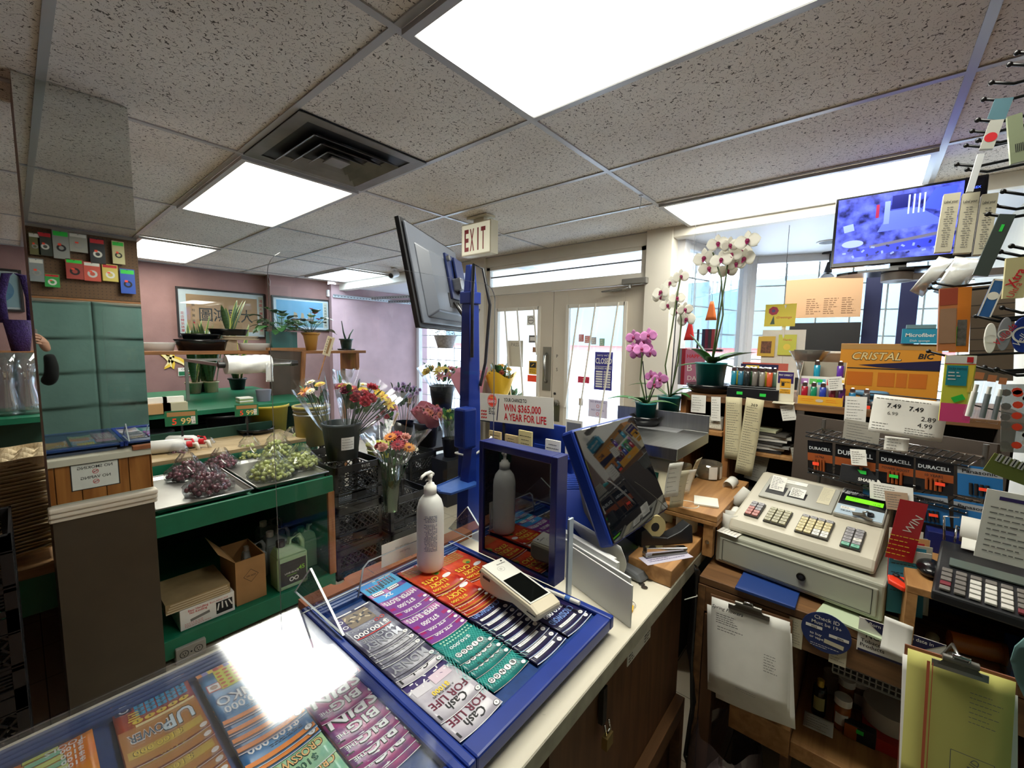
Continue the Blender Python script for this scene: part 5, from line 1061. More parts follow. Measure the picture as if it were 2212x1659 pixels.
HD=mat('milky_hdpe','#dcdcd8',.4,noise=.03);b=MB();b.lathe([(.032,0),(.0355,.006),(.0365,.03),(.0365,.15),(.0355,.17),(.030,.19),(.021,.202),(.0165,.206),(.0165,.21)],HD,n=32);b.build('bottle',e)
b=MB();b.lathe([(.017,.208),(.0172,.228),(.013,.230),(.0105,.237),(.005,.238),(.005,.25),(.0065,.252),(.0065,.262)],WH,n=24);b.build('collar',e)
b=MB();ax=V((-.82,-.1,0));b.tube([V((0,0,.258))-ax*.012,V((0,0,.266)),V((0,0,.266))+ax*.02,V((0,0,.262))+ax*.035,V((0,0,.256))+ax*.042],.0055,WH,10,.0035);b.build('pump',e)
b=MB();ang=math.atan2(-p.y,-p.x)
r_=random.Random(4)
for k in range(26):
 zz=.062+k*.0038;x=-.018
 while x<.018:
  w2=r_.uniform(.002,.006)
  if x+w2>.018:break
  if r_.random()>.1 and not(k==20):
   a0,a1=ang+(-x)/.0368*1.,ang+(-(x+w2))/.0368
   q=[V((.0369*math.cos(a),.0369*math.sin(a),z))for a,z in((a0,zz),(a1,zz),(a1,zz+.0014),(a0,zz+.0014))];b.add(q,[(0,1,2,3),(3,2,1,0)],mat('label_blue_print','#4a5884',.6))
  x+=w2+.0012
b.build('label_text',e)
e=empty('ticket_checker',(.858,.7,ZB+.008),'blue framed box with dark tinted window standing at the back of the ticket case','display box')
h,w=.335,.135;b=MB();DB=mat('deep_blue_plastic','#141f66',.3,coat=.2)
b.b2((-.012,-w,0),(.036,-w+.02,h),DB);b.b2((-.012,w-.016,0),(.036,w,h),DB);b.b2((-.012,-w+.02,h-.02),(.036,w-.016,h),DB);b.b2((-.012,-w+.02,0),(.036,w-.016,.014),DB);b.b2((.03,-w+.02,.014),(.034,w-.016,h-.02),mat('box_back','#0f1640',.5));b.build('frame',e,.006)
b=MB();b.b2((-.006,-w+.02,.014),(-.003,w-.016,h-.02),mat('tinted_window','#0c0f1c',.03,spec=.9,coat=.5));b.build('tinted_window',e)
ENV=mat('envelope_white','#d5d6d4',.7);rr=random.Random(3)
e0=V((.96,.62,CT))
def paper_up(name,c0,c1,z0,h,label,m=ENV,th=.002,lean=0,grp='upright envelopes beside the ticket case',extra=None):
 d=(V(c1)-V(c0));L=d.length;M=fr((c0[0],c0[1],z0),(d.x,d.y,0),(lean*d.y,-lean*d.x,1)if lean else(0,0,1));b=MB(M);b.box((L/2,h/2,0),(L,h,th),m)
 if extra:extra(b,L,h)
 return one(b,name,label,'envelope',grp)
sp=[(.905,.385,.975,.60,.105),(.925,.40,1.00,.66,.11),(.945,.43,1.02,.68,.10),(.962,.45,1.035,.70,.115),(.985,.47,1.05,.70,.11)]
def pr(b,L,h):b.lines(L*.1,L*.5,h*.45,h*.75,3,INK,.0025,.0015,5);b.rect(L*.42,h/2,.004,h,RED,.0018)
def pr2(b,L,h):b.rect(.03,.03,.02,.02,GREENP,.0016);b.text('CIL',WH,.03,.03,.008,z=.0022)
names=['upright white envelope with red rubber band, nearest the ticket case','tall white card with small green square by the counter edge','third upright white envelope from the ticket case','folded white leaflet standing in the row of envelopes','upright white envelope furthest from the ticket case']
for i,(x0,y0,x1,y1,h)in enumerate(sp):paper_up('envelope',(x0,y0,0),(x1,y1,0),CT+.001,h,names[i],th=.004+.002*i,extra=pr if i==0 else(pr2 if i==1 else None),lean=.05)
b=MB();a_,c_=V((1.03,.47,CT+.07)),V((1.10,.68,CT+.07))
b.grid(lambda u,v:(a_.x+(c_.x-a_.x)*u+.012*math.sin(v*pi*1.5),a_.y+(c_.y-a_.y)*u+.012*math.cos(v*pi*1.5),CT+.002+.13*v),4,10,ENV,.002);one(b,'folded_receipt','rolled printed paper standing behind the row of envelopes','paper')
b=MB();M=fr((.955,.52,CT+.14),(0,1,0),(0,0,1));
b=MB();b.b2((.905,.562,CT+.002),(.925,.568,CT+.215),mat('clear_blue_edge','#b7c3cf',.2));one(b,'paper_stand','pale upright plastic strip against the tinted blue box','stand')
p0,p1=W(1178,1273,z=ZB+.014),W(1252,1303,z=ZB+.014);e=empty('pen',p0,'white ballpoint pen lying at the edge of the ticket case','pen');d=p1-p0
b=MB();b.cyl((0,0,0),d*.55,.0042,WH);b.build('barrel',e);b=MB();b.cyl(d*.55,d,.0055,WH,12,.005);b.build('cap',e);b=MB();b.cyl(d*-.02,(0,0,0),.002,K,8,.004);b.build('tip',e)
b=MB();b.cyl(d*.6,d*.74,.0057,mat('pen_logo_blue','#3b6fc0'));b.build('band',e)
A,B_=W(1034,1236,z=ZB+.05),W(1186,1340,z=ZB+.05);A2=W(1040,1220,z=ZB+.05);
d=(B_-A);d.z=0;sd=V((-d.y,d.x,0)).normalized();L=.205;
e=bpy.data.objects.new('card_terminal',None);COL.objects.link(e);e.matrix_world=fr((A.x,A.y,ZB+.009),d,sd)@Matrix.Rotation(0,4,'Z');tag(e,'white handheld card payment terminal lying on the ticket case','card terminal')
PW=mat('terminal_cream','#d2c7ae',.4,noise=.05);wd=.078
b=MB();prof=[(0,.012),(.0,.048),(.008,.056),(L-.02,.042),(L,.034),(L+.004,.022),(L-.01,.010),(.125,.018),(.075,0.004),(.02,0)]
Tm=Matrix(((1,0,0,0),(0,0,-1,0),(0,1,0,0),(0,0,0,1)));b.prism([(x,z)for x,z in prof],-wd,0,PW,Tm);b.build('body',e,.008)
sl=(.042-.056)/(L-.028);M_=fr((.008,wd/2,.0575),(1,0,sl),(0,1,0))
b=MB(M_);b.box((.085,0,-.001),(.175,wd-.012,.0025),mat('terminal_white','#e3e2da',.3));b.text('moneris',K,.018,.012,.006,z=.0006,rot=pi/2+pi,bold=.02);b.rect(.008,.02,.005,.005,K,.0006);b.ring(.035,-.002,.009,.0095,INK,.0006);b.text(')))',INK,.035,-.002,.006,z=.0006);b.build('face_plate',e,.001)
b=MB(M_);b.box((.122,-.001,.0006),(.094,wd-.022,.001),mat('lcd_dark','#0d0f0e',.05,coat=.6));b.build('screen',e)
b=MB();b.b2((.018,-.0008,.035),(.045,.0,.041),K);b.disc(.0,.0,.001,K);b.build('side_slot',e);b=MB();b.cyl((.006,-.0008,.044),(.006,.0004,.044),.003,K,10);b.build('side_button',e)
b=MB();b.b2((L-.03,-.0008,.026),(L-.004,0,.0285),K);b.build('card_slot',e)
e=empty('lottery_terminal',(1.22,.62,CT),'blue lottery terminal with ribbed body and tilted black touch screen','terminal')
b=MB();lx=e.location
bt=[(.97,.66),(1.09,.545),(1.36,.74),(1.22,.93)];tp=[(1.085,.775,1.075),(1.195,.665,1.075),(1.335,.755,1.125),(1.225,.915,1.125)];b.hexa([(x-1.22,y-.62,.002)for x,y in bt],[(x-1.22,y-.62,z-CT)for x,y,z in tp],BLUE);b.build('body',e,.012)
b=MB(MB().M);
for k in range(16):
 t=(k+.5)/16;A_,B_=V(tp[0])*(1-t)+V(tp[3])*t-V((1.22,.62,CT)),V(tp[1])*(1-t)+V(tp[2])*t-V((1.22,.62,CT));b.tube([A_+V((.01,-.01,.001)),B_+V((-.01,.01,.001))],.003,mat('blue_ribs','#1f3f92',.4),6)
b.build('ribbed_top',e)
TL,TR,BL,BR=V((1.055,.612,1.30)),V((1.43,.602,1.30)),V((1.012,.482,1.02)),V((1.345,.468,1.02))
M=fr((BL+BR)/2-V(lx),BR-BL,(TL+TR)/2-(BL+BR)/2);hS=((TL+TR)/2-(BL+BR)/2).length;wS=.355
b=MB(M);b.box((0,hS/2,-.024),(wS+.012,hS+.012,.044),BLUE);b.build('screen_housing',e,.008)
b=MB(M);b.box((0,hS/2,0),(wS,hS,.005),mat('touchscreen_glass','#0b0d12',.03,spec=.8,coat=.5));b.build('touch_screen',e,.003)
b=MB();b.hexa([(-.10,-.06,.01),(.0,-.06,.01),(.03,.0,.01),(-.08,.0,.01)],[(-.09,.02,.22),(.03,.02,.22),(.04,.06,.22),(-.08,.06,.22)],mat('taupe_plastic','#77736c',.5));b.build('stand_neck',e,.004)
b=MB();b.hexa([(-.13,-.18,.003),(-.02,-.20,.003),(.10,.0,.003),(-.10,.0,.003)],[(-.12,-.165,.022),(-.02,-.18,.022),(.09,.0,.045),(-.09,.0,.045)],mat('stand_grey','#5c5e60',.5));b.build('stand_base',e,.008)
b=MB();b.hexa([(.03,-.10,.02),(.09,-.10,.02),(.12,-.02,.02),(.05,-.02,.02)],[(.03,-.08,.20),(.09,-.08,.20),(.12,-.02,.22),(.05,-.02,.22)],NAVY);b.build('stand_arm',e,.01)
b=MB();b.ball((.05,-.105,.085),.005,mat('led_green','#c8ff5a',.4,emit=3),8,(1.4,.6,.8));b.build('indicator_light',e)
b=MB();b.box((-.005,-.17,.028),(.02,.008,.002),mat('pink_glow','#ff3a78',.4,emit=2),rz=.5);b.build('pink_sticker',e)  # small pink sticker, its colour set to emit by itself
e=empty('slip_holder',(1.32,1.0,CT),'blue plastic play slip rack holding yellow and white slips','rack')
b=MB();b.b2((0,-.22,.0),(.02,.24,.36),BLUE);b.hexa([(-.10,-.24,.20),(0,-.24,.20),(0,.22,.20),(-.10,.22,.20)],[(-.10,-.24,.205),(0,-.24,.205),(0,.22,.205),(-.10,.22,.205)],BLUE);b.b2((-.10,-.24,.205),(-.095,.1,.28),BLUE);b.b2((-.10,-.245,.0),(.02,-.24,.33),BLUE);b.build('rack_body',e,.003)
for k,(yy,hh,m_,lb)in enumerate(((.16,.1,mat('tan_slip','#d2ba86',.7),0),(.08,.095,MATS['tan_slip'],0),(.0,.125,mat('yellow_slip','#d8c98e',.7),0),(-.07,.08,BLUE,0),(-.13,.11,WH,0))):
 b=MB(fr((-.05+.01*(k%2),yy,.205),(0,-1,0),(0,0,1)));b.box((0,hh/2,0),(.065,hh,.008),m_);b.lines(-.028,.028,hh*.3,hh*.9,5,K,.002,.0045,k,'c');b.build('slips',e)
b=MB();b.prism([(-.045,-.03),(.0,-.05),(.045,-.03),(.045,.03),(0,.05),(-.045,.03)],.27,.276,BLUE,T(-.10,-.19,0));b.ring(0,0,.001,.001,K)if 0 else None;b.disc(-.1,-.19,.022,K,.2765);b.build('cup_ring',e,.002)
b=MB(fr((-.02,-.2,.33),(0,-1,0),(0,0,1)));b.box((0,0,0),(.07,.13,.003),WH);b.rect(0,.03,.06,.05,mat('photo_grey','#6d7078'),.002);b.lines(-.028,.028,-.05,-.01,5,K,.002,.002,3);b.build('leaflet',e)
a_=W(1030,860,x=1.30);c_=W(1196,883,x=1.30);yc=(a_.y+c_.y)/2;zc=(W(1110,885,x=1.3).z)
M=fr((1.30,yc,zc),(0,-1,.04),(0,.04,1));wq=a_.y-c_.y;hq=.118;e=bpy.data.objects.new('prize_sign',None);COL.objects.link(e);e.matrix_world=M;tag(e,'white sign reading YOUR CHANCE TO WIN $365,000 A YEAR FOR LIFE','sign')
b=MB();b.box((0,0,0),(wq,hq,.003),mat('sign_white','#dedbd0',.4));x0=-wq*.02
b.text('YOUR CHANCE TO',K,x0-.035,hq*.33,.015,al='l',z=.002,bold=.03,lim=.12);b.text('WIN $365,000',RED,x0-.035,hq*.06,.030,al='l',z=.002,bold=.05,lim=.19);b.text('A YEAR FOR LIFE',RED,x0-.035,-hq*.26,.030,al='l',z=.002,bold=.05,lim=.215)
b.disc(-wq*.27,hq*.25,.027,ORG,.002,24);b.ring(-wq*.27,hq*.25,.0235,.0245,WH,.0026);b.text('GRAND',WH,-wq*.27,hq*.23,.013,z=.003,bold=.05,lim=.045);b.text('Daily',YW,-wq*.27,hq*.38,.008,z=.003,bold=.03)
b.rect(-wq*.19,-hq*.05,.005,hq*.8,NB,.002,-.15)
for k in range(9):b.rect(-wq*.42+.012*(k%3),-hq*.15-.014*(k//3),.009,.007,RD,.002,.5)
b.lines(-wq*.32,-wq*.22,-hq*.25,0,4,K,.003,.002,6);b.build('board',e)
b=MB();b.box((-.05,-.12-.02,-.003),(.012,.16,.003),K);b.build('support',e)
COI=mat('silver_coin','#8f8c84',.25,.9);COG=mat('brass_coin','#8a6a3a',.3,.9)
for i,(px,py,m_,r,lb)in enumerate(((1420,1223,COG,.013,'gold coloured coin stack leaning on the plywood block'),(1441,1232,COG,.013,'gold coloured coin nearest the plywood block corner'),(1402,1251,COI,.0138,'large silver coin flat on the counter'),(1425,1240,COI,.011,'silver coin on edge among the other coins'),(1417,1249,COI,.010,'silver coin touching the large silver coin'),(1386,1263,COI,.009,'small silver coin nearest the terminal stand'),(1392,1270,COI,.009,'small silver coin furthest toward the camera'),(1405,1238,mat('copper_coin','#8c5a38',.3,.8),.0095,'copper coin behind the large silver coin'))):
 p=W(px,py,z=CT);b=MB();b.cyl((p.x,p.y,CT+.0005),(p.x,p.y,CT+(.006 if i==0 else.0022)),r,m_,24);b.ring(p.x,p.y,r*.8,r*.86,K,CT+(.0062 if i==0 else.0024));one(b,'coin',lb,'coin','loose coins by the terminal')
p=W(1362,1318,z=CT);e=empty('key_tag',(p.x,p.y,CT+.001),'yellow key tag with a steel split ring on the counter edge','key tag');b=MB();b.box((0,0,.004),(.022,.014,.007),mat('tag_yellow','#e8b21e',.35),rz=.3);b.text('1021',K,0,0,.004,z=.0081);b.build('tag',e,.0015);b=MB();c_=[(.018+.011*math.cos(a),.006+.011*math.sin(a),.004+.002*math.sin(a))for a in[k*pi/8 for k in range(17)]];b.tube(c_,.0009,CHROME,6);b.build('split_ring',e)
p=W(1388,1350,y=yE+.045);M=fr((W(1383,1370,y=yE+.048).x,yE+.0480,W(1383,1370,y=yE+.048).z),(1,0,0),(0,0,1));b=card(M,.15,.10,WH,.002);b.poly([(-.05,.05),(.05,.05),(0,-.01)],NB,.0008);b.text('2000',WH,0,.03,.016,z=.0014,bold=.03);b.text('NO',K,-.05,-.005,.014,z=.001,bold=.03);b.text('NO',K,.05,-.005,.014,z=.001,bold=.03);b.lines(-.07,-.03,-.045,-.02,3,K,.003,.001,1);b.lines(.03,.07,-.045,-.02,3,K,.003,.001,2);one(b,'age_sign','white tobacco age sign on the plywood below the counter edge','sign')
# ================= flowers =================
def petal_proto(kind,c,cc,rr):
 key=('bloom',kind,c,rr)
 if key in proto:return proto[key]
 m=mat('petal_'+c[1:],c,.55,noise=.18,nscale=60);m2=mat('petal_'+cc[1:],cc,.6);b=MB();r=random.Random(len(proto))
 if kind=='daisy':
  for ring_,(n,rl,el)in enumerate(((14,1,.18),(12,.8,.45))):
   for i in range(n):a=2*pi*(i+.5*ring_)/n;blade(b,(0,0,.002*ring_),(math.cos(a),math.sin(a),el),rr*rl,rr*.32,m,.1,None,4,.1)
  b.ball((0,0,rr*.12),rr*.26,m2,6,(1,1,.6))
 elif kind=='rose':
  for ring_,(n,rl,el)in enumerate(((7,1,.35),(6,.8,.9),(5,.62,1.6),(3,.5,3))):
   for i in range(n):a=2*pi*(i+.37*ring_)/n;blade(b,(rr*.1*math.cos(a),rr*.1*math.sin(a),.002*ring_),(math.cos(a),math.sin(a),el),rr*rl,rr*.8,m,-.05,None,4,-.35)
  b.ball((0,0,rr*.45),rr*.22,m,6)
 elif kind=='lily':
  for i in range(6):a=2*pi*i/6;blade(b,(0,0,0),(math.cos(a),math.sin(a),.6),rr*1.3,rr*.5,m,.3,None,6,.3)
  for i in range(4):a=2*pi*i/4;b.tube([(0,0,0),(math.cos(a)*rr*.2,math.sin(a)*rr*.2,rr*.8)],rr*.03,m2,4)
 elif kind=='pompon':
  for i in range(46):
   z=1-2*(i+.5)/46
   if z<-.3:continue
   a=i*2.4;s_=math.sqrt(1-z*z);blade(b,(0,0,0),(s_*math.cos(a),s_*math.sin(a),z),rr,rr*.34,m,.1,None,2,.2)
 elif kind=='tulip':
  b.lathe([(0,0),(rr*.4,rr*.3),(rr*.45,rr*.8),(rr*.25,rr*1.4),(0,rr*1.7)],m,n=8)
 o=b.build('bloom');o.hide_render=False;proto[key]=o;o['_first']=1;return o
def aim(o,parent,p,d):
 key_used=o.get('_first')
 c=o.copy()if not key_used else o
 if key_used:del o['_first']
 else:COL.objects.link(c)
 q=V(d).normalized().to_track_quat('Z','Y');c.parent=parent;c.location=p;c.rotation_mode='QUATERNION';c.rotation_quaternion=q;return c
def bouquet(name,loc,label,axis,L,spread,blooms,seed,nleaf=14,wrap=None,wm=None,stems=True,leafm=(LEAF,LEAFD),group=None,cat='bouquet',dome=.5,leafL=.1):
 r=random.Random(seed);e=empty(name,loc,label,cat,group=group);ax=V(axis).normalized();a1=ax.orthogonal().normalized();a2=ax.cross(a1)
 st=MB();lf=MB();n=len(blooms)
 for i,(k,c,cc,rr)in enumerate(blooms):
  q=math.sqrt((i+.5)/n);a=i*2.4+r.uniform(-.2,.2);tip=ax*(L*(1-dome*.3*q*q)*r.uniform(.93,1.05))+(a1*math.cos(a)+a2*math.sin(a))*spread*q
  d=(tip-ax*L*.35).normalized()+V((-.35,-.3,.15));aim(petal_proto(k,c,cc,rr),e,tip,d)
  if stems:st.tube([(0,0,0),tip*.5+ax*.02,tip],.0025,LEAFD,4)
 for i in range(nleaf):
  a=i*2.4+1;q=r.uniform(.3,1.05);h_=r.uniform(.55,.95);p=ax*L*h_+(a1*math.cos(a)+a2*math.sin(a))*spread*q*h_
  blade(lf,p,(p-ax*L*.2).normalized()+V((0,0,.2)),leafL*r.uniform(.7,1.2),leafL*.35,r.choice(leafm),.3,None,5)
 if st.v:st.build('stems',e)
 if lf.v:lf.build('foliage',e)
 if wrap:
  r0,r1,h0,h1=wrap;b=MB()
  def P(u,v):
   a=u*2*pi;w_=1+.07*math.sin(a*6+v*4)+.04*math.sin(a*11);h_=h0+(h1-h0)*v+.03*math.sin(a*3)*v;rad=r0+(r1-r0)*v**.8
   return ax*h_+(a1*math.cos(a)+a2*math.sin(a))*rad*w_
  b.grid(P,28,8,wm or CELLO);b.build('wrapping',e)
 return e
RDc,YLc,WTc,PKc,ORc,LIc,BUc,GNc='#a32233','#e3b93a','#e6dfc8','#d58a8f','#e08a3c','#b79ac2','#6e1f38','#9aa83c'
BKT=mat('bucket_dark_green','#1c2b2e',.4,noise=.1)
def bucket(name,loc,r0,r1,h,m,label,cat='bucket',txt=None,group=None):
 e=empty(name,loc,label,cat,group=group);b=MB();b.lathe([(r0,0),(r1,h-.02),(r1+.008,h-.018),(r1+.01,h),(r1-.006,h),(r0-.006,.012),(0,.012)],m,n=32);b.build('body',e)
 if txt:
  b=MB();a0=math.atan2(-loc[1],-loc[0])+R(18);rr=r0+(r1-r0)*.5+.003
  M=fr((rr*math.cos(a0),rr*math.sin(a0),h*.48),(-math.sin(a0),math.cos(a0),0),(0,0,1));b.M=M
  b.warp=lambda v:(rr*math.sin(v.x/rr),v.y,v.z-rr*(1-math.cos(v.x/rr))+.002+v.y*.10)
  b.grid(lambda u,v:((u-.5)*.085,(v-.5)*.085,0),6,1,WH)
  for k,t_ in enumerate(('G.S. FLOWER','WHOLESALE LTD','FRESH CUT FLOWER','Tel : 905-670-6636')):b.text(t_,K,-.038,.028-k*.018,.0065,z=.0006,al='l',lim=.076,bold=.02)
  b.build('label',e)
 return e
p=W(748,990,z=.755);zc1=.752
bucket('flower_bucket',(p.x,p.y+.05,zc1),.098,.125,.245,BKT,'large dark green bucket labelled FRESH CUT FLOWER on the crate stack',txt=True)
bx,by=p.x,p.y+.05
bl=[('rose',RDc,YLc,.045),('daisy',YLc,ORc,.04),('lily',YLc,ORc,.05),('daisy',WTc,YLc,.04),('rose',RDc,RDc,.04),('pompon',YLc,YLc,.03),('daisy',RDc,YLc,.045),('lily','#f0d060',ORc,.045),('daisy',WTc,YLc,.035),('rose',BUc,BUc,.035),('daisy',PKc,YLc,.04),('pompon',WTc,WTc,.03),('rose',RDc,RDc,.04),('daisy',ORc,BUc,.035),('pompon','#caa13a','#caa13a',.03),('rose',PKc,PKc,.035)]
bouquet('bouquet',(bx+.02,by-.02,zc1+.10),'big mixed red and yellow bouquet in clear cellophane leaning over the bucket',(.35,-.25,1),.40,.22,bl+bl[3:14],1,60,(.06,.25,.10,.46),CELLO)
bouquet('bouquet',(bx-.05,by+.05,zc1+.1),'cream and yellow daisy bouquet at the left of the big bucket',(-.22,.25,1),.42,.09,[('daisy',WTc,YLc,.04),('lily',ORc,YLc,.045),('daisy',YLc,ORc,.04),('daisy',RDc,YLc,.035),('daisy',WTc,YLc,.035),('rose',PKc,PKc,.03)],2,16,(.03,.11,.1,.45),CELLO)
def stick(px,py,px2,py2,y,label,w_=.05,hh=.13):
 p0,p1=W(px,py,y=y),W(px2,py2,y=y);e=empty('price_stick',p0,label,'price tag');d=p1-p0;b=MB();b.cyl((0,0,0),d,.004,OAK,6);b.build('stick',e)
 b=MB(fr(d*.88+V((0,-.006,0)),(d.z,0,-d.x),d));b.box((0,0,0),(w_,hh,.002),mat('kraft_card','#cdbf9e',.7));b.rect(0,0,w_*.3,hh*.8,mat('kraft_band','#8c6a42',.7),.0014);b.lines(-w_*.4,-w_*.2,-hh*.4,hh*.4,6,K,.003,.0014,2);b.build('card',e)
stick(688,820,712,738,2.75,'cream price card on a wooden stick above the flower bucket');stick(835,945,855,900,2.5,'wooden price stick rising from the vase of mixed flowers',.02,.10);stick(872,960,886,850,3.75,'small beige tag among the lilac chrysanthemums',.045,.08)
p=W(668,930,y=3.2);e=bucket('pail',(p.x+.03,3.22,.755),.11,.125,.30,mat('mustard_pail','#a89a4b',.45,noise=.1),'mustard yellow pail with silver rim behind the flower bucket');b=MB()
for zz in(.23,.26,.285):b.lathe([(.125,zz),(.13,zz+.006),(.125,zz+.012)],STEEL,n=32)
b.build('rim',e);crate('milk_crate',(p.x+.03,3.22,.50),'black milk crate holding up the mustard yellow pail',.05,h=.25);crate('milk_crate',(p.x+.03,3.22,.25),'second milk crate down below the mustard pail',.02,h=.247);crate('milk_crate',(p.x+.03,3.22,.0),'milk crate at the floor below the mustard pail',.0,h=.247)
p=W(815,935,y=3.0);e=bucket('pail',(p.x+.02,3.02,.53),.075,.09,.19,mat('bright_yellow_pail','#d3cf45',.4),'small bright yellow pail with grey bands by the mixed flower vase');b=MB()
for zz in(.13,.155):b.lathe([(.088,zz),(.094,zz+.006),(.088,zz+.012)],mat('pale_band','#c9c7b0',.4),n=28)
b.build('rim',e);crate('milk_crate',(p.x+.02,3.04,.265),'black milk crate under the small bright yellow pail',.0,h=.262);crate('milk_crate',(p.x+.02,3.04,.0),'floor level milk crate under the yellow pail crate',.0,h=.262)
p=W(845,1095,z=.49);vx,vy=p.x,p.y
b=MB();b.lathe([(.045,0),(.062,.33),(.058,.33),(.042,.01),(0,.01)],clear('green_vase','#9fb89c',.1,.05,haze=.12,hc='#5b6b52'),(vx,vy,.468),26);one(b,'flower_vase','tall clear tapered vase of stems on the low crate','vase')
bouquet('bouquet',(vx,vy,.49),'bouquet of red gerberas, pink roses and orange daisies in the vase',(.02,-.1,1),.46,.13,[('daisy',RDc,BUc,.055),('daisy',ORc,BUc,.045),('rose','#dfa08f','#dfa08f',.035),('daisy',WTc,GNc,.045),('daisy',RDc,BUc,.05),('rose',PKc,PKc,.035),('rose','#8f1a26',RDc,.03),('daisy','#e79a4a',BUc,.045),('pompon',GNc,GNc,.022),('rose','#e4a79a','#e4a79a',.035),('daisy',WTc,GNc,.04),('pompon',GNc,GNc,.02)],5,22,(.05,.2,.28,.50),CELLO,leafL=.07)
e=empty('flower_stand',(3.0,3.9,0),'dark low bench carrying the buckets near the bay window','stand');b=MB();b.b2((-.35,-.5,.40),(.75,1.0,.44),mat('dark_bench','#2a2522',.6));b.build('bench_top',e)
for x,y in((-.3,-.45),(.7,-.45),(-.3,.95),(.7,.95)):b=MB();b.b2((x-.03,y-.03,0),(x+.03,y+.03,.4),MATS['dark_bench']);b.build('leg',e)
def atz(px,py,y):p=W(px,py,y=y);return p
p=W(928,958,y=3.5);bucket('flower_bucket',(p.x,3.55,.442),.10,.13,.26,BLKP,'black bucket holding the pink wrapped carnations')
bouquet('bouquet',(p.x,3.52,.62),'peach and pink carnations in bright pink paper wrap',(0,-.25,1),.24,.17,[('pompon',(PKc,'#e0957c','#c8707c')[i%3],PKc,.04)for i in range(15)],7,10,(.06,.20,.03,.22),mat('pink_paper','#c2707f',.6),leafL=.06)
p=W(875,860,y=3.9);bouquet('bouquet',(p.x-.02,3.9,.45),'lilac chrysanthemums with grey leaves before the mauve bay wall',(.05,-.05,1),.62,.17,[('pompon',LIc,LIc,.035)for i in range(15)],9,36,None,leafm=(LEAFD,mat('grey_leaf','#5f7268',.5)),leafL=.1)
b=MB();b.lathe([(.09,0),(.11,.22),(.115,.22)],BLKP,(p.x-.02,3.9,.442),24);one(b,'flower_bucket','black bucket under the lilac chrysanthemums','bucket')
p=W(895,930,y=3.3);bouquet('bouquet',(p.x-.05,3.62,.443),'dark red dianthus bunch beside the peach carnations',(-.2,-.15,1),.47,.09,[('pompon','#8b1f35',RDc,.035)for i in range(7)],10,16)
p=W(955,885,y=4.2);zz=p.z;bucket('flower_bucket',(p.x,4.2,zz),.12,.16,.32,BLKP,'tall black bucket of yellow and pink flowers against the bay window');b=MB();b.b2((p.x-.2,4.05,.442),(p.x+.2,4.4,zz-.002),mat('dark_box','#22252a',.6));one(b,'display_box','dark box raising the tall black flower bucket','box')
bouquet('bouquet',(p.x-.02,4.16,zz+.12),'yellow lilies and pink daisies in the tall bucket by the bay window',(.0,-.05,1),.42,.27,[(('daisy','lily','rose','daisy')[i%4],('#e3c55a','#d9a940',PKc,'#e8d9d0','#e3c55a')[i%5],YLc,.06)for i in range(18)],11,40,(.1,.32,.1,.45),CELLO,leafL=.13)
p=W(962,740,y=4.3);e=empty('hanging_planter',(p.x,4.3,W(962,752,y=4.3).z),'grey patterned pot of small leaves hanging in the bay window','planter');b=MB();b.lathe([(.10,0),(.15,.16),(.155,.17),(.14,.17),(.1,.02)],mat('mottled_pot','#a39b98',.7,noise=.3,nscale=40),n=24);b.build('pot',e);b=MB();rr=random.Random(3)
for i in range(50):a=rr.uniform(0,6.3);q=rr.uniform(.02,.22);blade(b,(q*math.cos(a),q*math.sin(a),.18+rr.uniform(-.03,.06)),(math.cos(a),math.sin(a),.2),.05,.03,LEAFD,.4,None,3)
b.build('foliage',e);b=MB();[b.tube([(.14*math.cos(a),.14*math.sin(a),.17),(0,0,2.33-e.location.z)],.0015,STEEL,4)for a in(0,2.1,4.2)];b.build('hanging_wire',e)
p=W(965,985,y=3.1);bouquet('bouquet',(p.x,3.05,.45),'bunch of yellow green tulip buds in a black pot',(-.05,-.05,1),.42,.07,[('tulip','#a9b053',YLc,.03)for i in range(10)],13,26,(.05,.1,.1,.4),CELLO,leafL=.14)
b=MB();b.lathe([(.06,0),(.08,.18),(.085,.18)],BLKP,(p.x,3.05,.442),20);one(b,'flower_bucket','small black pot holding the tulip buds','bucket');b=MB();b.b2((p.x-.15,2.92,0),(p.x+.15,3.2,.44),BLKP);one(b,'display_box','black box under the tulip pot','box')
p=W(1080,905,y=2.75);zz=W(1080,850,y=2.75).z
e=empty('flower_stand',(p.x,2.78,0),'black stand before the left door leaf with plant pots','stand');b=MB();b.b2((-.3,-.22,zz-.23),(3.09-p.x,.3,zz-.21),BLKP);b.build('stand_top',e)
for x,y in((-.27,-.19),(3.06-p.x,-.19),(-.27,.27),(3.06-p.x,.27)):b=MB();b.b2((x-.02,y-.02,0),(x+.02,y+.02,zz-.23),BLKP);b.build('leg',e)
b=MB();b.lathe([(.07,0),(.09,.2),(.095,.2)],BLKP,(p.x-.05,2.74,zz-.209),22);one(b,'flower_bucket','black pot under the yellow wrapped bouquet','bucket')
bouquet('bouquet',(p.x-.05,2.72,zz-.12),'yellow lilies in bright yellow paper before the left door leaf',(.02,-.05,1),.38,.12,[('lily','#e8b93c',ORc,.045),('lily','#d9962e',ORc,.04),('daisy','#e8c33c',BUc,.04),('lily','#e8b93c',ORc,.04),('rose','#a34a3a',RDc,.03),('lily','#d9a12e',ORc,.04),('daisy','#e8c33c',BUc,.035)],17,46,(.05,.14,.06,.32),mat('yellow_paper','#e0b42e',.5),leafm=(LEAFD,LEAF),leafL=.09)
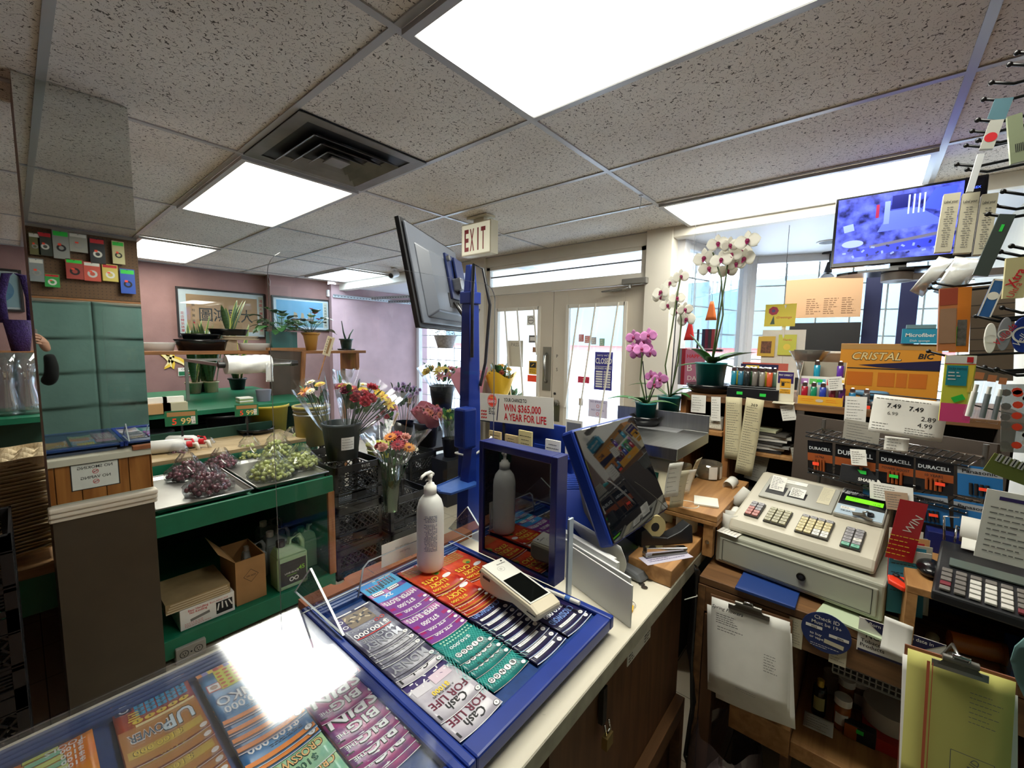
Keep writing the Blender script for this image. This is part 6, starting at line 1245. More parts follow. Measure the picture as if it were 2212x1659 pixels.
bouquet('bouquet',(p.x-.20,2.92,zz-.20),'pink paper wrapped bouquet with yellow flowers behind the blue pole',(-.15,0,1),.42,.12,[('daisy','#e6b84a',ORc,.045),('daisy','#e6b84a',ORc,.04),('lily',PKc,YLc,.045),('pompon',PKc,PKc,.035),('daisy',WTc,YLc,.04)],19,14,(.05,.17,.05,.42),mat('pink_tissue','#dc93a6',.6))
bouquet('leafy_plant',(p.x+.15,2.75,zz-.209),'spray of narrow green leaves in front of the door glass',(.1,-.05,1),.2,.1,[('pompon',GNc,GNc,.01)],23,40,None,leafL=.13,cat='plant')
WO=mat('orchid_white','#e9e7da',.5);PO=mat('orchid_pink','#d184bf',.5,noise=.2,nscale=40);LIP=mat('orchid_lip','#8d2054',.5);STEM=mat('orchid_stem','#4b5a33',.5)
def ofl(b,p,n,s_,m):
 n=V(n).normalized();M0=n.to_track_quat('Z','Y').to_matrix();
 for a,l,w in((90,1,.62),(210,.95,.6),(330,.95,.6)):blade(b,p,M0@V((math.cos(R(a)),math.sin(R(a)),.12)),s_*l,s_*w,m,0,None,5,.05,n)
 for a in(0,180):blade(b,V(p)+n*.003,M0@V((math.cos(R(a+8)),math.sin(R(a+8)),.18)),s_*1.1,s_*1.25,m,0,None,6,.03,n)
 b.ball(V(p)+n*.012,s_*.2,LIP,6,(1,1,1));blade(b,V(p)+n*.01,M0@V((0,-.8,.7)),s_*.45,s_*.3,LIP,.2,None,3,.1,n)
def orchid(loc,label,potr,poth,stems,flowers,m,leaves,seed,sauc=True):
 e=empty('orchid',loc,label,'orchid');r=random.Random(seed);b=MB();TP=mat('teal_plastic_pot','#1f7f80',.35);b.lathe([(potr*.82,0),(potr,poth),(potr*1.04,poth),(potr*.95,poth-.01)],TP,n=28);b.build('pot',e)
 b=MB();b.cyl((0,0,poth-.02),(0,0,poth-.008),potr*.93,SOIL,20);b.build('bark',e)
 if sauc:b=MB();b.lathe([(potr*1.1,-.028),(potr*1.45,-.004),(potr*1.5,.012),(potr*1.4,.012),(potr*1.0,-.002)],BLKG,n=28);b.build('saucer',e)
 for(a,el,L,w,bn)in leaves:b=MB();blade(b,(0,0,poth-.01),(math.cos(R(a)),math.sin(R(a)),el),L,w,LEAF if r.random()<.5 else mat('orchid_leaf','#567b41',.4,noise=.15),bn,None,10,.25);b.build('leaf',e)
 for s_ in stems:b=MB();b.tube([V(q)-V(loc)if 0 else V(q)for q in s_],.0035,STEM,6);b.tube([V(s_[0])+V((.012,0,0)),V(s_[-2])+V((.008,0,-.02))],.0025,K,5);b.build('stem',e)
 for(q,s_,dn)in flowers:b=MB();ofl(b,q,dn,s_,m);b.build('flower',e)
 return e
def rel(px,py,x,loc):p=W(px,py,x=x);return(p.x-loc[0],p.y-loc[1],p.z-loc[2])
def fls(pts,x,loc,s0,seed):
 r=random.Random(seed);out=[]
 for(px,py)in pts:xx=x+r.uniform(-.06,.06);out.append((rel(px,py,xx,loc),s0*r.uniform(.9,1.15),(-1+r.uniform(-.3,.3),-.35+r.uniform(-.6,.6),r.uniform(-.35,.2))))
 return out
ox=2.08;q=W(1533,838,x=ox);loc=(ox,q.y,1.364)
orchid(loc,'tall white orchid with two crowded stems in a teal pot',.068,.11,[[(0,0,.1),rel(1550,700,ox,loc),rel(1568,600,ox,loc),rel(1575,540,ox,loc),rel(1600,530,ox,loc)],[(.01,0,.1),rel(1562,680,ox,loc),rel(1558,600,ox,loc),rel(1540,545,ox,loc)]],fls([(1558,562),(1575,530),(1600,545),(1550,528),(1590,570),(1615,522),(1522,558),(1530,580),(1570,585),(1580,552),(1610,560)],ox,loc,.042,3),WO,[(100,1.6,.19,.07,.1),(150,1.0,.18,.07,.3),(-60,.9,.2,.07,.4),(-100,.55,.22,.06,.2),(110,.1,.16,.05,.2),(-80,.1,.18,.055,.4),(200,.7,.14,.06,.3)],4)
for q_ in((-.35,0),):pass
lx_=1.93;q=W(1444,890,x=lx_);loc2=(lx_,q.y,1.235)
orchid(loc2,'white orchid arching beside the door post in a teal pot',.052,.085,[[(0,0,.08),rel(1437,790,lx_,loc2),rel(1450,720,lx_,loc2),rel(1462,640,lx_,loc2),rel(1470,600,lx_,loc2)],[(.01,0,.08),rel(1465,780,lx_,loc2),rel(1472,690,lx_,loc2),rel(1465,660,lx_,loc2)]],fls([(1430,632),(1450,612),(1470,598),(1462,645),(1440,660),(1478,668),(1485,690),(1465,672),(1425,640)],lx_,loc2,.038,5),WO,[(100,.9,.26,.055,.5),(-70,1.2,.16,.05,.5),(120,.15,.17,.05,.3),(-100,.9,.14,.05,.6)],6)
lp=1.75;q=W(1380,900,x=lp);loc3=(lp,q.y-.03,1.235)
orchid(loc3,'pink orchid leaning behind the scale pan',.045,.07,[[(0,0,.06),rel(1383,820,lp,loc3),rel(1387,770,lp,loc3),rel(1385,735,lp,loc3)],[(0.01,0,.06),rel(1405,850,lp,loc3),rel(1412,830,lp,loc3),rel(1415,815,lp,loc3)]],fls([(1370,728),(1402,725),(1398,750),(1367,752),(1408,762),(1375,765),(1390,738),(1385,755),(1412,830),(1405,812),(1425,818)],lp,loc3,.030,8),PO,[(110,.5,.2,.06,.4),(160,.8,.14,.05,.4),(-60,.4,.15,.05,.4)],9)
# ================= the register bench =================
def bx(name,label,cat,lo,hi,m,group=None,bevel=0,parent=None):
 b=MB();b.b2(lo,hi,m);return one(b,name,label,cat,group,bevel)
def sheet(name,label,cat,M,w,h,m=WH,draw=None,group=None,curl=0,th=.0006):
 b=MB(M,(lambda v:(v.x,v.y,v.z+curl*((v.y/h+.5)if 1 else 0)**2))if curl else None)
 b.grid(lambda u,v:((u-.5)*w,(v-.5)*h,0),1 if not curl else 4,1 if not curl else 8,m,th,smooth=bool(curl))
 if draw:draw(b,w,h)
 return one(b,name,label,cat,group)
FW=lambda p,tilt=0:fr((p.x,p.y,p.z),(0,-1,0),(tilt,0,1))
def quad(a,b_,c,d,x):
 A,B_,C_,D=[W(*q,x=x)for q in(a,b_,c,d)];ctr=(A+B_+C_+D)/4;xd,yd=(B_-A)+(C_-D),(A-D)+(B_-C_)
 if yd.length>xd.length:zd=xd.cross(yd);xd=yd.cross(zd)
 return fr((x,ctr.y,ctr.z),xd,yd),((B_-A).length+(C_-D).length)/2,((A-D).length+(B_-C_).length)/2
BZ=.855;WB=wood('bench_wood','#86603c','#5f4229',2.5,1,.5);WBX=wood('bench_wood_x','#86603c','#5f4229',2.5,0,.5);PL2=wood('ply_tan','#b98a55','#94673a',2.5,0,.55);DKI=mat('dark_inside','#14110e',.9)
e=empty('register_bench',(1.6,0,0),'brown wooden bench with cluttered open shelves under the cash register','bench')
b=MB();b.b2((1.305,-.50,BZ-.022),(1.94,.345,BZ),WB);part(b,'bench_top',e,.002)
b=MB();b.b2((1.305,-.50,BZ-.105),(1.325,.345,BZ-.024),WB);part(b,'front_rail',e,.002)
b=MB();b.b2((1.30,.325,0),(1.90,.345,BZ-.024),WBX);part(b,'left_side',e)
b=MB();b.b2((1.30,.29,0),(1.33,.322,BZ-.11),PLW);part(b,'left_post',e)
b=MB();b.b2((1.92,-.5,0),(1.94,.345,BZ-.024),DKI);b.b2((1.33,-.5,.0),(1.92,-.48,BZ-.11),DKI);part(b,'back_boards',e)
b=MB();b.b2((1.36,-.48,.425),(1.88,.09,.445),PL2);b.b2((1.345,-.48,.40),(1.36,.09,.446),PL2);part(b,'lower_shelf',e,.002)
b=MB();b.b2((1.33,.09,.30),(1.9,.11,BZ-.11),WBX);b.b2((1.31,.09,.42),(1.335,.24,.50),PL2);part(b,'divider',e)
ra=R(-7);e=empty('cash_register',(1.385,.128,BZ+.012),'beige electronic cash register on a grey steel cash drawer','cash register',rz=ra)
DRW=mat('drawer_grey','#a9aa9b',.4,noise=.07,nscale=5);BEI=mat('register_beige','#bdb7a6',.45,noise=.05,nscale=5);REG=mat('register_grey','#a09f96',.45)
hw=.203;b=MB();b.b2((.0,-hw,0),(.42,hw,.098),DRW);b.build('drawer_box',e,.006)
b=MB();b.b2((-.006,-hw+.012,.010),(.0,hw-.012,.085),DRW);b.build('drawer_front',e,.004)
b=MB(fr((-.0065,0,.048),(0,-1,0),(0,0,1)));
for(x,y,w,h)in((0,.033,.36,.0015),(0,-.033,.36,.0015),(-.18,0,.0015,.066),(.18,0,.0015,.066)):b.rect(x,y,w,h,K)
b.build('drawer_groove',e)
b=MB();b.cyl((-.006,-.03,.05),(-.012,-.03,.05),.011,CHROME,20);b.cyl((-.012,-.03,.05),(-.0125,-.03,.05),.005,K,12);b.build('drawer_lock',e)
w=.178;z0=.102;P_=[(.03,z0),(.02,z0+.012),(.035,z0+.038),(.165,z0+.075),(.185,z0+.082),(.33,z0+.128),(.36,z0+.125),(.37,z0)]
Tm=Matrix(((1,0,0,0),(0,0,-1,0),(0,1,0,0),(0,0,0,1)));b=MB();b.prism(P_,-w,w,BEI,Tm);b.build('register_body',e,.01)
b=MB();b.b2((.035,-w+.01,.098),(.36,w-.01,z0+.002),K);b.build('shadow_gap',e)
Mk=fr((.10,0,z0+.0575),(0,-1,0),(.13,0,.037));GKY,RKY,CKY,YKY,WKY,TKY=[mat('key_'+n,c,.4)for n,c in(('grey','#8f8d90'),('red','#b5746c'),('olive','#a5a184'),('yellow','#c8bb8d'),('white','#d8d5cd'),('teal','#5fa58c'))]
def keys(n,x0,y0,nx,ny,pw,ph,col,oval=False):
 b=MB(Mk);b.box((x0+(nx-1)*pw/2,y0-(ny-1)*ph/2,.003),(nx*pw+.002,ny*ph+.002,.004),mat('key_well','#3c3a37',.6));b.build('key_block',e)
 for j in range(ny):
  for i in range(nx):
   b=MB(Mk);m=col(i,j);b.box((x0+i*pw,y0-j*ph,.007),(pw*.86,ph*.84,.007),m);b.rect(x0+i*pw,y0-j*ph,pw*.4,ph*.12,K,.0108);b.build('key',e,.0015)
keys('f',-.138,.035,2,5,.019,.0155,lambda i,j:GKY if j<2 else(RKY if(i==0 or j>2)else GKY));keys('n',-.082,.030,3,5,.0195,.0155,lambda i,j:CKY);keys('d',.002,.036,4,6,.0195,.0150,lambda i,j:GKY if j==0 else(WKY if j>3 and i>1 else YKY));keys('t',.110,.030,2,6,.021,.0150,lambda i,j:TKY if j==5 else(WKY if(i==1 and j==3)else GKY))
Mt=fr((.245,0,z0+.1025),(0,-1,0),(.145,0,.046))
b=MB(Mt);b.box((-.045,.0,.003),(.20,.135,.006),REG);b.build('printer_cover',e,.004)
b=MB(Mt);b.box((-.105,-.015,.0065),(.055,.05,.001),K);b.box((-.045,-.02,.0065),(.05,.035,.001),K);b.build('paper_slot',e)
def receipt(Mx,x,y,w,h,name='receipt',par=e,tilt=.5):
 b=MB(Mx@T(x,y,.008)@Matrix.Rotation(tilt,4,'X'));b.box((0,h/2,0),(w,h,.0008),WH);b.lines(-w*.42,w*.42,h*.08,h*.92,8,K,.0016,.0009,3);return b.build(name,par)
receipt(Mt,-.105,-.02,.042,.055);receipt(Mt,-.045,-.032,.040,.04,tilt=.2)
b=MB(Mt);b.box((-.07,.05,.0068),(.075,.02,.0008),WH);b.lines(-.1,-.04,.045,.055,2,INK,.001,.0075,1);b.build('sticky_label',e)
b=MB(Mt);b.box((.025,.015,.0068),(.032,.095,.0008),mat('old_paper','#c9c2a8',.7));b.lines(.012,.038,-.02,.055,9,INK,.001,.0075,2);b.build('taped_receipt',e)
b=MB(Mt);b.box((.115,.004,.006),(.115,.15,.014),REG);b.build('display_housing',e,.004)
b=MB(Mt);b.box((.115,.028,.0135),(.108,.088,.0015),mat('gloss_black','#101115',.15));b.build('display_face',e);b=MB(Mt);b.box((.115,-.043,.0135),(.108,.05,.0015),mat('pale_blue_panel','#a9bccb',.4));b.build('key_panel',e)
b=MB(Mt);b.box((.118,.018,.0145),(.088,.022,.001),mat('lcd_green','#5fae1c',.3,emit=.35));b.text('CASH',mat('lcd_ink','#22520c',.6),.083,.023,.006,z=.0155,al='l');b.text('12.38',MATS['lcd_ink'],.156,.013,.006,z=.0155,al='r');b.build('lcd',e)
b=MB(Mt);b.text('SHARP',mat('pale_print','#b8bcc0',.5),.085,.055,.007,z=.0148,bold=.05);b.lines(.1,.16,.052,.056,1,GKY,.0012,.0148,1);b.text('XE-A41S',K,.088,-.050,.006,z=.0148,bold=.05);b.rect(.088,-.035,.034,.014,WH,.0148);b.text('A.C. 예',K,.088,-.032,.005,z=.0152)if 0 else b.lines(.074,.1,-.039,-.031,2,K,.0014,.0152,7);b.build('lettering',e)
b=MB(Mt);b.cyl((.142,-.048,.014),(.142,-.048,.022),.008,K,14);b.tube([(.142,-.048,.022),(.135,-.052,.03),(.125,-.058,.028)],.0025,STEEL,6);b.box((.118,-.062,.022),(.03,.012,.002),mat('key_brass','#6b675c',.4,.6),rz=.3);b.box((.135,-.068,.02),(.03,.009,.002),MATS['key_brass'],rz=-.4);b.build('keys',e)
b=MB();b.cyl((.33,-.145,z0+.12),(.33,-.145,z0+.165),.018,REG,14);b.build('pole',e)
b=MB(fr((.30,-.135,z0+.19),(0,-1,0),(.25,0,1)));b.box((-.01,0,0),(.15,.052,.03),BLKP);b.text('SHARP',WH,-.02,-.012,.0095,z=.016,bold=.07);b.text('12:38',mat('led_display_green','#5bff3e',.4,emit=1.6),.032,.01,.014,z=.016,shear=.15,bold=.01);b.rect(.03,-.008,.05,.008,WH,.0155);b.build('pole_display',e,.002)
p=W(985+0,0,z=1)if 0 else None
M=fr((1.44,.29,BZ+.114),(1,-.2,0),(.2,1,0));sheet('receipt','printed receipt lying on the left end of the cash drawer','receipt',M,.09,.06,WH,lambda b,w,h:b.lines(-w*.4,w*.4,-h*.4,h*.4,5,INK,.0015,.0006,4))
bx('binder','thin dark blue folder sticking out under the cash drawer','folder',(1.293,.10,BZ+.001),(1.55,.245,BZ+.010),mat('folder_blue','#1d3a7a',.5),bevel=.002)
M=fr((1.372,-.03,BZ+.006),(-.2,-1,0),(1,-.2,0));sheet('notepad','pale green paper pad poking out under the cash drawer','paper',M,.15,.14,mat('pale_green_paper','#b9c8a8',.7),th=.005)
rr=random.Random(12);cols=['#2f7f96','#d9d6cc','#c9c4b0','#a8232c','#e2ded2','#b98a5a','#e0ddd4','#ddd9ce','#cfcabc','#d7d3c6','#c0392b','#8b9a9a']
for i,c in enumerate(cols):
 lb=['teal edged','white','grey','red striped','creased white','tan picture','thin white','pale lottery','folded grey','cream','red tipped','blue grey'][i]
 x=1.40+i*.012;b=MB(fr((x,-.112-.006*(i%3),BZ+.08),(.25,-.9,0),(.15+rr.uniform(-.1,.1),-.12+rr.uniform(-.2,.1),1)));b.box((0,.04,0),(.07,.15+rr.uniform(-.02,.04),.002),mat('card_%d'%i,c,.6));b.lines(-.03,.03,0,.09,4,K,.0016,.0012,i)
 one(b,'lottery_slip',lb+' slip upright in the bundle beside the cash register','slip','slips bundled beside the register')
M,w_,h_=quad((1945,1128),(1992,1090),(1965,1185),(1930,1185),1.40);sheet('red_leaflet','glossy red leaflet standing up behind the bundle of slips','leaflet',fr(M.translation,(.3,-.9,-.1),(.1,-.35,1)),.055,.155,mat('leaflet_red','#b3202a',.3),lambda b,w,h:(b.text('WIN',WH,.008,.02,.018,z=.0008,rot=1.2),b.lines(-.03,.03,-.07,-.01,5,YW,.002,.0008,2)))
e=empty('box_cutter',(1.375,-.105,BZ+.115),'red orange tape cutter lying on the corner of the cash drawer','cutter',rz=R(20));OR2=mat('cutter_red','#e33a1c',.35);b=MB();b.prism([(-.03,-.02),(-.005,-.03),(.04,-.015),(.045,.0),(.03,.02),(.0,.03),(-.03,.015)],0,.012,OR2);b.build('body',e,.003);b=MB();b.box((0,0,.0125),(.05,.007,.003),STEEL,rz=.2);b.ball((.025,.005,.016),.007,K,6,(1.4,1,.5));b.build('blade_slider',e)
bx('blue_box','tall dark blue carton standing behind the leaflets','box',(1.56,-.245,BZ+.0),(1.62,-.155,BZ+.21),mat('carton_navy','#121c5c',.5),bevel=.002)
e=empty('computer_mouse',(1.40,-.15,1.012),'black computer mouse on the small wooden box','mouse');b=MB();b.ball((0,0,.012),.03,BLKG,12,(1.5,.85,.6));b.build('shell',e);b=MB();b.tube([(.03,0,.02),(.06,.01,.01),(.11,.0,.006)],.002,K,5);b.build('cord',e)
e=empty('wooden_box',(1.45,-.25,BZ),'small open wooden box shelf carrying the printing calculator','box');BT=1.008
b=MB();b.b2((1.30,-.40,BT-.018),(1.66,-.105,BT),PL2);part(b,'top_board',e,.002);b=MB();b.b2((1.30,-.125,BZ+.001),(1.66,-.107,BT-.018),PL2);part(b,'side_board',e);b=MB();b.b2((1.30,-.40,BZ+.001),(1.66,-.382,BT-.018),PL2);part(b,'side_board',e);b=MB();b.b2((1.64,-.38,BZ+.001),(1.66,-.126,BT-.018),DKI);part(b,'back_board',e)
e=empty('calculator',(1.34,-.238,BT+.001),'large black printing calculator with a white paper roll','calculator',rz=R(-8));b=MB();b.prism([(-.10,0),(-.10,.022),(.10,.055),(.15,.06),(.15,0)],-.085,.085,BLKP,Tm);b.build('body',e,.005)
Mc=fr((-.03,0,.0345),(0,-1,0),(1,0,.165));
for j in range(5):
 for i in range(7):
  b=MB(Mc);m=WKY if 2<=i<=4 and j<4 else(mat('key_darkred','#7a3038',.4)if(i,j)in((0,1),(5,0))else mat('key_taupe','#75706b',.4));b.box((-.066+i*.022,-.055+j*.019,.004),(.017,.014,.006),m);b.build('key',e,.0015)
b=MB(Mc);b.box((0,.065,.004),(.13,.034,.003),mat('lcd_grey','#59635c',.2));b.build('display',e)
b=MB();b.cyl((.165,.055,.095),(.165,-.03,.095),.032,WH,26);b.cyl((.165,.056,.095),(.165,.0555,.095),.008,K,12);b.build('paper_roll',e);b=MB();b.grid(lambda u,v:(.14-.03*v,.05-.075*u,.085-.022*v),1,4,WH,.0006);b.build('paper_tail',e);b=MB();b.tube([(.15,.062,.06),(.165,.062,.10),(.165,.055,.095)],.0025,CHROME,6);b.tube([(.15,.08,.06),(.15,.085,.12),(.17,.06,.12)],.0025,CHROME,6);b.build('roll_wire',e)
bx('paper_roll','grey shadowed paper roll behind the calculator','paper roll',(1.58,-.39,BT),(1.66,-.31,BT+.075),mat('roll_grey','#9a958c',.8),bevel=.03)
e=empty('pill_bottle',(1.37,-.235,BZ+.024),'amber pill bottle lying in the wooden box','pill bottle',rot=(R(90),0,R(10)));AMB=mat('amber_plastic','#a35a1c',.2,alpha=.85);b=MB();b.cyl((0,0,-.045),(0,0,.035),.022,AMB,20);b.build('bottle',e);b=MB();b.cyl((0,0,.035),(0,0,.05),.024,AMB,20);b.build('cap',e)
b=MB();b.cyl((1.325,-.155,BZ+.012),(1.375,-.165,BZ+.012),.012,mat('kraft_roll','#a39878',.8,noise=.2),16);one(b,'coin_roll','paper rolled coins lying on the bench front edge','coin roll')
M=fr((1.345,-.16,BZ+.0008),(0,-1,0),(1,0,0));sheet('paper_scrap','white paper scrap under the coin roll','paper',M,.09,.05)
e=empty('clear_box',(1.36,-.30,BZ),'small clear plastic box with blue card beside the pill bottle','box');b=MB();b.b2((-.04,-.03,.001),(.06,.03,.05),ACR);b.build('clear_case',e);b=MB();b.b2((-.03,-.025,.003),(.05,.02,.06),mat('blue_card','#16306e',.5));b.build('blue_card',e)
e=empty('card_stack',(1.36,-.352,BZ),'upright white cards in a clear tray at the bench corner','cards');
for k in range(5):b=MB();b.b2((-.04,-.02+k*.009,.001),(.03,-.014+k*.009,.06),(WH,MATS['old_paper'])[k%2]);b.build('card',e)
M=fr((1.292,-.098,BZ+.022),(-.2,-1,0),(.5,-.15,1));sheet('folded_paper','folded white paper hanging over the bench edge','paper',M,.05,.075,WH,curl=.02)
M,w_,h_=quad((1740,1328),(1832,1345),(1822,1405),(1745,1390),1.301);c=M.translation
b=MB(FW(c));b.cyl((0,0,0),(0,0,.002),.052,mat('sticker_navy','#1d2f63',.45),36)
for t_,x,y,s_ in(('Check ID',.0,.036,.010),('Must be 19+',0,.022,.009),('to buy',-.02,-.010,.007),('or vape',-.018,-.020,.007)):b.text(t_,WH,x,y,s_,z=.0026,bold=.02)
b.rect(-.025,.008,.035,.008,WH,.0026);b.text('2026',K,-.025,.008,.005,z=.003,bold=.03);b.rect(.027,-.002,.04,.008,WH,.0026);b.text('2006',K,.03,-.002,.005,z=.003,bold=.03);b.rect(.018,-.022,.04,.011,mat('old_paper','#c9c2a8'),.0028,-.08);b.lines(-.03,.03,-.044,-.034,2,WH,.0012,.0026,2);one(b,'age_sticker','round navy Check ID Must be 19+ sticker on the bench rail','sticker')
M=FW(V((1.3035,.096,BZ-.065)));sheet('taped_paper','pale printed paper strip behind the round sticker','paper',M,.02*1.6,.08,MATS['old_paper'],lambda b,w,h:b.lines(-w*.4,w*.4,-h*.4,h*.4,9,INK,.0012,.0006,4));M=FW(V((1.3035,.005,BZ-.07)));sheet('taped_paper','pale printed paper between the two age signs','paper',M,.035,.075,MATS['old_paper'],lambda b,w,h:b.lines(-w*.4,w*.4,-h*.4,h*.4,8,INK,.0012,.0006,5))
c=W(1942,1400,x=1.30);M=FW(V((1.3030,c.y-.0,c.z-.0)),0)
def age(b,w,h):
 b.poly([(-w*.44,h*.5),(w*.5,h*.5),(w*.02,-h*.16)],NB,.0006);b.text("Born after today's date in",WH,0,h*.40,h*.10,z=.0009,lim=w*.74,bold=.02);b.disc(w*.02,h*.16,h*.17,WH,.0009,24,h*.14);b.text('2000',K,w*.02,h*.16,h*.16,z=.0013,lim=h*.3,bold=.05)
 for x,t1,t2,dy in((-w*.31,'Tobacco','Products',0),(w*.33,'E-Cigarette','Products',0)):b.text('NO',K,x,h*.04,h*.15,z=.0008,bold=.05);b.text(t1,K,x,-h*.14,h*.11,z=.0008,lim=w*.3,bold=.02);b.text(t2,K,x,-h*.28,h*.11,z=.0008,bold=.02)
 b.rect(0,-h*.46,w*.97,h*.07,NB,.0006)
sheet('age_sign','wide white NO Tobacco Products NO E-Cigarette sign on the bench rail','sign',M,.15,.085,WH,age,th=.002)
def clipboard(M,w,h,board,label,pm,draw,sheets=3):
 e=bpy.data.objects.new('clipboard',None);COL.objects.link(e);e.matrix_world=M;tag(e,label,'clipboard');b=MB();b.box((0,0,-.004),(w,h,.004),board);b.build('board',e,.001)
 for k in range(sheets):b=MB(T(.004*(sheets-1-k)*(-1)**k,-.012*(sheets-1-k),.0015*k)@rz(.02*(sheets-1-k)));b.grid(lambda u,v:((u-.5)*w*.95,(v-.5)*h*.97,.0008+.004*math.sin(u*4)*(1-v)),6,8,pm if k==sheets-1 else WH,.0005);(draw(b,w,h)if k==sheets-1 else None);b.build('paper',e)
 b=MB();b.box((0,h*.45,.008),(w*.50,.012,.003),STEEL);b.poly([(-w*.2,h*.455),(w*.2,h*.455),(w*.12,h*.52),(-w*.12,h*.52)],mat('clip_metal','#77756e',.35,.7),.011);b.poly([(w*.2,h*.455),(-w*.2,h*.455),(-w*.12,h*.52),(w*.12,h*.52)][::-1],MATS['clip_metal'],.0095);b.cyl((-w*.16,h*.52,.012),(w*.16,h*.52,.012),.006,MATS['clip_metal'],10);b.tube([(-w*.06,h*.52,.014),(-.01,h*.56,.016),(.01,h*.56,.016),(w*.06,h*.52,.014)],.003,CHROME,6);b.build('clip',e)
 return e
A,B_,C_,D=[W(*q,x=1.285)for q in((1545,1290),(1727,1352),(1692,1562),(1518,1432))]
def inv(b,w,h):
 z=.007;b.text('Spring Flowers',K,-w*.26,h*.40,.010,z=z,shear=.3,lim=w*.5,bold=.02);b.lines(-w*.4,-w*.1,h*.22,h*.34,5,K,.0016,z,5);b.lines(-w*.38,-w*.02,h*.14,h*.2,2,K,.0016,z,6);b.lines(w*.2,w*.4,-h*.12,h*.08,7,INK,.0016,z,7);b.lines(-w*.2,w*.2,-h*.44,-h*.40,2,INK,.001,z,8,'c')
ctr=(A+B_+C_+D)/4;clipboard(fr((1.283,ctr.y,ctr.z),(0,-1,.05),(.10,.05,1)),.205,.255,mat('hardboard','#6a4a30',.6),'clipboard with a white invoice clamped on top, hanging on the bench',WH,inv,4)
YP=mat('yellow_form','#cfca72',.7,noise=.05)
def yel(b,w,h):
 z=.007;b.rect(-w*.28,0,.004,h*.9,mat('form_red_line','#cf6a4a',.7),z);b.rect(-w*.24,0,.0012,h*.9,MATS['form_red_line'],z)
 for x,y,w2,h2 in((.02,-h*.12,.05,.001),(.02,-h*.26,.05,.001),(-.005,-h*.19,.001,h*.14),(.045,-h*.19,.001,h*.14)):b.rect(x,y,w2,h2,INK,z)
 b.text('PAID',INK,.02,-h*.19,.010,z=z,rot=1.2);b.lines(w*.1,w*.4,h*.1,h*.34,7,INK,.001,z,3)
c=(W(1985,1430,x=1.0)+W(2190,1500,x=1.0)+W(1945,1659,x=1.0)+W(2150,1720,x=1.0))/4;clipboard(fr((1.0,c.y,c.z),(.05,-1,.02),(.12,.08,1)),.135,.235,mat('red_hardboard','#7d4a33',.5),'clipboard with a yellow carbon form nearest the camera',YP,yel,3)
b=MB();b.tube([(1.0,c.y,c.z+.12),(1.1,c.y,c.z+.10),(1.30,c.y,BZ-.02)],.003,STEEL,6);one(b,'clipboard_hook','steel hook arm holding the yellow clipboard off the bench','hook')
TL_=mat('teal_cloth','#5f8482',.85,noise=.08,bump=.2,bscale=15)
b=MB();c1=W(2190,1400,x=.88);b.grid(lambda u,v:(.88+.02*math.sin(v*9),c1.y-.01-.10*u+.012*math.sin(v*14)*(1-u)-.01*math.sin(v*3),1.16-.42*v),5,16,TL_,.003);one(b,'teal_cloth','edge of a teal cloth hanging at the extreme lower right','cloth')
zl=.446
def jar(name,label,cat,x,y,r,h,m,capm=WH,caph=.02,lab=None,capr=1.05):
 e=empty(name,(x,y,zl),label,cat);b=MB();b.lathe([(r*.95,0),(r,.005),(r,h*.85),(r*.85,h)],m,n=22);b.build('body',e);b=MB();b.cyl((0,0,h),(0,0,h+caph),r*capr,capm,22);b.build('cap',e)
 if lab:b=MB();a=math.atan2(-y,-x);b.grid(lambda u,v:((r+.0008)*math.cos(a-.8+1.6*u),(r+.0008)*math.sin(a-.8+1.6*u),h*(.25+.45*v)),8,1,lab);b.build('label',e)
 return e
px=lambda a,b_:W(a,b_,z=zl)
q=px(1815,1580);jar('pill_bottle','amber pill bottle with a white printed cap on the lower shelf','pill bottle',q.x+.02,q.y,.020,.075,AMB,lab=WH)
q=px(1822,1560);jar('pill_bottle','second pill bottle just behind the amber one','pill bottle',q.x+.07,q.y-.0,.020,.075,AMB)
q=px(1850,1555);jar('pill_bottle','clear medicine bottle with a white ribbed cap','pill bottle',q.x+.07,q.y,.022,.07,clear('clear_bottle','#e8ecec',.1,.05,haze=.15),lab=WH)
q=px(1838,1520);jar('supplement_tub','large white supplement tub with a red label band','tub',q.x+.14,q.y+.01,.042,.11,WH,WH,.03,mat('label_red','#a8323a',.5),.98)
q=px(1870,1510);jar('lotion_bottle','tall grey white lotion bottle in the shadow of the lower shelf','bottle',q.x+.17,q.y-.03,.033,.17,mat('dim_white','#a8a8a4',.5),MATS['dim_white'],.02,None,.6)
q=px(1765,1555);jar('sauce_bottle','dark sauce bottle with a yellow cap at the left of the shelf','bottle',q.x+.03,q.y,.018,.09,BLKG,mat('cap_yellow','#c9a83c',.4),.02,mat('sauce_label','#a8a26a',.6),.5)
q=px(1790,1530);jar('paper_cup','small pale cup behind the pill bottles','cup',q.x+.09,q.y,.022,.06,mat('cup_cream','#b5ab95',.6),MATS['cup_cream'],.003)
q=px(1920,1610);b=MB();b.cyl((q.x+.05,q.y-.0,zl+.035),(q.x+.05,q.y,zl+.085),.062,mat('plaster_white','#b8b2a6',.8),28);one(b,'tape_roll','thick off white roll lying on its side at the right of the shelf','roll');bx('red_box','flat red box under the off white roll','box',(q.x-.04,q.y-.07,zl),(q.x+.12,q.y+.06,zl+.034),mat('box_red','#a8271e',.5))
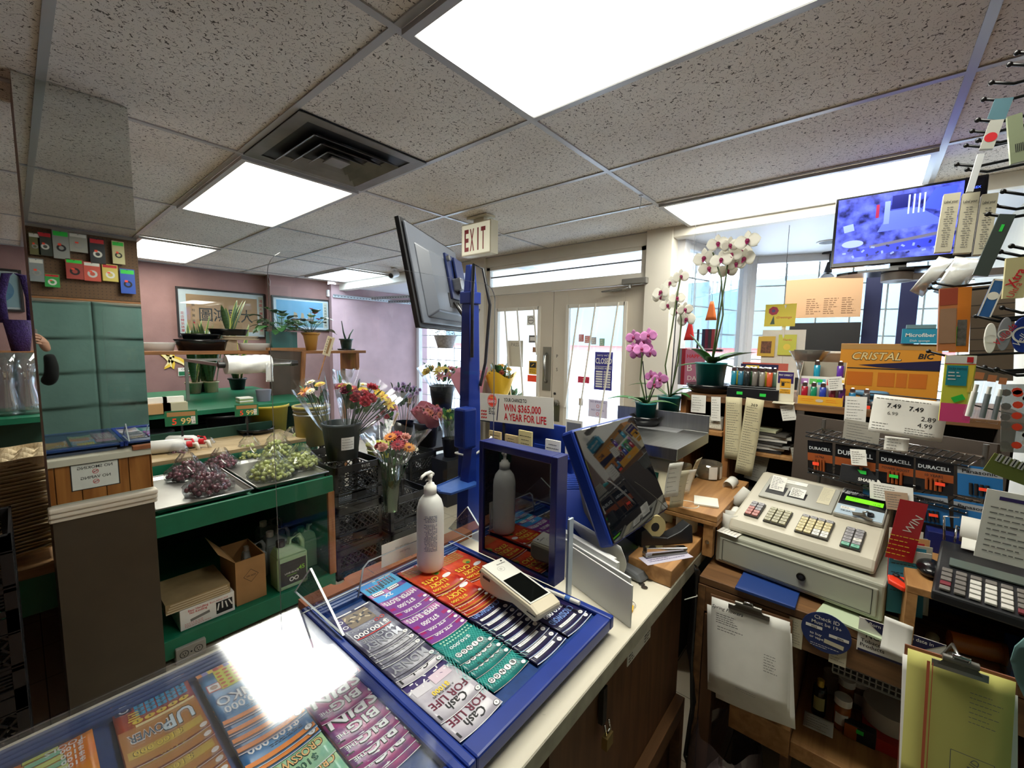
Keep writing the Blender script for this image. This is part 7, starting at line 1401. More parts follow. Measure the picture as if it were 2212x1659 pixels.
q=px(1860,1610);e=empty('battery_pack',(q.x+.02,q.y,zl),'copper and black battery pack with a green price sticker','battery pack');b=MB();b.b2((-.015,-.03,.0),(.012,.04,.045),BLKP);b.build('card',e,.002);b=MB(fr((-.0155,.005,.022),(0,-1,0),(0,0,1)));b.rect(-.02,0,.028,.04,mat('copper_print','#b0622e',.35,.5));b.rect(.0,.01,.016,.012,GRN,.0006);b.build('print',e)
q=px(1775,1585);M=fr((q.x+.02,q.y+.01,zl+.004),(0,-1,.05),(1,0,0));sheet('receipt','folded printed receipt at the front of the lower shelf','receipt',M,.07,.05,WH,lambda b,w,h:b.lines(-w*.4,w*.4,-h*.4,h*.4,5,INK,.0012,.0006,1),curl=.01)
e=empty('plastic_basket',(1.46,-.01,BZ-.20),'small grey plastic grid basket hanging under the bench','basket');M,w_,h_=quad((1828,1405),(1942,1445),(1935,1490),(1826,1450),1.36);b=MB();GB=mat('basket_grey','#8f8f8c',.5);c=M.translation-e.location;hb=.045;wb_=.075
for k in range(13):b.b2((c.x,c.y-wb_+k*wb_*2/12-.0015,c.z-hb),(c.x+.003,c.y-wb_+k*wb_*2/12+.0015,c.z+hb),GB)
for k in range(8):b.b2((c.x,c.y-wb_,c.z-hb+k*hb*2/7-.0015),(c.x+.003,c.y+wb_,c.z-hb+k*hb*2/7+.0015),GB)
b.b2((c.x-.003,c.y-wb_-.004,c.z+hb-.003),(c.x+.12,c.y+wb_+.004,c.z+hb+.004),GB);b.b2((c.x,c.y-wb_,c.z-hb-.004),(c.x+.12,c.y+wb_,c.z-hb),GB);b.b2((c.x+.10,c.y-.01,c.z+hb),(c.x+.11,c.y+.01,BZ-.022-e.location.z),GB);b.build('basket_mesh',e)
bx('silver_stick','short grey metal stick leaning in the dark gap beside the clipboard','tool',(1.36,.095+.016,.50),(1.365,.12+.006,.60),STEEL)
CBL=mat('cable_black','#0e0e10',.5)
for k in range(6):
 a=W(1475+k*6,1195,y=.36);c=W(1490+k*3,1300,y=.352);d=W(1478+k*4,1400,y=.352);f=W(1492+k*4,1480,y=.352);b=MB();b.tube([(1.30+k*.006,.362,.90-.004*k),(1.318+k*.006,.35,.86),(1.31+k*.005,.345+.003*k,.76),(1.285+.006*k,.34+.004*k,.62),(1.30+.01*k,.335,.45),(1.33+.012*k,.33-.003*k+.025,.25),(1.37+.02*k,.30,.06),(1.42+.02*k,.26,.008)],.0045,CBL,6)
 for i in range(len(b.v)):v=b.v[i];b.v[i]=V((v.x-.03,min(v.y,.352)if v.z>.8 else v.y,v.z))
 one(b,'power_cable','black power cable in the tied bundle dropping to the floor','cable','black cables bundled in the corner')
b=MB();b.tube([(1.24,.365,.80),(1.275,.34,.805),(1.30,.35,.80)],.0015,WH,5);one(b,'cable_tie','thin tie around the black cable bundle','cable tie')
PBM=clear('thin_bag_film','#e9e4e4',.12,.12,haze=.25,hc='#8c7d80')
def trashbag(x,y,z,rx,h,label,fillm,seed):
 r=random.Random(seed);e=empty('plastic_bag',(x,y,z),label,'bag');b=MB();b.grid(lambda u,v:(rx*math.cos(2*pi*u)*(1+.1*math.sin(u*25+v*7))*(.75+.35*math.sin(v*2.6)),rx*math.sin(2*pi*u)*(1+.1*math.sin(u*19+v*5))*(.75+.35*math.sin(v*2.6)),h*v+.01*math.sin(u*30)),24,10,PBM);b.build('film',e)
 b=MB();b.grid(lambda u,v:(rx*.85*math.cos(2*pi*u)*math.sin(.2+v*2.7),rx*.85*math.sin(2*pi*u)*math.sin(.2+v*2.7),.005+h*.75*v+.008*math.sin(u*22+v*9)),18,8,fillm);b.build('contents',e)
trashbag(1.30,.24,0,.09,.40,'full clear plastic bag of scraps against the counter panel',mat('scraps_mauve','#76666a',.8,noise=.5,nscale=25),1);trashbag(1.20,.10,0,.10,.30,'clear bag of receipts on the floor under the hanging papers',mat('scraps_grey','#6b625c',.8,noise=.5,nscale=25),2)
M=fr((1.19,.12,.335),(.4,-.9,.1),(.3,.1,1));sheet('paper_strip','long white paper strip sticking out of the floor bag','paper',M,.05,.13);M=fr((1.20,.055,.31),(.5,-.9,-.1),(.2,.3,1));sheet('receipt','printed receipt sticking out of the floor bag','receipt',M,.07,.08,WH,lambda b,w,h:b.lines(-w*.4,w*.4,-h*.4,h*.4,6,INK,.0015,.0006,3))
e=empty('pail',(1.18,.36-.14,.0),'clear tub of red handled items low by the counter panel','tub');e.location=(1.05,.27,0);b=MB();b.lathe([(.07,0),(.085,.20),(.088,.20),(.07,.01)],clear('tub_film','#dfdcd8',.1,.1,haze=.3,hc='#7a706c'),n=24);b.build('tub',e)
for k in range(3):b=MB();b.cyl((-.03+k*.03,0,.02),(-.04+k*.035,.02*k,.25),.014,mat('handle_red','#8f1c1c',.4),12);b.ball((-.04+k*.035,.02*k,.25),.016,(WH,MATS['handle_red'],WH)[k],7);b.build('bottle',e)
# ================= blocks, scale and small goods at the counter end =================
e=empty('plywood_platform',(1.28,.42,CT),'two step plywood platform at the end of the counter','platform')
b=MB();b.b2((1.135,.372,CT+.001),(1.50,.50,CT+.05),PL2);part(b,'lower_block',e,.003)
b=MB();b.b2((1.385,.325,1.0),(1.84,.50,1.02),PL2);b.b2((1.385,.325,.985),(1.83,.49,.999),PL2);part(b,'upper_board',e,.002);b=MB();b.b2((1.39,.335,CT-.0),(1.42,.365,.985),PL2);part(b,'leg',e,.002);b=MB();b.b2((1.80,.45,BZ),(1.83,.48,.985),PL2);part(b,'leg',e);b=MB();b.cyl((1.388,.35,.93),(1.384,.35,.93),.006,CHROME,12);part(b,'screw',e)
e=empty('weighing_scale',(1.62,.68,CT),'shop weighing scale with wide steel pan and green display','scale');SB=mat('scale_cream','#c9c1a4',.45)
b=MB();b.b2((-.17,-.17,.001),(.12,.17,.20),SB);part_=b.build('body',e,.01)
b=MB();b.hexa([(-.21,-.20,.16),(-.17,-.20,.05),(-.17,.17,.05),(-.21,.17,.16)],[(-.17,-.20,.27),(-.16,-.20,.27),(-.16,.17,.27),(-.17,.17,.27)],SB);b.build('console',e,.004)
b=MB(fr((-.195,-.11,.21),(0,-1,0),(.35,0,1)));b.box((0,0,.004),(.08,.035,.004),mat('scale_lcd','#12332a',.15));b.text('0.000',mat('teal_digits','#39b59a',.5,emit=.6),0,0,.016,z=.0065);b.rect(0,-.03,.03,.006,RED,.003);b.build('display',e)
b=MB();b.b2((-.21,-.215,.285),(.15,.18,.325),STEEL);b.b2((.146,-.215,.325),(.15,.18,.395),STEEL);b.build('weighing_pan',e,.005);b=MB();b.b2((-.05,-.05,.2),(.05,.05,.286),STEEL);b.build('pan_post',e)
rr=random.Random(8)
for k,(px1,py1,sz)in enumerate(((1452,1035,.11),(1464,1055,.13),(1480,1040,.10),(1498,1015,.10),(1470,1085,.09))):
 p=W(px1,py1,y=.43+.015*k);M=fr(p,(1,-.35+rr.uniform(-.3,.3),0),(rr.uniform(-.2,.2),-.1,1));sheet('receipt',ORD[k]+' taped paper slip from the display end of the scale','receipt',M,.055,sz,MATS['old_paper']if k%2 else WH,lambda b,w,h:b.lines(-w*.4,w*.4,-h*.4,h*.4,6,INK,.0012,.0006,3),'receipts taped to the scale side',curl=.015)
p=W(1440,1165,z=CT+.05);e=empty('tape_dispenser',(1.29,.452,CT+.051),'black desk tape dispenser with a roll of cream tape','tape dispenser',rz=R(-38));b=MB();b.prism([(-.09,0),(-.09,.05),(-.075,.058),(-.05,.03),(.0,.022),(.045,.04),(.075,.062),(.085,.055),(.09,0)],-.02,.02,BLKP,Tm);b.build('body',e,.003);b=MB();b.cyl((-.04,-.012,.058),(-.04,.012,.058),.036,mat('tape_cream','#cbbd8a',.4),28);b.cyl((-.04,-.0125,.058),(-.04,.0125,.058),.014,K,16);b.build('tape_roll',e)
e=empty('stapler',(1.225,.415,CT+.051),'silver stapler lying on the plywood block','stapler',rz=R(-35));b=MB();b.b2((-.08,-.012,0),(.06,.012,.006),STEEL);b.hexa([(-.08,-.01,.012),(.06,-.01,.008),(.06,.01,.008),(-.08,.01,.012)],[(-.08,-.01,.03),(.06,-.01,.016),(.06,.01,.016),(-.08,.01,.03)],CHROME);b.b2((-.082,-.01,.005),(-.06,.01,.014),STEEL);b.build('stapler_body',e,.002)
M=fr((1.20,.412,CT+.0505),(1,-.6,0),(.6,1,0));sheet('flyer','purple and white flyer under the stapler','paper',M,.16,.045,mat('flyer_mauve','#b9b4c4',.6),lambda b,w,h:b.lines(-w*.4,w*.4,-h*.3,h*.3,3,PRP,.002,.0006,1))
p=W(1467,1130,z=CT+.05);b=MB();b.lathe([(.030,0),(.034,.006),(.034,.085),(.036,.09),(.032,.09),(.030,.02),(0,.02)],mat('stoneware','#c9c5b6',.4,noise=.05),(1.43,.428,CT+.051),28);b.cyl((1.43,.428,CT+.1),(1.43,.428,CT+.12),.030,mat('green_inside','#5f7f74',.5),20);one(b,'stoneware_jar','white stoneware jar beside the tape dispenser','jar')
q=W(1528,1030,z=1.021);b=MB();b.lathe([(.045,0),(.048,.004),(.052,.06),(.050,.06),(.046,.006),(0,.005)],clear('cloudy_tub','#d8d0c0',.12,.08,haze=.2,hc='#b9ab90'),(q.x,q.y,1.021),30)
for a_ in(200,250):b.grid(lambda u,v:(q.x+.0525*math.cos(R(a_+36*u)),q.y+.0525*math.sin(R(a_+36*u)),1.026+.05*v),6,1,WH)
b.cyl((q.x,q.y,1.027),(q.x,q.y,1.03),.044,mat('tub_brown','#7b5a3c',.8),20);one(b,'plastic_tub','round clear plastic tub with two white labels','tub')
q=W(1525,1085,z=1.021);M=fr((q.x,q.y,1.026),(.3,-1,0),(1,.3,0));sheet('notepad','square white note pad on the plywood platform','note pad',M,.075,.085,mat('pad_white','#dbd9cc',.7),th=.005)
for k,(px1,py1,xx,r_,L_,ax,lb)in enumerate(((1578,1045,1.72,.020,.05,(1,-.2,.25),'rolled receipt nearest the wooden cubby post'),(1602,1075,1.62,.020,.07,(.4,-.5,.8),'tall rolled receipt leaning on the register side'),(1587,1110,1.55,.017,.05,(1,0,.1),'small curled receipt in the gap left of the register'),(1578,1128,1.47,.028,.062,(0.05,0,1),'wide curled paper ring in front of the gap'))):
 p=W(px1,py1,x=xx);a_=V(ax).normalized();o1=a_.orthogonal().normalized();o2=a_.cross(o1);b=MB();b.grid(lambda u,v:p+a_*(L_*(v-.5))+(o1*math.cos(u*6.6)+o2*math.sin(u*6.6))*(r_*(1-.12*u)),24,2,(WH,mat('roll_paper','#c7c5bd',.7))[k%2],.0006);one(b,'curled_receipt',lb,'receipt','curled receipts by the register')
# ================= cubby shelf =================
SZ=1.335;e=empty('cubby_shelf',(2.15,.2,0),'wooden cubby shelf behind the register carrying lighters and orchids','shelf')
b=MB();b.b2((1.95,-.42,SZ-.028),(2.55,.64,SZ),WB);part(b,'top_board',e,.002)
for(y0,y1)in((.615,.64),(.43,.455)):b=MB();b.b2((1.95,y0,.95 if y0>.6 else.88),(2.3,y1,SZ-.028),OAKZ);part(b,'upright',e,.002)
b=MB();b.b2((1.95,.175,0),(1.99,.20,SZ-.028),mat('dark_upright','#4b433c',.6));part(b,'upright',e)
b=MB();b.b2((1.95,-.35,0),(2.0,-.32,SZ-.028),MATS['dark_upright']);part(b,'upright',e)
b=MB();b.b2((1.93,.455,1.165),(2.2,.615,1.185),PL2);part(b,'small_ledge',e,.002);b=MB();b.b2((1.96,.2,1.10),(2.25,.43,1.115),PL2);part(b,'middle_ledge',e,.002)
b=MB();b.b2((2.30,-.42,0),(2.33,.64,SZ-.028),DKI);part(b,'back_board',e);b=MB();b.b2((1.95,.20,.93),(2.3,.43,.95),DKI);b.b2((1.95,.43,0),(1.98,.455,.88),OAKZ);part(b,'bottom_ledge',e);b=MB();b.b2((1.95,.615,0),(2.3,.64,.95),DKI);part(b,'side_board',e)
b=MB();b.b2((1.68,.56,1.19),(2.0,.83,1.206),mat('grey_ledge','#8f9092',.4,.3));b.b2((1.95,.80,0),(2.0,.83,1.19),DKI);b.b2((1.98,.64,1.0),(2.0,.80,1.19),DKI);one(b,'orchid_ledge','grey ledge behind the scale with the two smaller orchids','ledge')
q=W(1543,922,x=1.955);e=empty('alarm_clock',(1.965,q.y,1.186),'small silver square alarm clock in the upper cubby','clock');b=MB();b.b2((-.008,-.032,0),(.03,.032,.058),mat('clock_silver','#a7a59c',.35,.3));b.build('case',e,.006);b=MB(fr((-.0085,0,.03),(0,-1,0),(0,0,1)));b.box((0,0,0),(.052,.046,.001),mat('clock_face','#d3cfbf',.5));b.rect(-.006,.004,.022,.0015,K,.0008,.4);b.rect(.005,.003,.016,.0015,K,.0008,-.1)
for k in range(12):a_=k*pi/6;b.rect(.019*math.cos(a_),.018*math.sin(a_),.003,.0012,K,.0008,a_)
b.build('dial',e)
q=W(1511,915,x=1.96);b=MB();b.lathe([(.012,0),(.013,.002),(.013,.03),(.006,.04),(.006,.055)],WH,(1.96,q.y,1.186),16);b.cyl((1.96,q.y,1.19),(1.96,q.y,1.212),.0134,ORG,16);one(b,'glue_bottle','small white bottle with orange label beside the clock','bottle')
cs=[('#2a2a2c',.09),('#c9c8c2',.11),('#8d8c88',.12),('#3c3b3a',.10),('#d4d2ca',.13),('#b9b6aa',.12),('#56534e',.11),('#c0c2a0',.08)]
for k,(c,w2)in enumerate(cs):
 b=MB();b.box((2.03,.30+.012*math.sin(k*2),1.121+k*.012),(.10,w2*1.25,.009),mat('case_%d'%k,c,.4),rz=.15*math.sin(k*1.7));one(b,'card_case',ORD[k]+' flat card or case counted up from the bottom of the cubby pile','card','flat cards piled in the cubby')
def note(c4,x,name,label,m=WH,curl=0,dr=None,grp='notes hanging from the cubby shelf',seed=1,cat='note'):
 M,w,h=quad(*c4,x);sheet(name,label,cat,M,w,h,m,dr or(lambda b,w,h:b.lines(-w*.4,w*.4,-h*.42,h*.42,max(4,int(h/.012)),INK,.0016,.0006,seed)),grp,curl)
YP2=mat('aged_yellow_paper','#cfc6a2',.8,noise=.06)
note(((1494,852),(1525,855),(1524,893),(1492,890)),1.944,'note','square white note pinned left on the shelf edge')
note(((1535,857),(1558,858),(1555,910),(1537,908)),1.942,'note','narrow white receipt hanging over the clock')
note(((1570,857),(1606,857),(1598,992),(1565,992)),1.938,'long_receipt','long yellowed receipt strip on the left',YP2,.02,None,'notes hanging from the cubby shelf',7)
note(((1617,859),(1653,861),(1625,1028),(1585,1022)),1.930,'long_receipt','longest yellowed receipt strip, marked 369',YP2,.03,lambda b,w,h:(b.lines(-w*.4,w*.4,-h*.45,h*.40,26,INK,.0016,.0006,9),b.text('369',K,0,h*.42,.012,z=.0008)))
note(((1630,965),(1660,970),(1655,1040),(1600,1035)),2.0,'folded_receipt','grey folded receipt behind the long yellow strips',mat('grey_paper','#a7a59a',.8),0,None,None,4)
note(((1684,876),(1715,874),(1721,907),(1691,909)),1.944,'receipt','small printed receipt stuck under the Pay Direct card')
note(((1826,855),(1874,858),(1868,935),(1822,930)),1.90,'note','tall handwritten price note beside the lighter box')
note(((1709,968),(1720,965),(1727,998),(1712,990)),1.935,'paper_curl','little curled grey paper on the dark upright',MATS['grey_paper'])
TR_=mat('lighter_rack_black','#15161a',.35);q0_=W(1570,862,x=1.96);q1_=W(1682,862,x=1.96);yl,yr=q0_.y,q1_.y;e=empty('lighter_rack',(2.0,(yl+yr)/2,SZ),'black rack of upright lighters with a printed header card','rack');hw=(yl-yr)/2
b=MB();b.b2((-.05,-hw,.0),(.06,hw,.045),TR_);b.b2((-.04,-hw+.005,.045),(.06,hw-.005,.052),TR_);b.build('tray',e,.003)
b=MB(fr((.066,-.02,.085),(0,-1,0),(0,0,1)));b.box((0,.02,0),(hw*1.8,.085,.002),mat('header_red','#b8584a',.5));b.rect(-.02,.042,hw*1.5,.028,NB,.0013);b.rect(-.045,.04,.05,.02,YW,.0016);b.text('BIC',K,-.04,.04,.014,z=.002,bold=.07,shear=.2);b.build('header_card',e)
b=MB(fr((-.0505,0,.02),(0,-1,0),(0,0,1)));b.rect(-.045,.002,.022,.012,GRN);b.rect(.04,.0,.022,.012,GRN,);b.build('price_stickers',e)
def lighter(x,y,z,c,label,h=.06,tr=False):
 key='lighter'+c
 if key not in proto:
  o=empty('lighter',(x,y,z),label,'lighter',group='lighters on the shelf');m=mat('lighter_'+c[1:],c,.25,coat=.5);b=MB();b.lathe([(.0085,0),(.0105,.002),(.0105,h),(.009,h+.001)],m,n=14,T=Matrix.Diagonal((.75,1,1)));b.build('body',o);b=MB();b.box((0,0,h+.008),(.010,.016,.014),CHROME);b.cyl((0,-.004,h+.016),(0,.004,h+.016),.004,CHROME,10);b.build('metal_top',o);proto[key]=o
 else:dup(proto[key],(x,y,z),None,label)
lc=['#1f7f98','#c9c23a','#2a6a86','#6d6a66','#1b2426','#3e6b44','#77716a','#6a6460','#8a857c','#d9c93a','#c9542f','#5f7d6a'];cn=['teal','yellow green','blue','grey','black','green','warm grey','brown grey','pale grey','bright yellow','orange','sage']
for k,c in enumerate(lc):lighter(1.975+.025*(k%2),yl-.018-k*(2*hw-.03)/12,SZ+.053,c,cn[k]+' lighter standing upright in the black rack',.058)
for k in range(8):lighter(2.03,yl-.02-k*(2*hw-.05)/8,SZ+.053,lc[(k*5+3)%12],cn[(k*5+3)%12]+' lighter in the back row of the black rack',.058)
q=W(1696,838,x=1.955);M=FW(V((1.955,q.y,SZ+.062)),-.1);b=card(M,.060,.12,mat('card_cream','#ddd7c2',.5),.0015)
b.rect(0,.034,.052,.045,PRP);b.text('PAY DIRECT',WH,0,.045,.007,z=.0008,bold=.04,lim=.045);b.rect(0,.012,.036,.036,mat('interac_yellow','#e2a52c',.5),.0006);b.text('Interac',K,0,.018,.008,z=.001,bold=.04,lim=.03);b.rect(-.008,.008,.010,.014,K,.001);b.rect(0,-.02,.036,.018,MATS['interac_yellow'],.0006);b.text('DIRECT',K,0,-.0155,.005,z=.001);b.text('PAYMENT',K,0,-.0235,.005,z=.001)
b.box((0,-.062,.02),(.07,.002,.04),MATS['card_cream']);one(b,'pay_sign','cream PAY DIRECT standing card on the shelf edge','sign')
qa=W(1722,880,x=1.95);qb=W(1818,880,x=1.95);hw=(qa.y-qb.y)/2;e=empty('lighter_box',(2.0,(qa.y+qb.y)/2,SZ),'yellow and white tiered display box of translucent lighters','display box');CBG=mat('box_grey_inside','#a39a88',.7);YB2=mat('box_yellow','#e0a52b',.5)
b=MB();b.b2((-.05,-hw,.0),(-.047,hw,.032),YB2);b.b2((-.047,-hw,0),(.055,hw,.003),CBG);b.b2((-.012,-hw,.003),(-.009,hw,.105),WH);b.b2((.05,-hw,.003),(.053,hw,.16),CBG);b.hexa([(-.05,-hw-.002,0),(.053,-hw-.002,0),(.053,-hw,0),(-.05,-hw,0)],[(-.03,-hw-.002,.1),(.053,-hw-.002,.16),(.053,-hw,.16),(-.03,-hw,.1)],YB2);b.hexa([(-.05,hw,0),(.053,hw,0),(.053,hw+.002,0),(-.05,hw+.002,0)],[(-.03,hw,.1),(.053,hw,.16),(.053,hw+.002,.16),(-.03,hw+.002,.1)],CBG);b.build('carton',e)
b=MB(fr((-.0125,0,.085),(0,-1,0),(0,0,1)))
for k,c in enumerate(('#c68fd0','#6fc46a','#5fb8d6','#d8403a','#e0c23a')):b.rect(-hw*.8+k*hw*.4,0,hw*.34,.022,mat('print_%d'%k,c,.5))
b.rect(-hw*.1,.004,.018,.011,GRN,.0008);b.build('tier_print',e);b=MB(fr((-.0505,0,.016),(0,-1,0),(0,0,1)));b.lines(-hw*.85,-hw*.25,-.006,.008,2,OR_,.0016,.0004,2);b.disc(0,0,.012,mat('badge','#c9b9a0',.5),.0004,20,.006);b.lines(hw*.3,hw*.85,-.006,.008,2,OR_,.0016,.0004,5);b.build('front_print',e)
M=fr((1.945,qb.y+.025,SZ+.085),(.1,-1,.15),(0,.15,1));sheet('receipt','white printed slip stuck on the tiered lighter box','receipt',M,.042,.05,WH,lambda b,w,h:b.lines(-w*.4,w*.4,-h*.4,h*.4,5,K,.0013,.0006,2))
for k,(c,n_)in enumerate((('#a3122a','clear red'),('#12805a','clear green'),('#1f3aa0','clear blue'),('#6a1f2a','dark red'),('#4a1a58','violet'))):lighter(1.965,qa.y-.018-k*hw*.42,SZ+.004,c,n_+' lighter in the lower tier of the display box',.062)
for k,(c,yy)in enumerate((('#1a94b5',.35),('#5b2a9a',.88))):lighter(2.02,qa.y-2*hw*yy-.0,SZ+.085,c,('turquoise','purple')[k]+' lighter standing in the upper tier of the display box',.062)
q=W(1745,780,x=2.2);VG2=clear('ribbed_glass','#eef2f2',.2,.06,haze=.08);b=MB();b.lathe([(.03,0),(.034,.01),(.03,.08),(.045,.15),(.075,.20),(.072,.20),(.042,.15),(.026,.08),(.028,.02),(0,.02)],VG2,(2.22,q.y,SZ),24,smooth=False);b.cyl((2.22,q.y,SZ+.16),(2.22,q.y,SZ+.205),.05,mat('vase_fill','#6d6a62',.8),18,.055);one(b,'glass_vase','clear ribbed glass vase behind the tiered lighter box','vase')
q=W(1808,790,x=2.35);b=MB();b.lathe([(.066,0),(.078,.19),(.082,.19),(.082,.2),(.076,.2),(.066,.01),(0,.01)],WH,(2.38,q.y,SZ),30);b.b2((2.30,q.y-.055,SZ+.06),(2.305,q.y-.02,SZ+.11),MATS['old_paper']);one(b,'white_pail','plain white plastic pail beside the pen box','pail')
A,B_=W(1838,742,x=2.2),W(2012,748,x=2.2);e=empty('pen_box',(2.2,(A.y+B_.y)/2,SZ),'large orange boxed pen display lettered CRISTAL','box');hw=(A.y-B_.y)/2+.03;h=A.z-SZ;OB=mat('box_orange','#d9922a',.45)
b=MB();b.b2((0,-hw,0),(.12,hw,h),OB);b.build('carton',e,.002);b=MB(fr((-.0006,0,h),(0,-1,0),(0,0,1)));b.rect(0,-.012,2*hw,.022,mat('box_tan','#b58a4c',.5),.0002);b.text('CRISTAL',K,-.035,-.048,.032,w=.15,z=.001,bold=.07,shear=.25);b.text('CRISTAL',mat('print_gold','#e7cf92',.5),-.035,-.048,.030,w=.146,z=.0016,bold=.02,shear=.25);b.text('BIC',K,hw*.72,-.045,.02,z=.001,bold=.06,shear=.2);b.poly([(-hw*.6,-.085),(hw,-.060),(hw,-.10),(-hw*.2,-.092)],NB,.0006);b.rect(0,-.098,2*hw,.004,K,.0008)
for x,w2 in((-.08,.08),(0.0,.05),(.045,.03),(.09,.05)):b.rect(x,-.14,w2,.055,mat('window_orange','#c96f22',.3),.0008)
b.build('print',e)
q=W(1985,722,x=2.25);b=MB(FW(V((2.19,q.y,SZ+h+.03))));b.box((0,0,-.01),(.10,.055,.03),mat('sponge_blue','#1f8fb0',.5));b.box((0,.034,-.01),(.08,.016,.03),mat('sponge_top','#6d8f96',.6));b.text('Microfiber',WH,0,.004,.014,z=.0056,bold=.04,lim=.09);b.text('Dish sponge',WH,0,-.017,.008,z=.0056);one(b,'sponge_pack','blue Microfiber dish sponge pack on the pen box','sponge',bevel=.002)
e=empty('card_holder',(2.45,W(1690,760,x=2.45).y,SZ),'wire card rack with yellow greeting cards before the bay window','card rack');b=MB();b.cyl((0,0,0),(0,0,.42),.008,WH,10);b.cyl((0,0,0),(0,0,.008),.06,WH,20);b.b2((-.006,-.09,.07),(.006,.09,.30),WH);b.build('stand',e)
for(px1,py1,w2,h2,c,kind)in((1685,681,.13,.11,'#e0cf3c',0),(1655,748,.075,.10,'#d9b23c',1),(1700,745,.075,.10,'#cfd04a',2)):
 q=W(px1,py1,x=2.44)-V(e.location);b=MB(fr(q,(0,-1,0),(.1,0,1)));b.box((0,0,0),(w2,h2,.002),mat('greet_'+c[1:],c,.5))
 if kind==0:b.disc(-w2*.22,h2*.2,.022,mat('flower_print','#a82c4a'),.0014,7);b.disc(-w2*.22,h2*.2,.008,PRP,.0018,8);b.poly([(-w2*.3,-h2*.4),(-w2*.2,0),(-w2*.15,-h2*.4)],LEAFD,.0014);b.text('Greetings',RED,w2*.14,-.01,.012,z=.0014,shear=.4,lim=w2*.55)
 elif kind==1:b.rect(0,-.005,w2*.6,h2*.6,mat('bouquet_print','#7a4a2c',noise=.6,nscale=90),.0014)
 else:b.text('Thanks',RED,0,h2*.25,.01,z=.0014,shear=.3);b.disc(0,-.01,.015,YW,.0014,12)
 b.build('greeting_card',e)
q=W(1500,800,x=2.4)
for k,(px1,c)in enumerate(((1478,'#7d7f84'),(1484,'#8b1c2a'),(1489,'#a32234'),(1495,'#c9b9b0'))):y_=W(px1,780,x=2.45).y;bx('book',('grey','dark red','bright red','pale')[k]+' spine of an upright book behind the big orchid','book',(2.38,y_-.007,SZ),(2.52,y_+.007,SZ+.20),mat('book_'+c[1:],c,.5),'upright books behind the orchid')
q=W(1500,785,x=2.34);M=FW(V((2.345,q.y-.0,SZ+.10)));sheet('birthday_book','pink and red lettered booklet behind the teal pot','booklet',M,.10,.19,mat('booklet_pink','#b5708a',.5),lambda b,w,h:(b.text('HAPPY',RED,0,h*.32,.02,z=.0008,bold=.04,lim=w*.9),b.text('B',WH,-w*.25,0,.04,z=.0008),b.text('DAY',WH,0,-h*.3,.025,z=.0008,lim=w*.8)),th=.004)
for k,c in enumerate(('#1c2440','#5a1430','#2a2a30','#8a3038','#c8b8c0')):y_=W(1518+k*7,690,x=2.5).y;bx('packet',('navy','wine','black','rust','lilac')[k]+' upright packet hanging in the window rack','packet',(2.53,y_-.008,SZ+.20),(2.545,y_+.008,SZ+.31),mat('packet_%d'%k,c,.4),'packets in the window rack')
b=MB();yy0,yy1=W(1510,720,x=2.55).y,W(1560,720,x=2.55).y;b.b2((2.53,yy1-.01,SZ+.185),(2.56,yy0+.01,SZ+.198),BLKP);b.b2((2.548,yy0,SZ),(2.56,yy0+.01,SZ+.31),BLKP);one(b,'packet_rack','thin black rack holding the upright packets','rack')
for k,(px1,c,n_)in enumerate(((1490,'#c42222','red'),(1537,'#c8662a','orange'))):
 q=W(px1,712 if k==0 else 668,x=2.9);b=MB();b.grid(lambda u,v:(q.x,q.y+(.02+.05*v)*(u-.5),q.z+.05-.12*v),3,5,mat('scarf_'+c[1:],c,.6),.002);b.tube([q+V((0,0,.05)),q+V((0,0,.09)),q+V((0,.015,.11)),q+V((0,.02,.095))],.0015,K,5);b.tube([q+V((0,0,.1)),(q.x,q.y,2.399)],.001,K,4);one(b,'hanging_ornament',n_+' cloth ornament on a black hanger in the side window','ornament')
q=W(1858,838,x=2.0);e=empty('lighter_tray',(2.0,q.y,SZ),'small grey tray with two patterned lighters','tray');b=MB();b.b2((-.04,-.045,0),(.04,.045,.02),K);b.build('tray',e,.003);b=MB(fr((-.0405,0,.012),(0,-1,0),(0,0,1)));b.rect(-.02,-.005,.022,.012,ORG,.0006);b.rect(.022,-.006,.022,.012,ORG,.0006);b.build('price_stickers',e)
lighter(1.985,q.y+.02,SZ+.021,'#2a7fb0','sky blue lighter in the small grey tray',.03);lighter(1.985,q.y-.02,SZ+.021,'#4a5055','charcoal lighter in the small grey tray',.03)
q=W(1912,838,x=2.0);e=empty('tissue_pack',(2.0,q.y,SZ),'soft grey mauve pocket tissue pack','tissues');b=MB();b.b2((-.04,-.035,.0),(.04,.035,.024),mat('tissue_mauve','#9b8c8c',.5));b.build('pack',e,.01);q=W(1915,857,x=1.98);bx('tissue_pack','pinkish red tissue pack below the mauve one','tissues',(1.955,q.y-.03,SZ-.0),(1.96,q.y+.03,SZ+.0012),RED)if 0 else None
q=W(1998,832,x=1.95);bx('tissue_pack','turquoise wrapped tissue pack at the right of the shelf','tissues',(1.95,q.y-.05,SZ),(2.03,q.y+.05,SZ+.02),mat('tissue_turquoise','#2ba5a8',.35),bevel=.006);q=W(2010,850,x=1.95);bx('tissue_pack','blue wrapped tissue pack under the turquoise one','tissues',(1.955,q.y-.045,SZ-.06),(2.0,q.y+.03,SZ-.03),mat('tissue_blue','#2f6f9c',.35),bevel=.004)if 0 else None
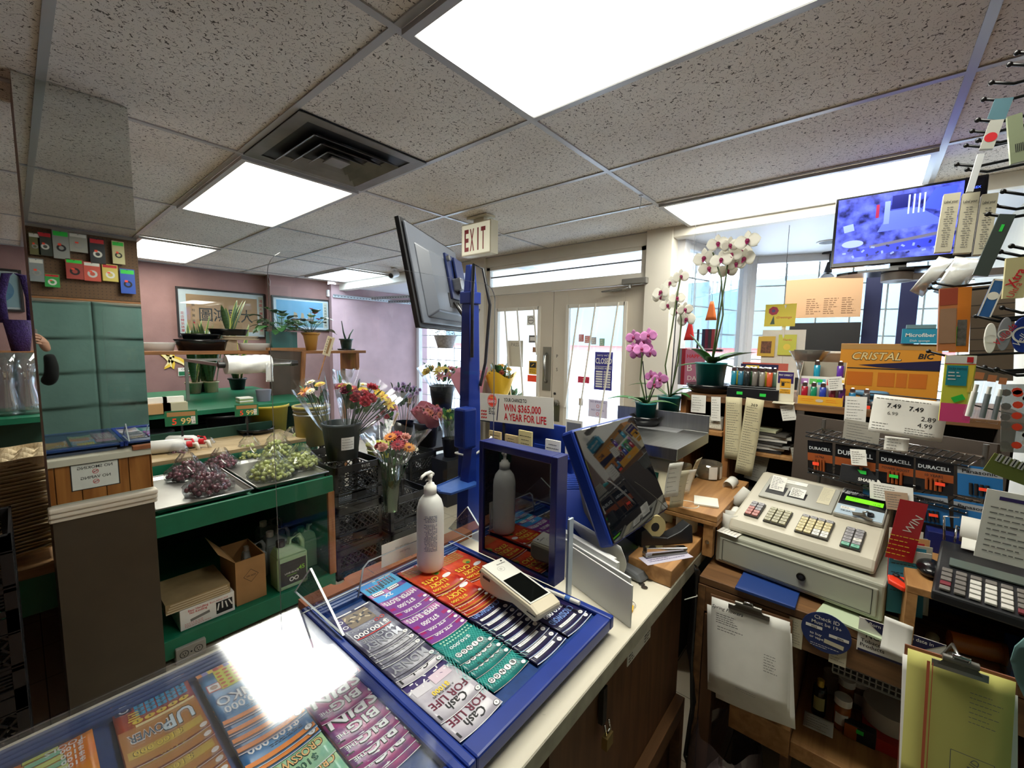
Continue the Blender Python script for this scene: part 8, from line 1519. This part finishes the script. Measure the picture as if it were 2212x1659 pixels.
q=W(1885,806,x=2.1);b=MB();c_=[(2.1+.03*math.cos(a),q.y+.045*math.sin(a),SZ+.045)for a in[k*pi/8 for k in range(17)]];b.tube(c_,.01,mat('ring_blue','#5f93b8',.35),8);b.b2((2.08,q.y-.03,SZ),(2.12,q.y+.03,SZ+.036),MATS['ring_blue']);one(b,'tape_ring','pale blue ring shaped roll behind the small lighters','roll')
note(((1888,852),(2048,868),(2038,958),(1875,930)),1.62,'price_list','large handwritten price sheet reading 7.49 hanging over the batteries',WH,.01,lambda b,w,h:(b.text('7.49',K,-w*.20,h*.26,.013,z=.0006,bold=.03),b.text('7.49',K,w*.10,h*.24,.013,z=.0006,bold=.03),b.text('2.89',K,w*.28,h*.02,.013,z=.0006),b.text('6.99',INK,-w*.2,h*.06,.010,z=.0006),b.text('4.99',K,w*.25,-h*.15,.013,z=.0006),b.lines(-w*.46,-w*.1,-h*.42,-h*.2,3,INK,.0016,.0006,3),b.lines(0,w*.44,-h*.42,-h*.25,3,INK,.0016,.0006,4),b.lines(-w*.46,w*.44,h*.38,h*.46,1,INK,.0016,.0006,5)),None,1,'price list')
note(((1912,942),(1965,945),(1960,980),(1908,970)),1.60,'note','small rounded handwritten note below the price sheet',WH,.01)
b=MB();b.tube([(1.622,W(1888,852,x=1.62).y+.01,W(1888,850,x=1.62).z),(1.622,W(2048,868,x=1.62).y-.02,W(2048,866,x=1.62).z),(1.66,-.30,1.385),(1.70,YB,1.385)],.002,K,5);one(b,'note_wire','black wire from the wall that the price sheet is clipped on','wire')
# ================= battery rack, wall hooks, television, mirror side =================
ra_,rb_=V((1.74,.142,0)),V((1.575,-.235,0));rd=(rb_-ra_).normalized();rn=V((rd.y,-rd.x,0));
if rn.x>0:rn=-rn
PLN=(ra_,rn);e=empty('battery_rack',(1.66,-.05,1.0),'black wire rack of battery packs behind the cash register','rack')
ends=[]
for(l,r_)in(((1745,940),(2095,1010)),((1748,1032),(2092,1092))):
 A,B_=W(*l,pl=PLN),W(*r_,pl=PLN);zav=(A.z+B_.z)/2;b=MB();off=rn*.012
 for dz in(0,.014):b.tube([V((A.x,A.y,zav+dz))+off,V((B_.x,B_.y,zav+dz))+off],.0025,BLKP,6)
 b.tube([V((A.x,A.y,zav+.018))-rn*.08,V((B_.x,B_.y,zav+.018))-rn*.08],.0025,CHROME,6)
 for k in range(26):c=V((A.x,A.y,zav+.002))+(B_-A)*V((1,1,0)).length*0+V((B_.x-A.x,B_.y-A.y,0))*(k/25);b.tube([c+off,c-rn*.08+V((0,0,.016))],.0016,(BLKP,CHROME)[k%2],5)
 ends.append((A,B_,zav));part(b,'wire_shelf',e)
for q in(ends[0][0],ends[0][1]):
 b=MB();b.cyl(V((q.x,q.y,BZ+.001 if q.y>0 else BZ))-rn*.09,V((q.x,q.y,1.30))-rn*.09,.006,mat('rack_steel','#6b6762',.4,.6),10);part(b,'post',e)
z1,z2=ends[0][2],ends[1][2]
def pack(c4,kind,label,off=.006):
 P4=[W(*q,pl=(ra_+rn*off,rn))for q in c4];ctr=sum(P4,V())/4;M=fr(ctr,(P4[1]-P4[0])+(P4[2]-P4[3]),(P4[0]-P4[3])+(P4[1]-P4[2]));w=((P4[1]-P4[0]).length+(P4[2]-P4[3]).length)/2;h=((P4[0]-P4[3]).length+(P4[1]-P4[2]).length)/2
 e=bpy.data.objects.new('battery_pack',None);COL.objects.link(e);e.matrix_world=M;tag(e,label,'battery pack','battery packs on the wire rack');cop=mat('pack_copper','#a0532a',.35,.4);b=MB()
 if kind[0]=='D':
  b.box((0,0,0),(w,h,.001),BLKG);b.text('DURACELL',mat('pack_silver','#b4b8bb',.4),0,h*.28,w*.13,w=w*.86,z=.0009,bold=.05);b.rect(0,-.0,w,h*.24,cop,.0008);b.text(kind[1],K,0,.0+h*.03,w*.09,z=.0012,lim=w*.8,bold=.02);b.rect(0,-h*.36,w,h*.1,BLKG,.0008)
 else:
  b.box((0,0,0),(w,h,.001),mat('pack_blue','#1b5f96',.4));b.rect(0,h*.32,w,h*.22,mat('pack_grey','#8a8f94',.5),.0008);b.text('Panasonic',K,0,h*.32,w*.12,w=w*.78,z=.0012,bold=.05)
 b.build('card',e);b=MB();n=4;bw=w*.09
 for k in range(n):b.cyl((w*(-.18+.12*k),-h*.42,.004),(w*(-.18+.12*k),-h*.05,.004),bw*.5,(cop if kind[0]=='D' else K),10)
 b.build('batteries',e)
 b=MB();b.rect(kind[2]*w,-h*.18,w*.26,h*.10,GRN if kind[3]else ORG,.0105);b.build('price_sticker',e)
pack(((1745,950),(1800,958),(1797,1028),(1745,1020)),('D','ULTRA',-.1,0),'black and copper ULTRA battery pack at the left of the rack')
pack(((1806,958),(1893,972),(1890,1048),(1802,1030)),('D','',.2,1),'black battery pack half hidden by a hanging slip')
pack(((1900,974),(1976,988),(1970,1056),(1897,1044)),('D','POWER BOOST',0,1),'black and copper POWER BOOST battery pack')
pack(((1980,988),(2062,1003),(2058,1070),(1976,1058)),('D','10 YEARS',.2,0),'black battery pack marked 10 at the right of the rack')
pack(((2070,1000),(2168,1018),(2165,1082),(2067,1070)),('P','',.15,0),'blue battery pack in the upper row at the right end')
pack(((1978,1062),(2052,1075),(2048,1135),(1972,1125)),('P','',.1,0),'blue battery pack in the lower row below the number 10 pack')
pack(((2062,1078),(2152,1095),(2146,1160),(2058,1140)),('P','',.25,0),'blue battery pack in the lower row at the right end')
pack(((1862,1042),(1882,1046),(1880,1092),(1866,1088)),('P','',.1,0),'narrow blue pack half hidden behind the register display',.0)
def rs(c4,name,label,m=WH,seed=3,off=.03):P4=[W(*q,pl=(ra_+rn*off,rn))for q in c4];ctr=sum(P4,V())/4;M=fr(ctr,P4[1]-P4[0],P4[0]-P4[3]);w=(P4[1]-P4[0]).length;h=(P4[0]-P4[3]).length;sheet(name,label,'note',M,w,h,m,lambda b,w,h:b.lines(-w*.4,w*.4,-h*.4,h*.4,6,INK,.0014,.0006,seed))
rs(((1836,970),(1870,972),(1872,1006),(1840,1004)),'receipt','small printed slip hanging on the rack wire');rs(((1880,1040),(1975,1055),(1970,1092),(1878,1076)),'paper_sheet','blank white sheet tucked under the lower rack wire');rs(((1912,1062),(1962,1068),(1966,1100),(1910,1100)),'brown_note','brown handwritten note clipped on the rack wire',mat('kraft_note','#a58b72',.8),5,.035)
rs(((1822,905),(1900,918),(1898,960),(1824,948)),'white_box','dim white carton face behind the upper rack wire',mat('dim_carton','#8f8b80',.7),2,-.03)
b=MB();w1,w2=W(1720,900,pl=(ra_-rn*.12,rn)),W(2150,1000,pl=(ra_-rn*.12,rn));b.hexa([(w1.x,w1.y,BZ+.001),(w2.x,w2.y,BZ+.001),(w2.x+.01,w2.y-.01,BZ+.001),(w1.x+.01,w1.y-.01,BZ+.001)],[(w1.x,w1.y,1.30),(w2.x,w2.y,1.30),(w2.x+.01,w2.y-.01,1.30),(w1.x+.01,w1.y-.01,1.30)],mat('rack_board','#4a4038',.7));one(b,'rack_board','dark brown board standing behind the battery rack','board')
def face(c4,x,name,label,cat,m,dr=None,th=.002,grp=None):M,w,h=quad(*c4,x);sheet(name,label,cat,M,w,h,m,dr,grp,th=th)
face(((2168,1050),(2250,1090),(2215,1290),(2138,1150)),1.18,'leaning_sheet','handwritten white sheet leaning at the right edge above the calculator','paper',WH,lambda b,w,h:(b.rect(w*.0,h*.40,w*.6,h*.05,PRP),b.lines(-w*.4,w*.4,-h*.42,h*.3,9,INK,.002,.0006,6)))
PB=mat('pegboard_brown','#6a4e36',.7,noise=.08);
def pegs(x0,x1,z0,z1,y,nm,lab):
 e=empty(nm,((x0+x1)/2,y,z0),lab,'pegboard');b=MB();w,h=(x1-x0)/2,z1-z0;b.b2((-w,-.006,0),(w,0,h),PB);b.build('board',e)
 b=MB(fr((0,.0004,h/2),(-1,0,0),(0,0,1)));st=.0254
 for i in range(int(2*w/st)):
  for j in range(int(h/st)):b.disc(-w+st*(i+.5),-h/2+st*(j+.5),.0032,K,0,6)
 b.build('peg_holes',e);return e
pegs(.0,1.0,1.86,2.37,-.545,'pegboard','brown pegboard over the curtain, seen in the mirror');pegs(1.0,2.6,1.20,2.37,-.545,'pegboard','brown pegboard panel behind the hanging goods at the right')
HK=mat('hook_black','#17181a',.3,.3);ii=0
hooks=[(2196,122),(2180,147),(2141,186),(2124,222),(2111,267),(2099,290),(2086,321),(2112,311),(2066,362),(2088,373),(2166,421),(2150,452),(2133,470),(2184,539),(2160,551),(2142,562),(2017,617),(2008,628),(2164,672),(2120,684),(2108,690),(2005,765),(2100,796),(2126,800),(2152,805)]
for k,(px1,py1)in enumerate(hooks):
 x=1.15+.02*(k%4)+(.12 if px1<2100 else 0);t=W(px1,py1,x=x);base=V((t.x+.07,-.540,t.z+.03));b=MB();m_=base+(t-base)*.93
 b.tube([base,base+(m_-base)*.5,m_-V((0,0,.006)),t+V((0,0,.006))],.0028,HK,6);b.ball(t+V((0,0,.006)),.0045,HK,6);one(b,'peg_hook','long black display hook pointing from the pegboard, '+(ORD+['twelfth','thirteenth','fourteenth','fifteenth','sixteenth','seventeenth','eighteenth','nineteenth','twentieth','twenty first','twenty second','twenty third','twenty fourth','twenty fifth'])[k]+' from the ceiling','hook','display hooks on the right pegboard')
INC=mat('incense_box','#c9c3ab',.6)
def inc(b,w,h):b.text('Label your',K,0,h*.36,.0055,z=.0008,lim=w*.8,bold=.02);b.lines(-w*.3,w*.3,-h*.42,h*.28,18,INK,.0012,.0006,4,'c')
for k,(a_,b_,c_,d_)in enumerate((((2040,420),(2076,414),(2055,545),(2019,543)),((2080,419),(2118,413),(2098,546),(2061,546)),((2121,420),(2159,415),(2136,548),(2103,550)))):face((a_,b_,c_,d_),1.2,'label_box','tall cream box of labels hanging on hooks, '+('nearest the television','the middle of three','nearest the photo edge')[k],'box',INC,inc,.02,'cream label boxes on the hooks')
def pkg(c4,x,name,label,cat,c,dr=None,th=.01):face(c4,x,name,label,cat,mat('pkg_'+c[1:],c,.45,noise=.05,nscale=20),dr,th)
pkg(((2112,330),(2128,334),(2100,415),(2090,412)),1.18,'clear_tube','bright clear plastic tube hanging above the label boxes','tube','#cfd2d4');pkg(((2150,215),(2190,208),(2172,250),(2130,270)),1.16,'blue_header_card','slate blue header card on an upper hook','card','#4f7480')
pkg(((2143,262),(2166,255),(2150,320),(2112,322)),1.15,'blister_pack','white blister pack with red spot on an upper hook','packet','#b9bab2',lambda b,w,h:b.disc(0,-h*.1,.008,RED));pkg(((2172,250),(2212,245),(2212,350),(2188,350)),1.12,'sage_card','sage green card with a barcode at the photo edge','card','#8f9a7c',lambda b,w,h:[b.rect(-w*.1+.002*k,-h*.2,.001,.014,K)for k in range(8)])
pkg(((2163,455),(2192,470),(2130,600),(2106,590)),1.14,'comb_pack','dark grey green comb card hanging slantwise','packet','#3b4642',lambda b,w,h:b.rect(.0,h*.28,w*.2,.012,GRN))
pkg(((2176,560),(2218,552),(2212,648),(2165,640)),1.10,'soap_block','pale cream packet with red lettering at the photo edge','packet','#c9c08e',lambda b,w,h:(b.text('Xtra',RED,0,0,.012,z=.0008,rot=1.2,bold=.05),b.text('Ultra',RED,.0,-h*.3,.009,z=.0008,rot=1.2)))
pkg(((2150,602),(2172,606),(2138,690),(2113,677)),1.12,'lint_roller','blue faced brush in a white rimmed pack','brush','#2d5f9c',lambda b,w,h:(b.rect(0,h*.49,w,.003,WH),b.rect(-w*.48,0,.002,h,WH),b.rect(w*.48,0,.002,h,WH),b.disc(0,.004,.007,WH)))
BSP=clear('bag_white_film','#eeeeee',.15,.1,haze=.55,hc='#dcdcd6')
def film(pts,x,label):M,w,h=quad(*pts,x);b=MB(M,lambda v:(v.x,v.y,v.z+.012*math.sin(v.x*60)*math.sin(v.y*45)));b.grid(lambda u,v:((u-.5)*w*(1-.3*(1-v)if 0 else 1),(v-.5)*h,.0),10,10,BSP,.001);b.box((0,-h*.1,-.012),(w*.6,h*.5,.008),mat('spoon_white','#d9d9d2',.4));one(b,'bag_of_cutlery',label,'packet')
film(((2030,555),(2060,560),(1998,638),(1960,632)),1.3,'translucent bag of white plastic goods before the bright window');film(((2065,555),(2125,560),(2075,640),(2010,638)),1.34,'second translucent packet with wire shapes beside the first')
def card2(b,w,h):b.rect(0,h*.36,w,h*.26,mat('pkg_rust','#8c3a24',.5));b.rect(0,-h*.1,w*.9,h*.55,mat('pkg_tan','#8b6a50',.6,noise=.2),.0005)
pkg(((2036,612),(2064,632),(2060,765),(2030,752)),1.22,'kraft_packet','rust and tan carton hanging edge on','packet','#a9683c',card2,.02);pkg(((2058,622),(2100,618),(2092,760),(2050,762)),1.26,'orange_card','orange blister card of small hardware','packet','#d8812a',lambda b,w,h:(b.rect(w*.1,-h*.2,w*.5,h*.4,mat('pkg_foil','#8c8e8a',.3,.7,noise=.5,nscale=90)),b.rect(-w*.2,-h*.25,w*.15,h*.3,GRN)))
pkg(((2100,620),(2192,610),(2190,815),(2092,830)),1.40,'brown_card','plain brown backing board behind the blue brush','board','#5f5244',lambda b,w,h:[b.rect(0,h*(.3-.12*k),w,.001,K)for k in range(5)],.004)
for(c4,lb)in((((2128,700),(2155,695),(2152,762),(2124,765)),'white disc shaped lid pack'),(((2160,690),(2192,680),(2180,758),(2150,758)),'clear round badge pack with red script'),(((2192,684),(2240,684),(2240,762),(2178,762)),'blue disc pack with an oval script badge at the edge')):
 M,w,h=quad(*c4,1.12);b=MB(M);m={'w':WH,'c':mat('pkg_grey','#8d8f94',.4),'b':mat('pkg_blue','#1c3a92',.4)}[lb[0]];b.prism([(w*.5*math.cos(k*pi/12),h*.5*math.sin(k*pi/12))for k in range(24)],-.006,0,m);b.ring(0,0,w*.40,w*.5,WH,.0006)
 if lb[0]!='w':b.text('Velleda',WH if lb[0]=='b' else RED,0,0,.010,z=.001,shear=.3,rot=1.1)
 one(b,'round_pack',lb+' on the lower hooks','packet',bevel=.001)
def memo(b,w,h):
 b.rect(0,h*.44,w,h*.12,WH);b.rect(0,h*.375,w,h*.012,RED,.0006);b.rect(-w*.08,h*.20,w*.68,h*.30,mat('memo_teal','#1f8f9e',.5),.0008);b.text('Sticky memos',K,-w*.08,h*.31,.006,z=.0012,lim=w*.6);b.lines(-w*.36,w*.2,h*.12,h*.27,3,WH,.002,.0012,3);b.rect(w*.38,h*.16,w*.16,h*.40,YW,.0007);b.rect(0,-h*.36,w,h*.28,mat('memo_pink','#ee4f8c',.6),.0006);b.rect(w*.05,-h*.14,.016,.010,GRN,.001,.5);b.rect(w*.3,h*.44,w*.2,h*.08,RED,.0008)
face(((2044,768),(2110,768),(2095,915),(2027,908)),1.10,'sticky_memos','yellow and pink pack of sticky memos on a hook','memo pack',mat('memo_yellow','#dfe04a',.6),memo,.008)
for k,(c4)in enumerate((((2106,800),(2130,806),(2100,912),(2078,905)),((2134,806),(2156,812),(2130,915),(2108,908)),((2158,812),(2178,818),(2154,918),(2134,912)))):
 M,w,h=quad(*c4,1.04);b=MB(M);b.box((0,0,0),(w,h,.001),ACR);b.cyl((-w*.1,-h*.4,.008),(-w*.1,h*.1,.008),w*.3,WH if k==0 else mat('glue_grey','#8d9496',.4),12);b.cyl((-w*.1,h*.1,.008),(-w*.1,h*.25,.008),w*.22,WH,12);b.rect(0,h*.42,w*.8,h*.14,mat('pkg_orange','#d98a5a',.5),.0008);one(b,'glue_stick_pack',('white glue stick in a clear blister, nearest the sticky memos','middle grey glue stick in a clear blister','last grey glue stick blister toward the photo edge')[k],'glue','glue blisters on the right hooks')
face(((2140,985),(2230,1000),(2230,1062),(2134,1010)),1.02,'green_card_pack','yellow green card with clear key shaped goods','packet',mat('pkg_olive','#77803a',.5),lambda b,w,h:[b.rect(-w*.35+k*w*.17,h*.35,w*.12,h*.4,WH,.0006)for k in range(5)]+[b.rect(-w*.35+k*w*.17,h*.35,w*.03,h*.36,K,.001)for k in range(5)])
face(((2165,830),(2230,830),(2230,980),(2160,975)),1.06,'clear_bag','clear bag of small clips at the photo edge','packet',clear('clip_bag','#e6eaea',.2,.15,haze=.35,hc='#8e9490'),lambda b,w,h:[b.disc(w*(.4*math.sin(k*2.1)),h*(.4*math.cos(k*3.7)),.006,(ORG,WH,STEEL)[k%3],.001,8)for k in range(16)])
TVM,w,h=quad((1815,437),(2112,378),(2112,545),(1808,568),2.75);w,h=.50,.315;c=TVM.translation;e=bpy.data.objects.new('security_television',None);COL.objects.link(e);e.matrix_world=FW(c,.05);tag(e,'television showing a blue security camera picture under the ceiling','television')
b=MB();b.b2((-w/2-.012,-h/2-.022,-.035),(w/2+.012,h/2+.012,-.001),BLKG);b.build('housing',e,.004)
def scr():
 m=mat('camera_picture','#2c3fd0',.3);nt=m.node_tree;b_=nt.nodes['Principled BSDF'];tc=nt.nodes.new('ShaderNodeTexCoord');n=nt.nodes.new('ShaderNodeTexNoise');n.inputs['Scale'].default_value=18;n.inputs['Detail'].default_value=5;nt.links.new(tc.outputs['Object'],n.inputs[0])
 rp=nt.nodes.new('ShaderNodeValToRGB');rp.color_ramp.elements[0].color=srgb('#0a0f4a');rp.color_ramp.elements[1].color=srgb('#5a68f0');rp.color_ramp.elements[0].position=.36;rp.color_ramp.elements[1].position=.66;nt.links.new(n.outputs['Fac'],rp.inputs[0]);nt.links.new(rp.outputs[0],b_.inputs['Emission Color']);b_.inputs['Emission Strength'].default_value=.6;b_.inputs['Base Color'].default_value=(0,0,0,1);return m
SM=scr();eb=lambda n,c,s=.5:mat('screen_'+n,c,.3,emit=s);b=MB();b.box((0,0,0),(w,h,.001),SM)
b.poly([(-w*.18,-h*.08),(w*.3,-h*.05),(w*.1,h*.22),(-w*.1,h*.22)],eb('floor','#4756e6'),.0008);b.poly([(w*.2,h*.46),(w*.34,h*.46),(w*.34,h*.1),(w*.12,h*.2)],eb('wall','#3444d8'),.0009)
for k in range(4):b.rect(w*(.03+.035*k),h*.28,.006,h*.28,eb('stripe','#8fa0ff'),.0012)
b.rect(-w*.12,h*.2,.02,h*.34,eb('post','#5f6ff2'),.0011);b.rect(-w*.19,h*.24,.012,h*.2,eb('red','#7a1a3a',.4),.0012);b.rect(-w*.02,h*.34,.07,h*.2,eb('dark','#0c1258',.3),.0011)
b.rect(w*.44,0,w*.12,h,eb('black','#05060c',.1),.0013);b.text('LOREX',eb('logo','#3f5cff',1),w*.44,h*.38,.010,z=.0016)
b.disc(-w*.36,-h*.22,.042,eb('disc','#7c8cff'),.0012,20,.018);b.rect(-w*.40,.01,.04,.035,eb('box','#6f80f5'),.0012,.2);b.rect(.05,-h*.22,w*.66,.014,eb('bar','#5a5a70',.4),.0013,.14);b.rect(.0,-h*.33,w*.7,.04,eb('clutter','#2b38b8',.4),.0010,.08)
for k in range(22):b.rect(-w*.42+w*.8*(k/22),-h*.36+.02*math.sin(k*2.3),.014,.008,(eb('box','#6f80f5'),eb('dark','#0c1258',.3))[k%2],.0015,k)
b.build('screen',e)
b=MB();b.prism([(.24*math.cos(k*pi/14)*1.0,.08*math.sin(k*pi/14))for k in range(28)],0,.012,BLKG,T(0,-h/2-.06,-.06)@Matrix.Rotation(R(-90),4,'X'));b.b2((-.03,-h/2-.055,-.06),(.03,-h/2,-.035),BLKG);b.build('stand_foot',e)
b=MB();b.cyl((.0,-h/2-.062,-.06),(.0,-h/2-.10,-.06),.06,mat('grey_mount','#77716d',.5),20);b.b2((0,-h/2-.10,-.09),(.45,-h/2-.07,-.04),MATS['grey_mount']);b.build('wall_arm',e)
M=FW(V((3.25,(W(1700,600,x=3.25).y+W(1866,600,x=3.25).y)/2,(W(1780,600,x=3.25).z+W(1780,686,x=3.25).z)/2)));KR=mat('kraft_board','#b08d6c',.8)
sheet('cardboard_sheet','brown printed cardboard sheet across the bay window','cardboard',M,W(1700,640,x=3.25).y-W(1866,640,x=3.25).y,W(1780,600,x=3.25).z-W(1780,686,x=3.25).z,KR,lambda b,w,h:(b.lines(-w*.2,0,-h*.42,0,8,mat('kraft_ink','#7d6048',.8),.005,.0008,1),b.lines(w*.03,w*.22,-h*.42,0,8,MATS['kraft_ink'],.005,.0008,2),b.lines(w*.26,w*.46,-h*.42,.0,8,MATS['kraft_ink'],.005,.0008,3)),th=.004)
b=MB();b.tube([M.translation+V((0,.2,.12)),(3.25,M.translation.y+.2,2.325)],.0015,K,4);b.tube([M.translation+V((0,-.2,.12)),(3.25,M.translation.y-.2,2.325)],.0015,K,4);one(b,'thin_cord','pair of thin cords holding the cardboard sheet from the bay ceiling','cord')
NVP=mat('navy_column','#141c44',.5);a_,b_=W(1868,640,x=3.35),W(1905,640,x=3.35);bx('navy_screen','dark navy upright panel standing in the bay right of the cardboard','panel',(3.35,b_.y,0),(3.39,a_.y,1.99),NVP);a_,b_=W(1944,640,x=3.35),W(1985,640,x=3.35);bx('navy_screen','second dark navy upright panel nearer the wall','panel',(3.35,b_.y,0),(3.39,a_.y,1.955),NVP)
a_,b_=W(1706,700,x=3.2),W(1860,700,x=3.2);bx('black_screen','wide black panel low in the bay under the cardboard','panel',(3.2,b_.y,0),(3.23,a_.y,W(1780,697,x=3.2).z),BLKP)
GCU=mat('sage_curtain','#5f7f78',.85,noise=.06,bump=.15,bscale=25);e=empty('curtain',(.45,-.50,.45),'sage green pleated cloth covering the shelves behind the cashier, seen in the mirror','curtain')
for i in range(2):
 b=MB();x0=-.55+i*.53;x1=x0+.53
 def P(u,v,x0=x0,x1=x1):z=1.38*(v);t=(z%.275)/.275;return(x0+(x1-x0)*u,.012*(1-t)+.004*math.sin(u*11)+.012*math.sin(u*pi*2)*v**3,z-.02*math.sin(u*pi)*(1 if t<.1 else 0))
 b.grid(P,24,70,GCU,.003);b.build('cloth_panel',e)
bx('shelf_lip','thin orange wooden lip between pegboard and curtain','shelf',(-.3,-.53,1.835),(1.0,-.49,1.85),OAK)
mp=lambda px1,py1:W(px1,py1,y=4.336+.50)
goods=[((62,505),(85,500),(88,552),(64,548),'#6f6c45','olive carded pack'),((80,500),(112,502),(112,552),(84,552),'#3a4038','dark card of needles'),((110,495),(147,500),(152,560),(118,558),'#9b9c98','grey striped clip card'),((146,503),(182,505),(195,545),(154,545),'#a9a8a0','pale card with metal rings'),((192,512),(228,518),(226,570),(196,570),'#23242c','navy card of tape'),((242,520),(270,523),(268,572),(243,568),'#c9c08c','yellow and green spoon card'),((60,556),(95,560),(96,610),(66,606),'#8f9698','clear pack of toothpicks'),((96,592),(128,592),(130,622),(97,618),'#2fa04a','green tape dispenser'),((143,560),(180,560),(180,605),(142,600),'#a84038','red tape pack'),((181,565),(218,568),(217,610),(181,604),'#c9503f','bright red tape pack'),((221,570),(255,573),(255,610),(221,605),'#d2bd5c','yellow memo pack'),((262,580),(292,583),(292,636),(258,632),'#1f4fb4','shiny blue foil packet')]
for k,(a_,b_,c_,d_,c,lb)in enumerate(goods):
 P4=[mp(*q)for q in(a_,b_,c_,d_)];x0,x1=(P4[0].x+P4[3].x)/2,(P4[1].x+P4[2].x)/2;z0,z1=(P4[2].z+P4[3].z)/2,(P4[0].z+P4[1].z)/2
 M=fr(((x0+x1)/2,-.50,(z0+z1)/2),(-1,0,0),(0,0,1));sheet('hanging_pack',lb+' hanging on the pegboard seen in the mirror','packet',M,x1-x0,z1-z0,mat('good_'+c[1:],c,.4),lambda b,w,h:(b.rect(0,h*.38,w*.9,h*.16,(WH,RED,GRN)[k%3],.0006),b.ring(0,-h*.12,w*.16,w*.3,(STEEL,WH,K)[k%3],.0006),b.rect(w*.1,0,w*.2,h*.08,ORG,.001)),th=.012)
 b=MB();b.tube([((x0+x1)/2,-.545,z1-.01),((x0+x1)/2,-.49,z1-.01)],.0025,HK,5);one(b,'peg_hook','short hook behind the '+lb,'hook')
e=empty('hand_with_phone',(.058,-.085,1.535),'black sleeved arm and hand seen in the mirror, holding a phone','person');SK=mat('skin','#b98a72',.5,noise=.06)
def skin(name,ch,m):
 """one continuous surface grown from connected joints"""
 me=bpy.data.meshes.new(name);vs=[];es=[];rs_=[]
 for c_,par in ch:
  for j,(p,r_)in enumerate(c_):
   if j==0 and par is not None:es.append((par,len(vs)))
   elif j:es.append((len(vs)-1,len(vs)))
   vs.append(p);rs_.append(r_)
 me.from_pydata(vs,es,[]);me.materials.append(m);o=bpy.data.objects.new(name,me);COL.objects.link(o);o.parent=e;md=o.modifiers.new('skin','SKIN');me.skin_vertices.new()if not me.skin_vertices else None
 for i,r_ in enumerate(rs_):me.skin_vertices[0].data[i].radius=(r_,r_)
 me.skin_vertices[0].data[0].use_root=True;md.use_smooth_shade=True;o.modifiers.new('sub','SUBSURF').levels=2;o.modifiers['sub'].render_levels=2;return o
skin('hand',[([((.10,-.03,-.10),.026),((.085,-.015,-.05),.030),((.07,-.01,-.015),.028)],None),([((.066,.0,.01),.012),((.05,.022,.022),.010),((.03,.028,.026),.009)],2),([((.07,-.002,-.008),.012),((.05,.024,.004),.010),((.028,.028,.006),.009)],2),([((.07,-.0,-.03),.012),((.052,.022,-.016),.009),((.032,.026,-.014),.008)],1),([((.072,-.0,-.045),.010),((.058,.018,-.036),.008),((.042,.022,-.034),.007)],1),([((.06,-.02,-.0),.012),((.04,-.028,.015),.011),((.02,-.026,.03),.010)],2)],SK)
b=MB();b.b2((-.045,-.006,-.004),(.055,.004,.062),mat('phone_body','#7d7672',.3));b.build('phone',e,.004);b=MB(fr((-.02,.0045,.035),(-1,0,0),(0,0,1)));b.ring(0,0,.008,.012,WH);b.disc(0,0,.008,K,.0005);b.build('phone_lens',e)
skin('sleeve',[([((.10,-.03,-.11),.030),((.11,-.045,-.20),.040),((.105,-.07,-.28),.042),((.08,-.14,-.33),.05)],None)],mat('black_cloth','#0f1012',.9,noise=.2))
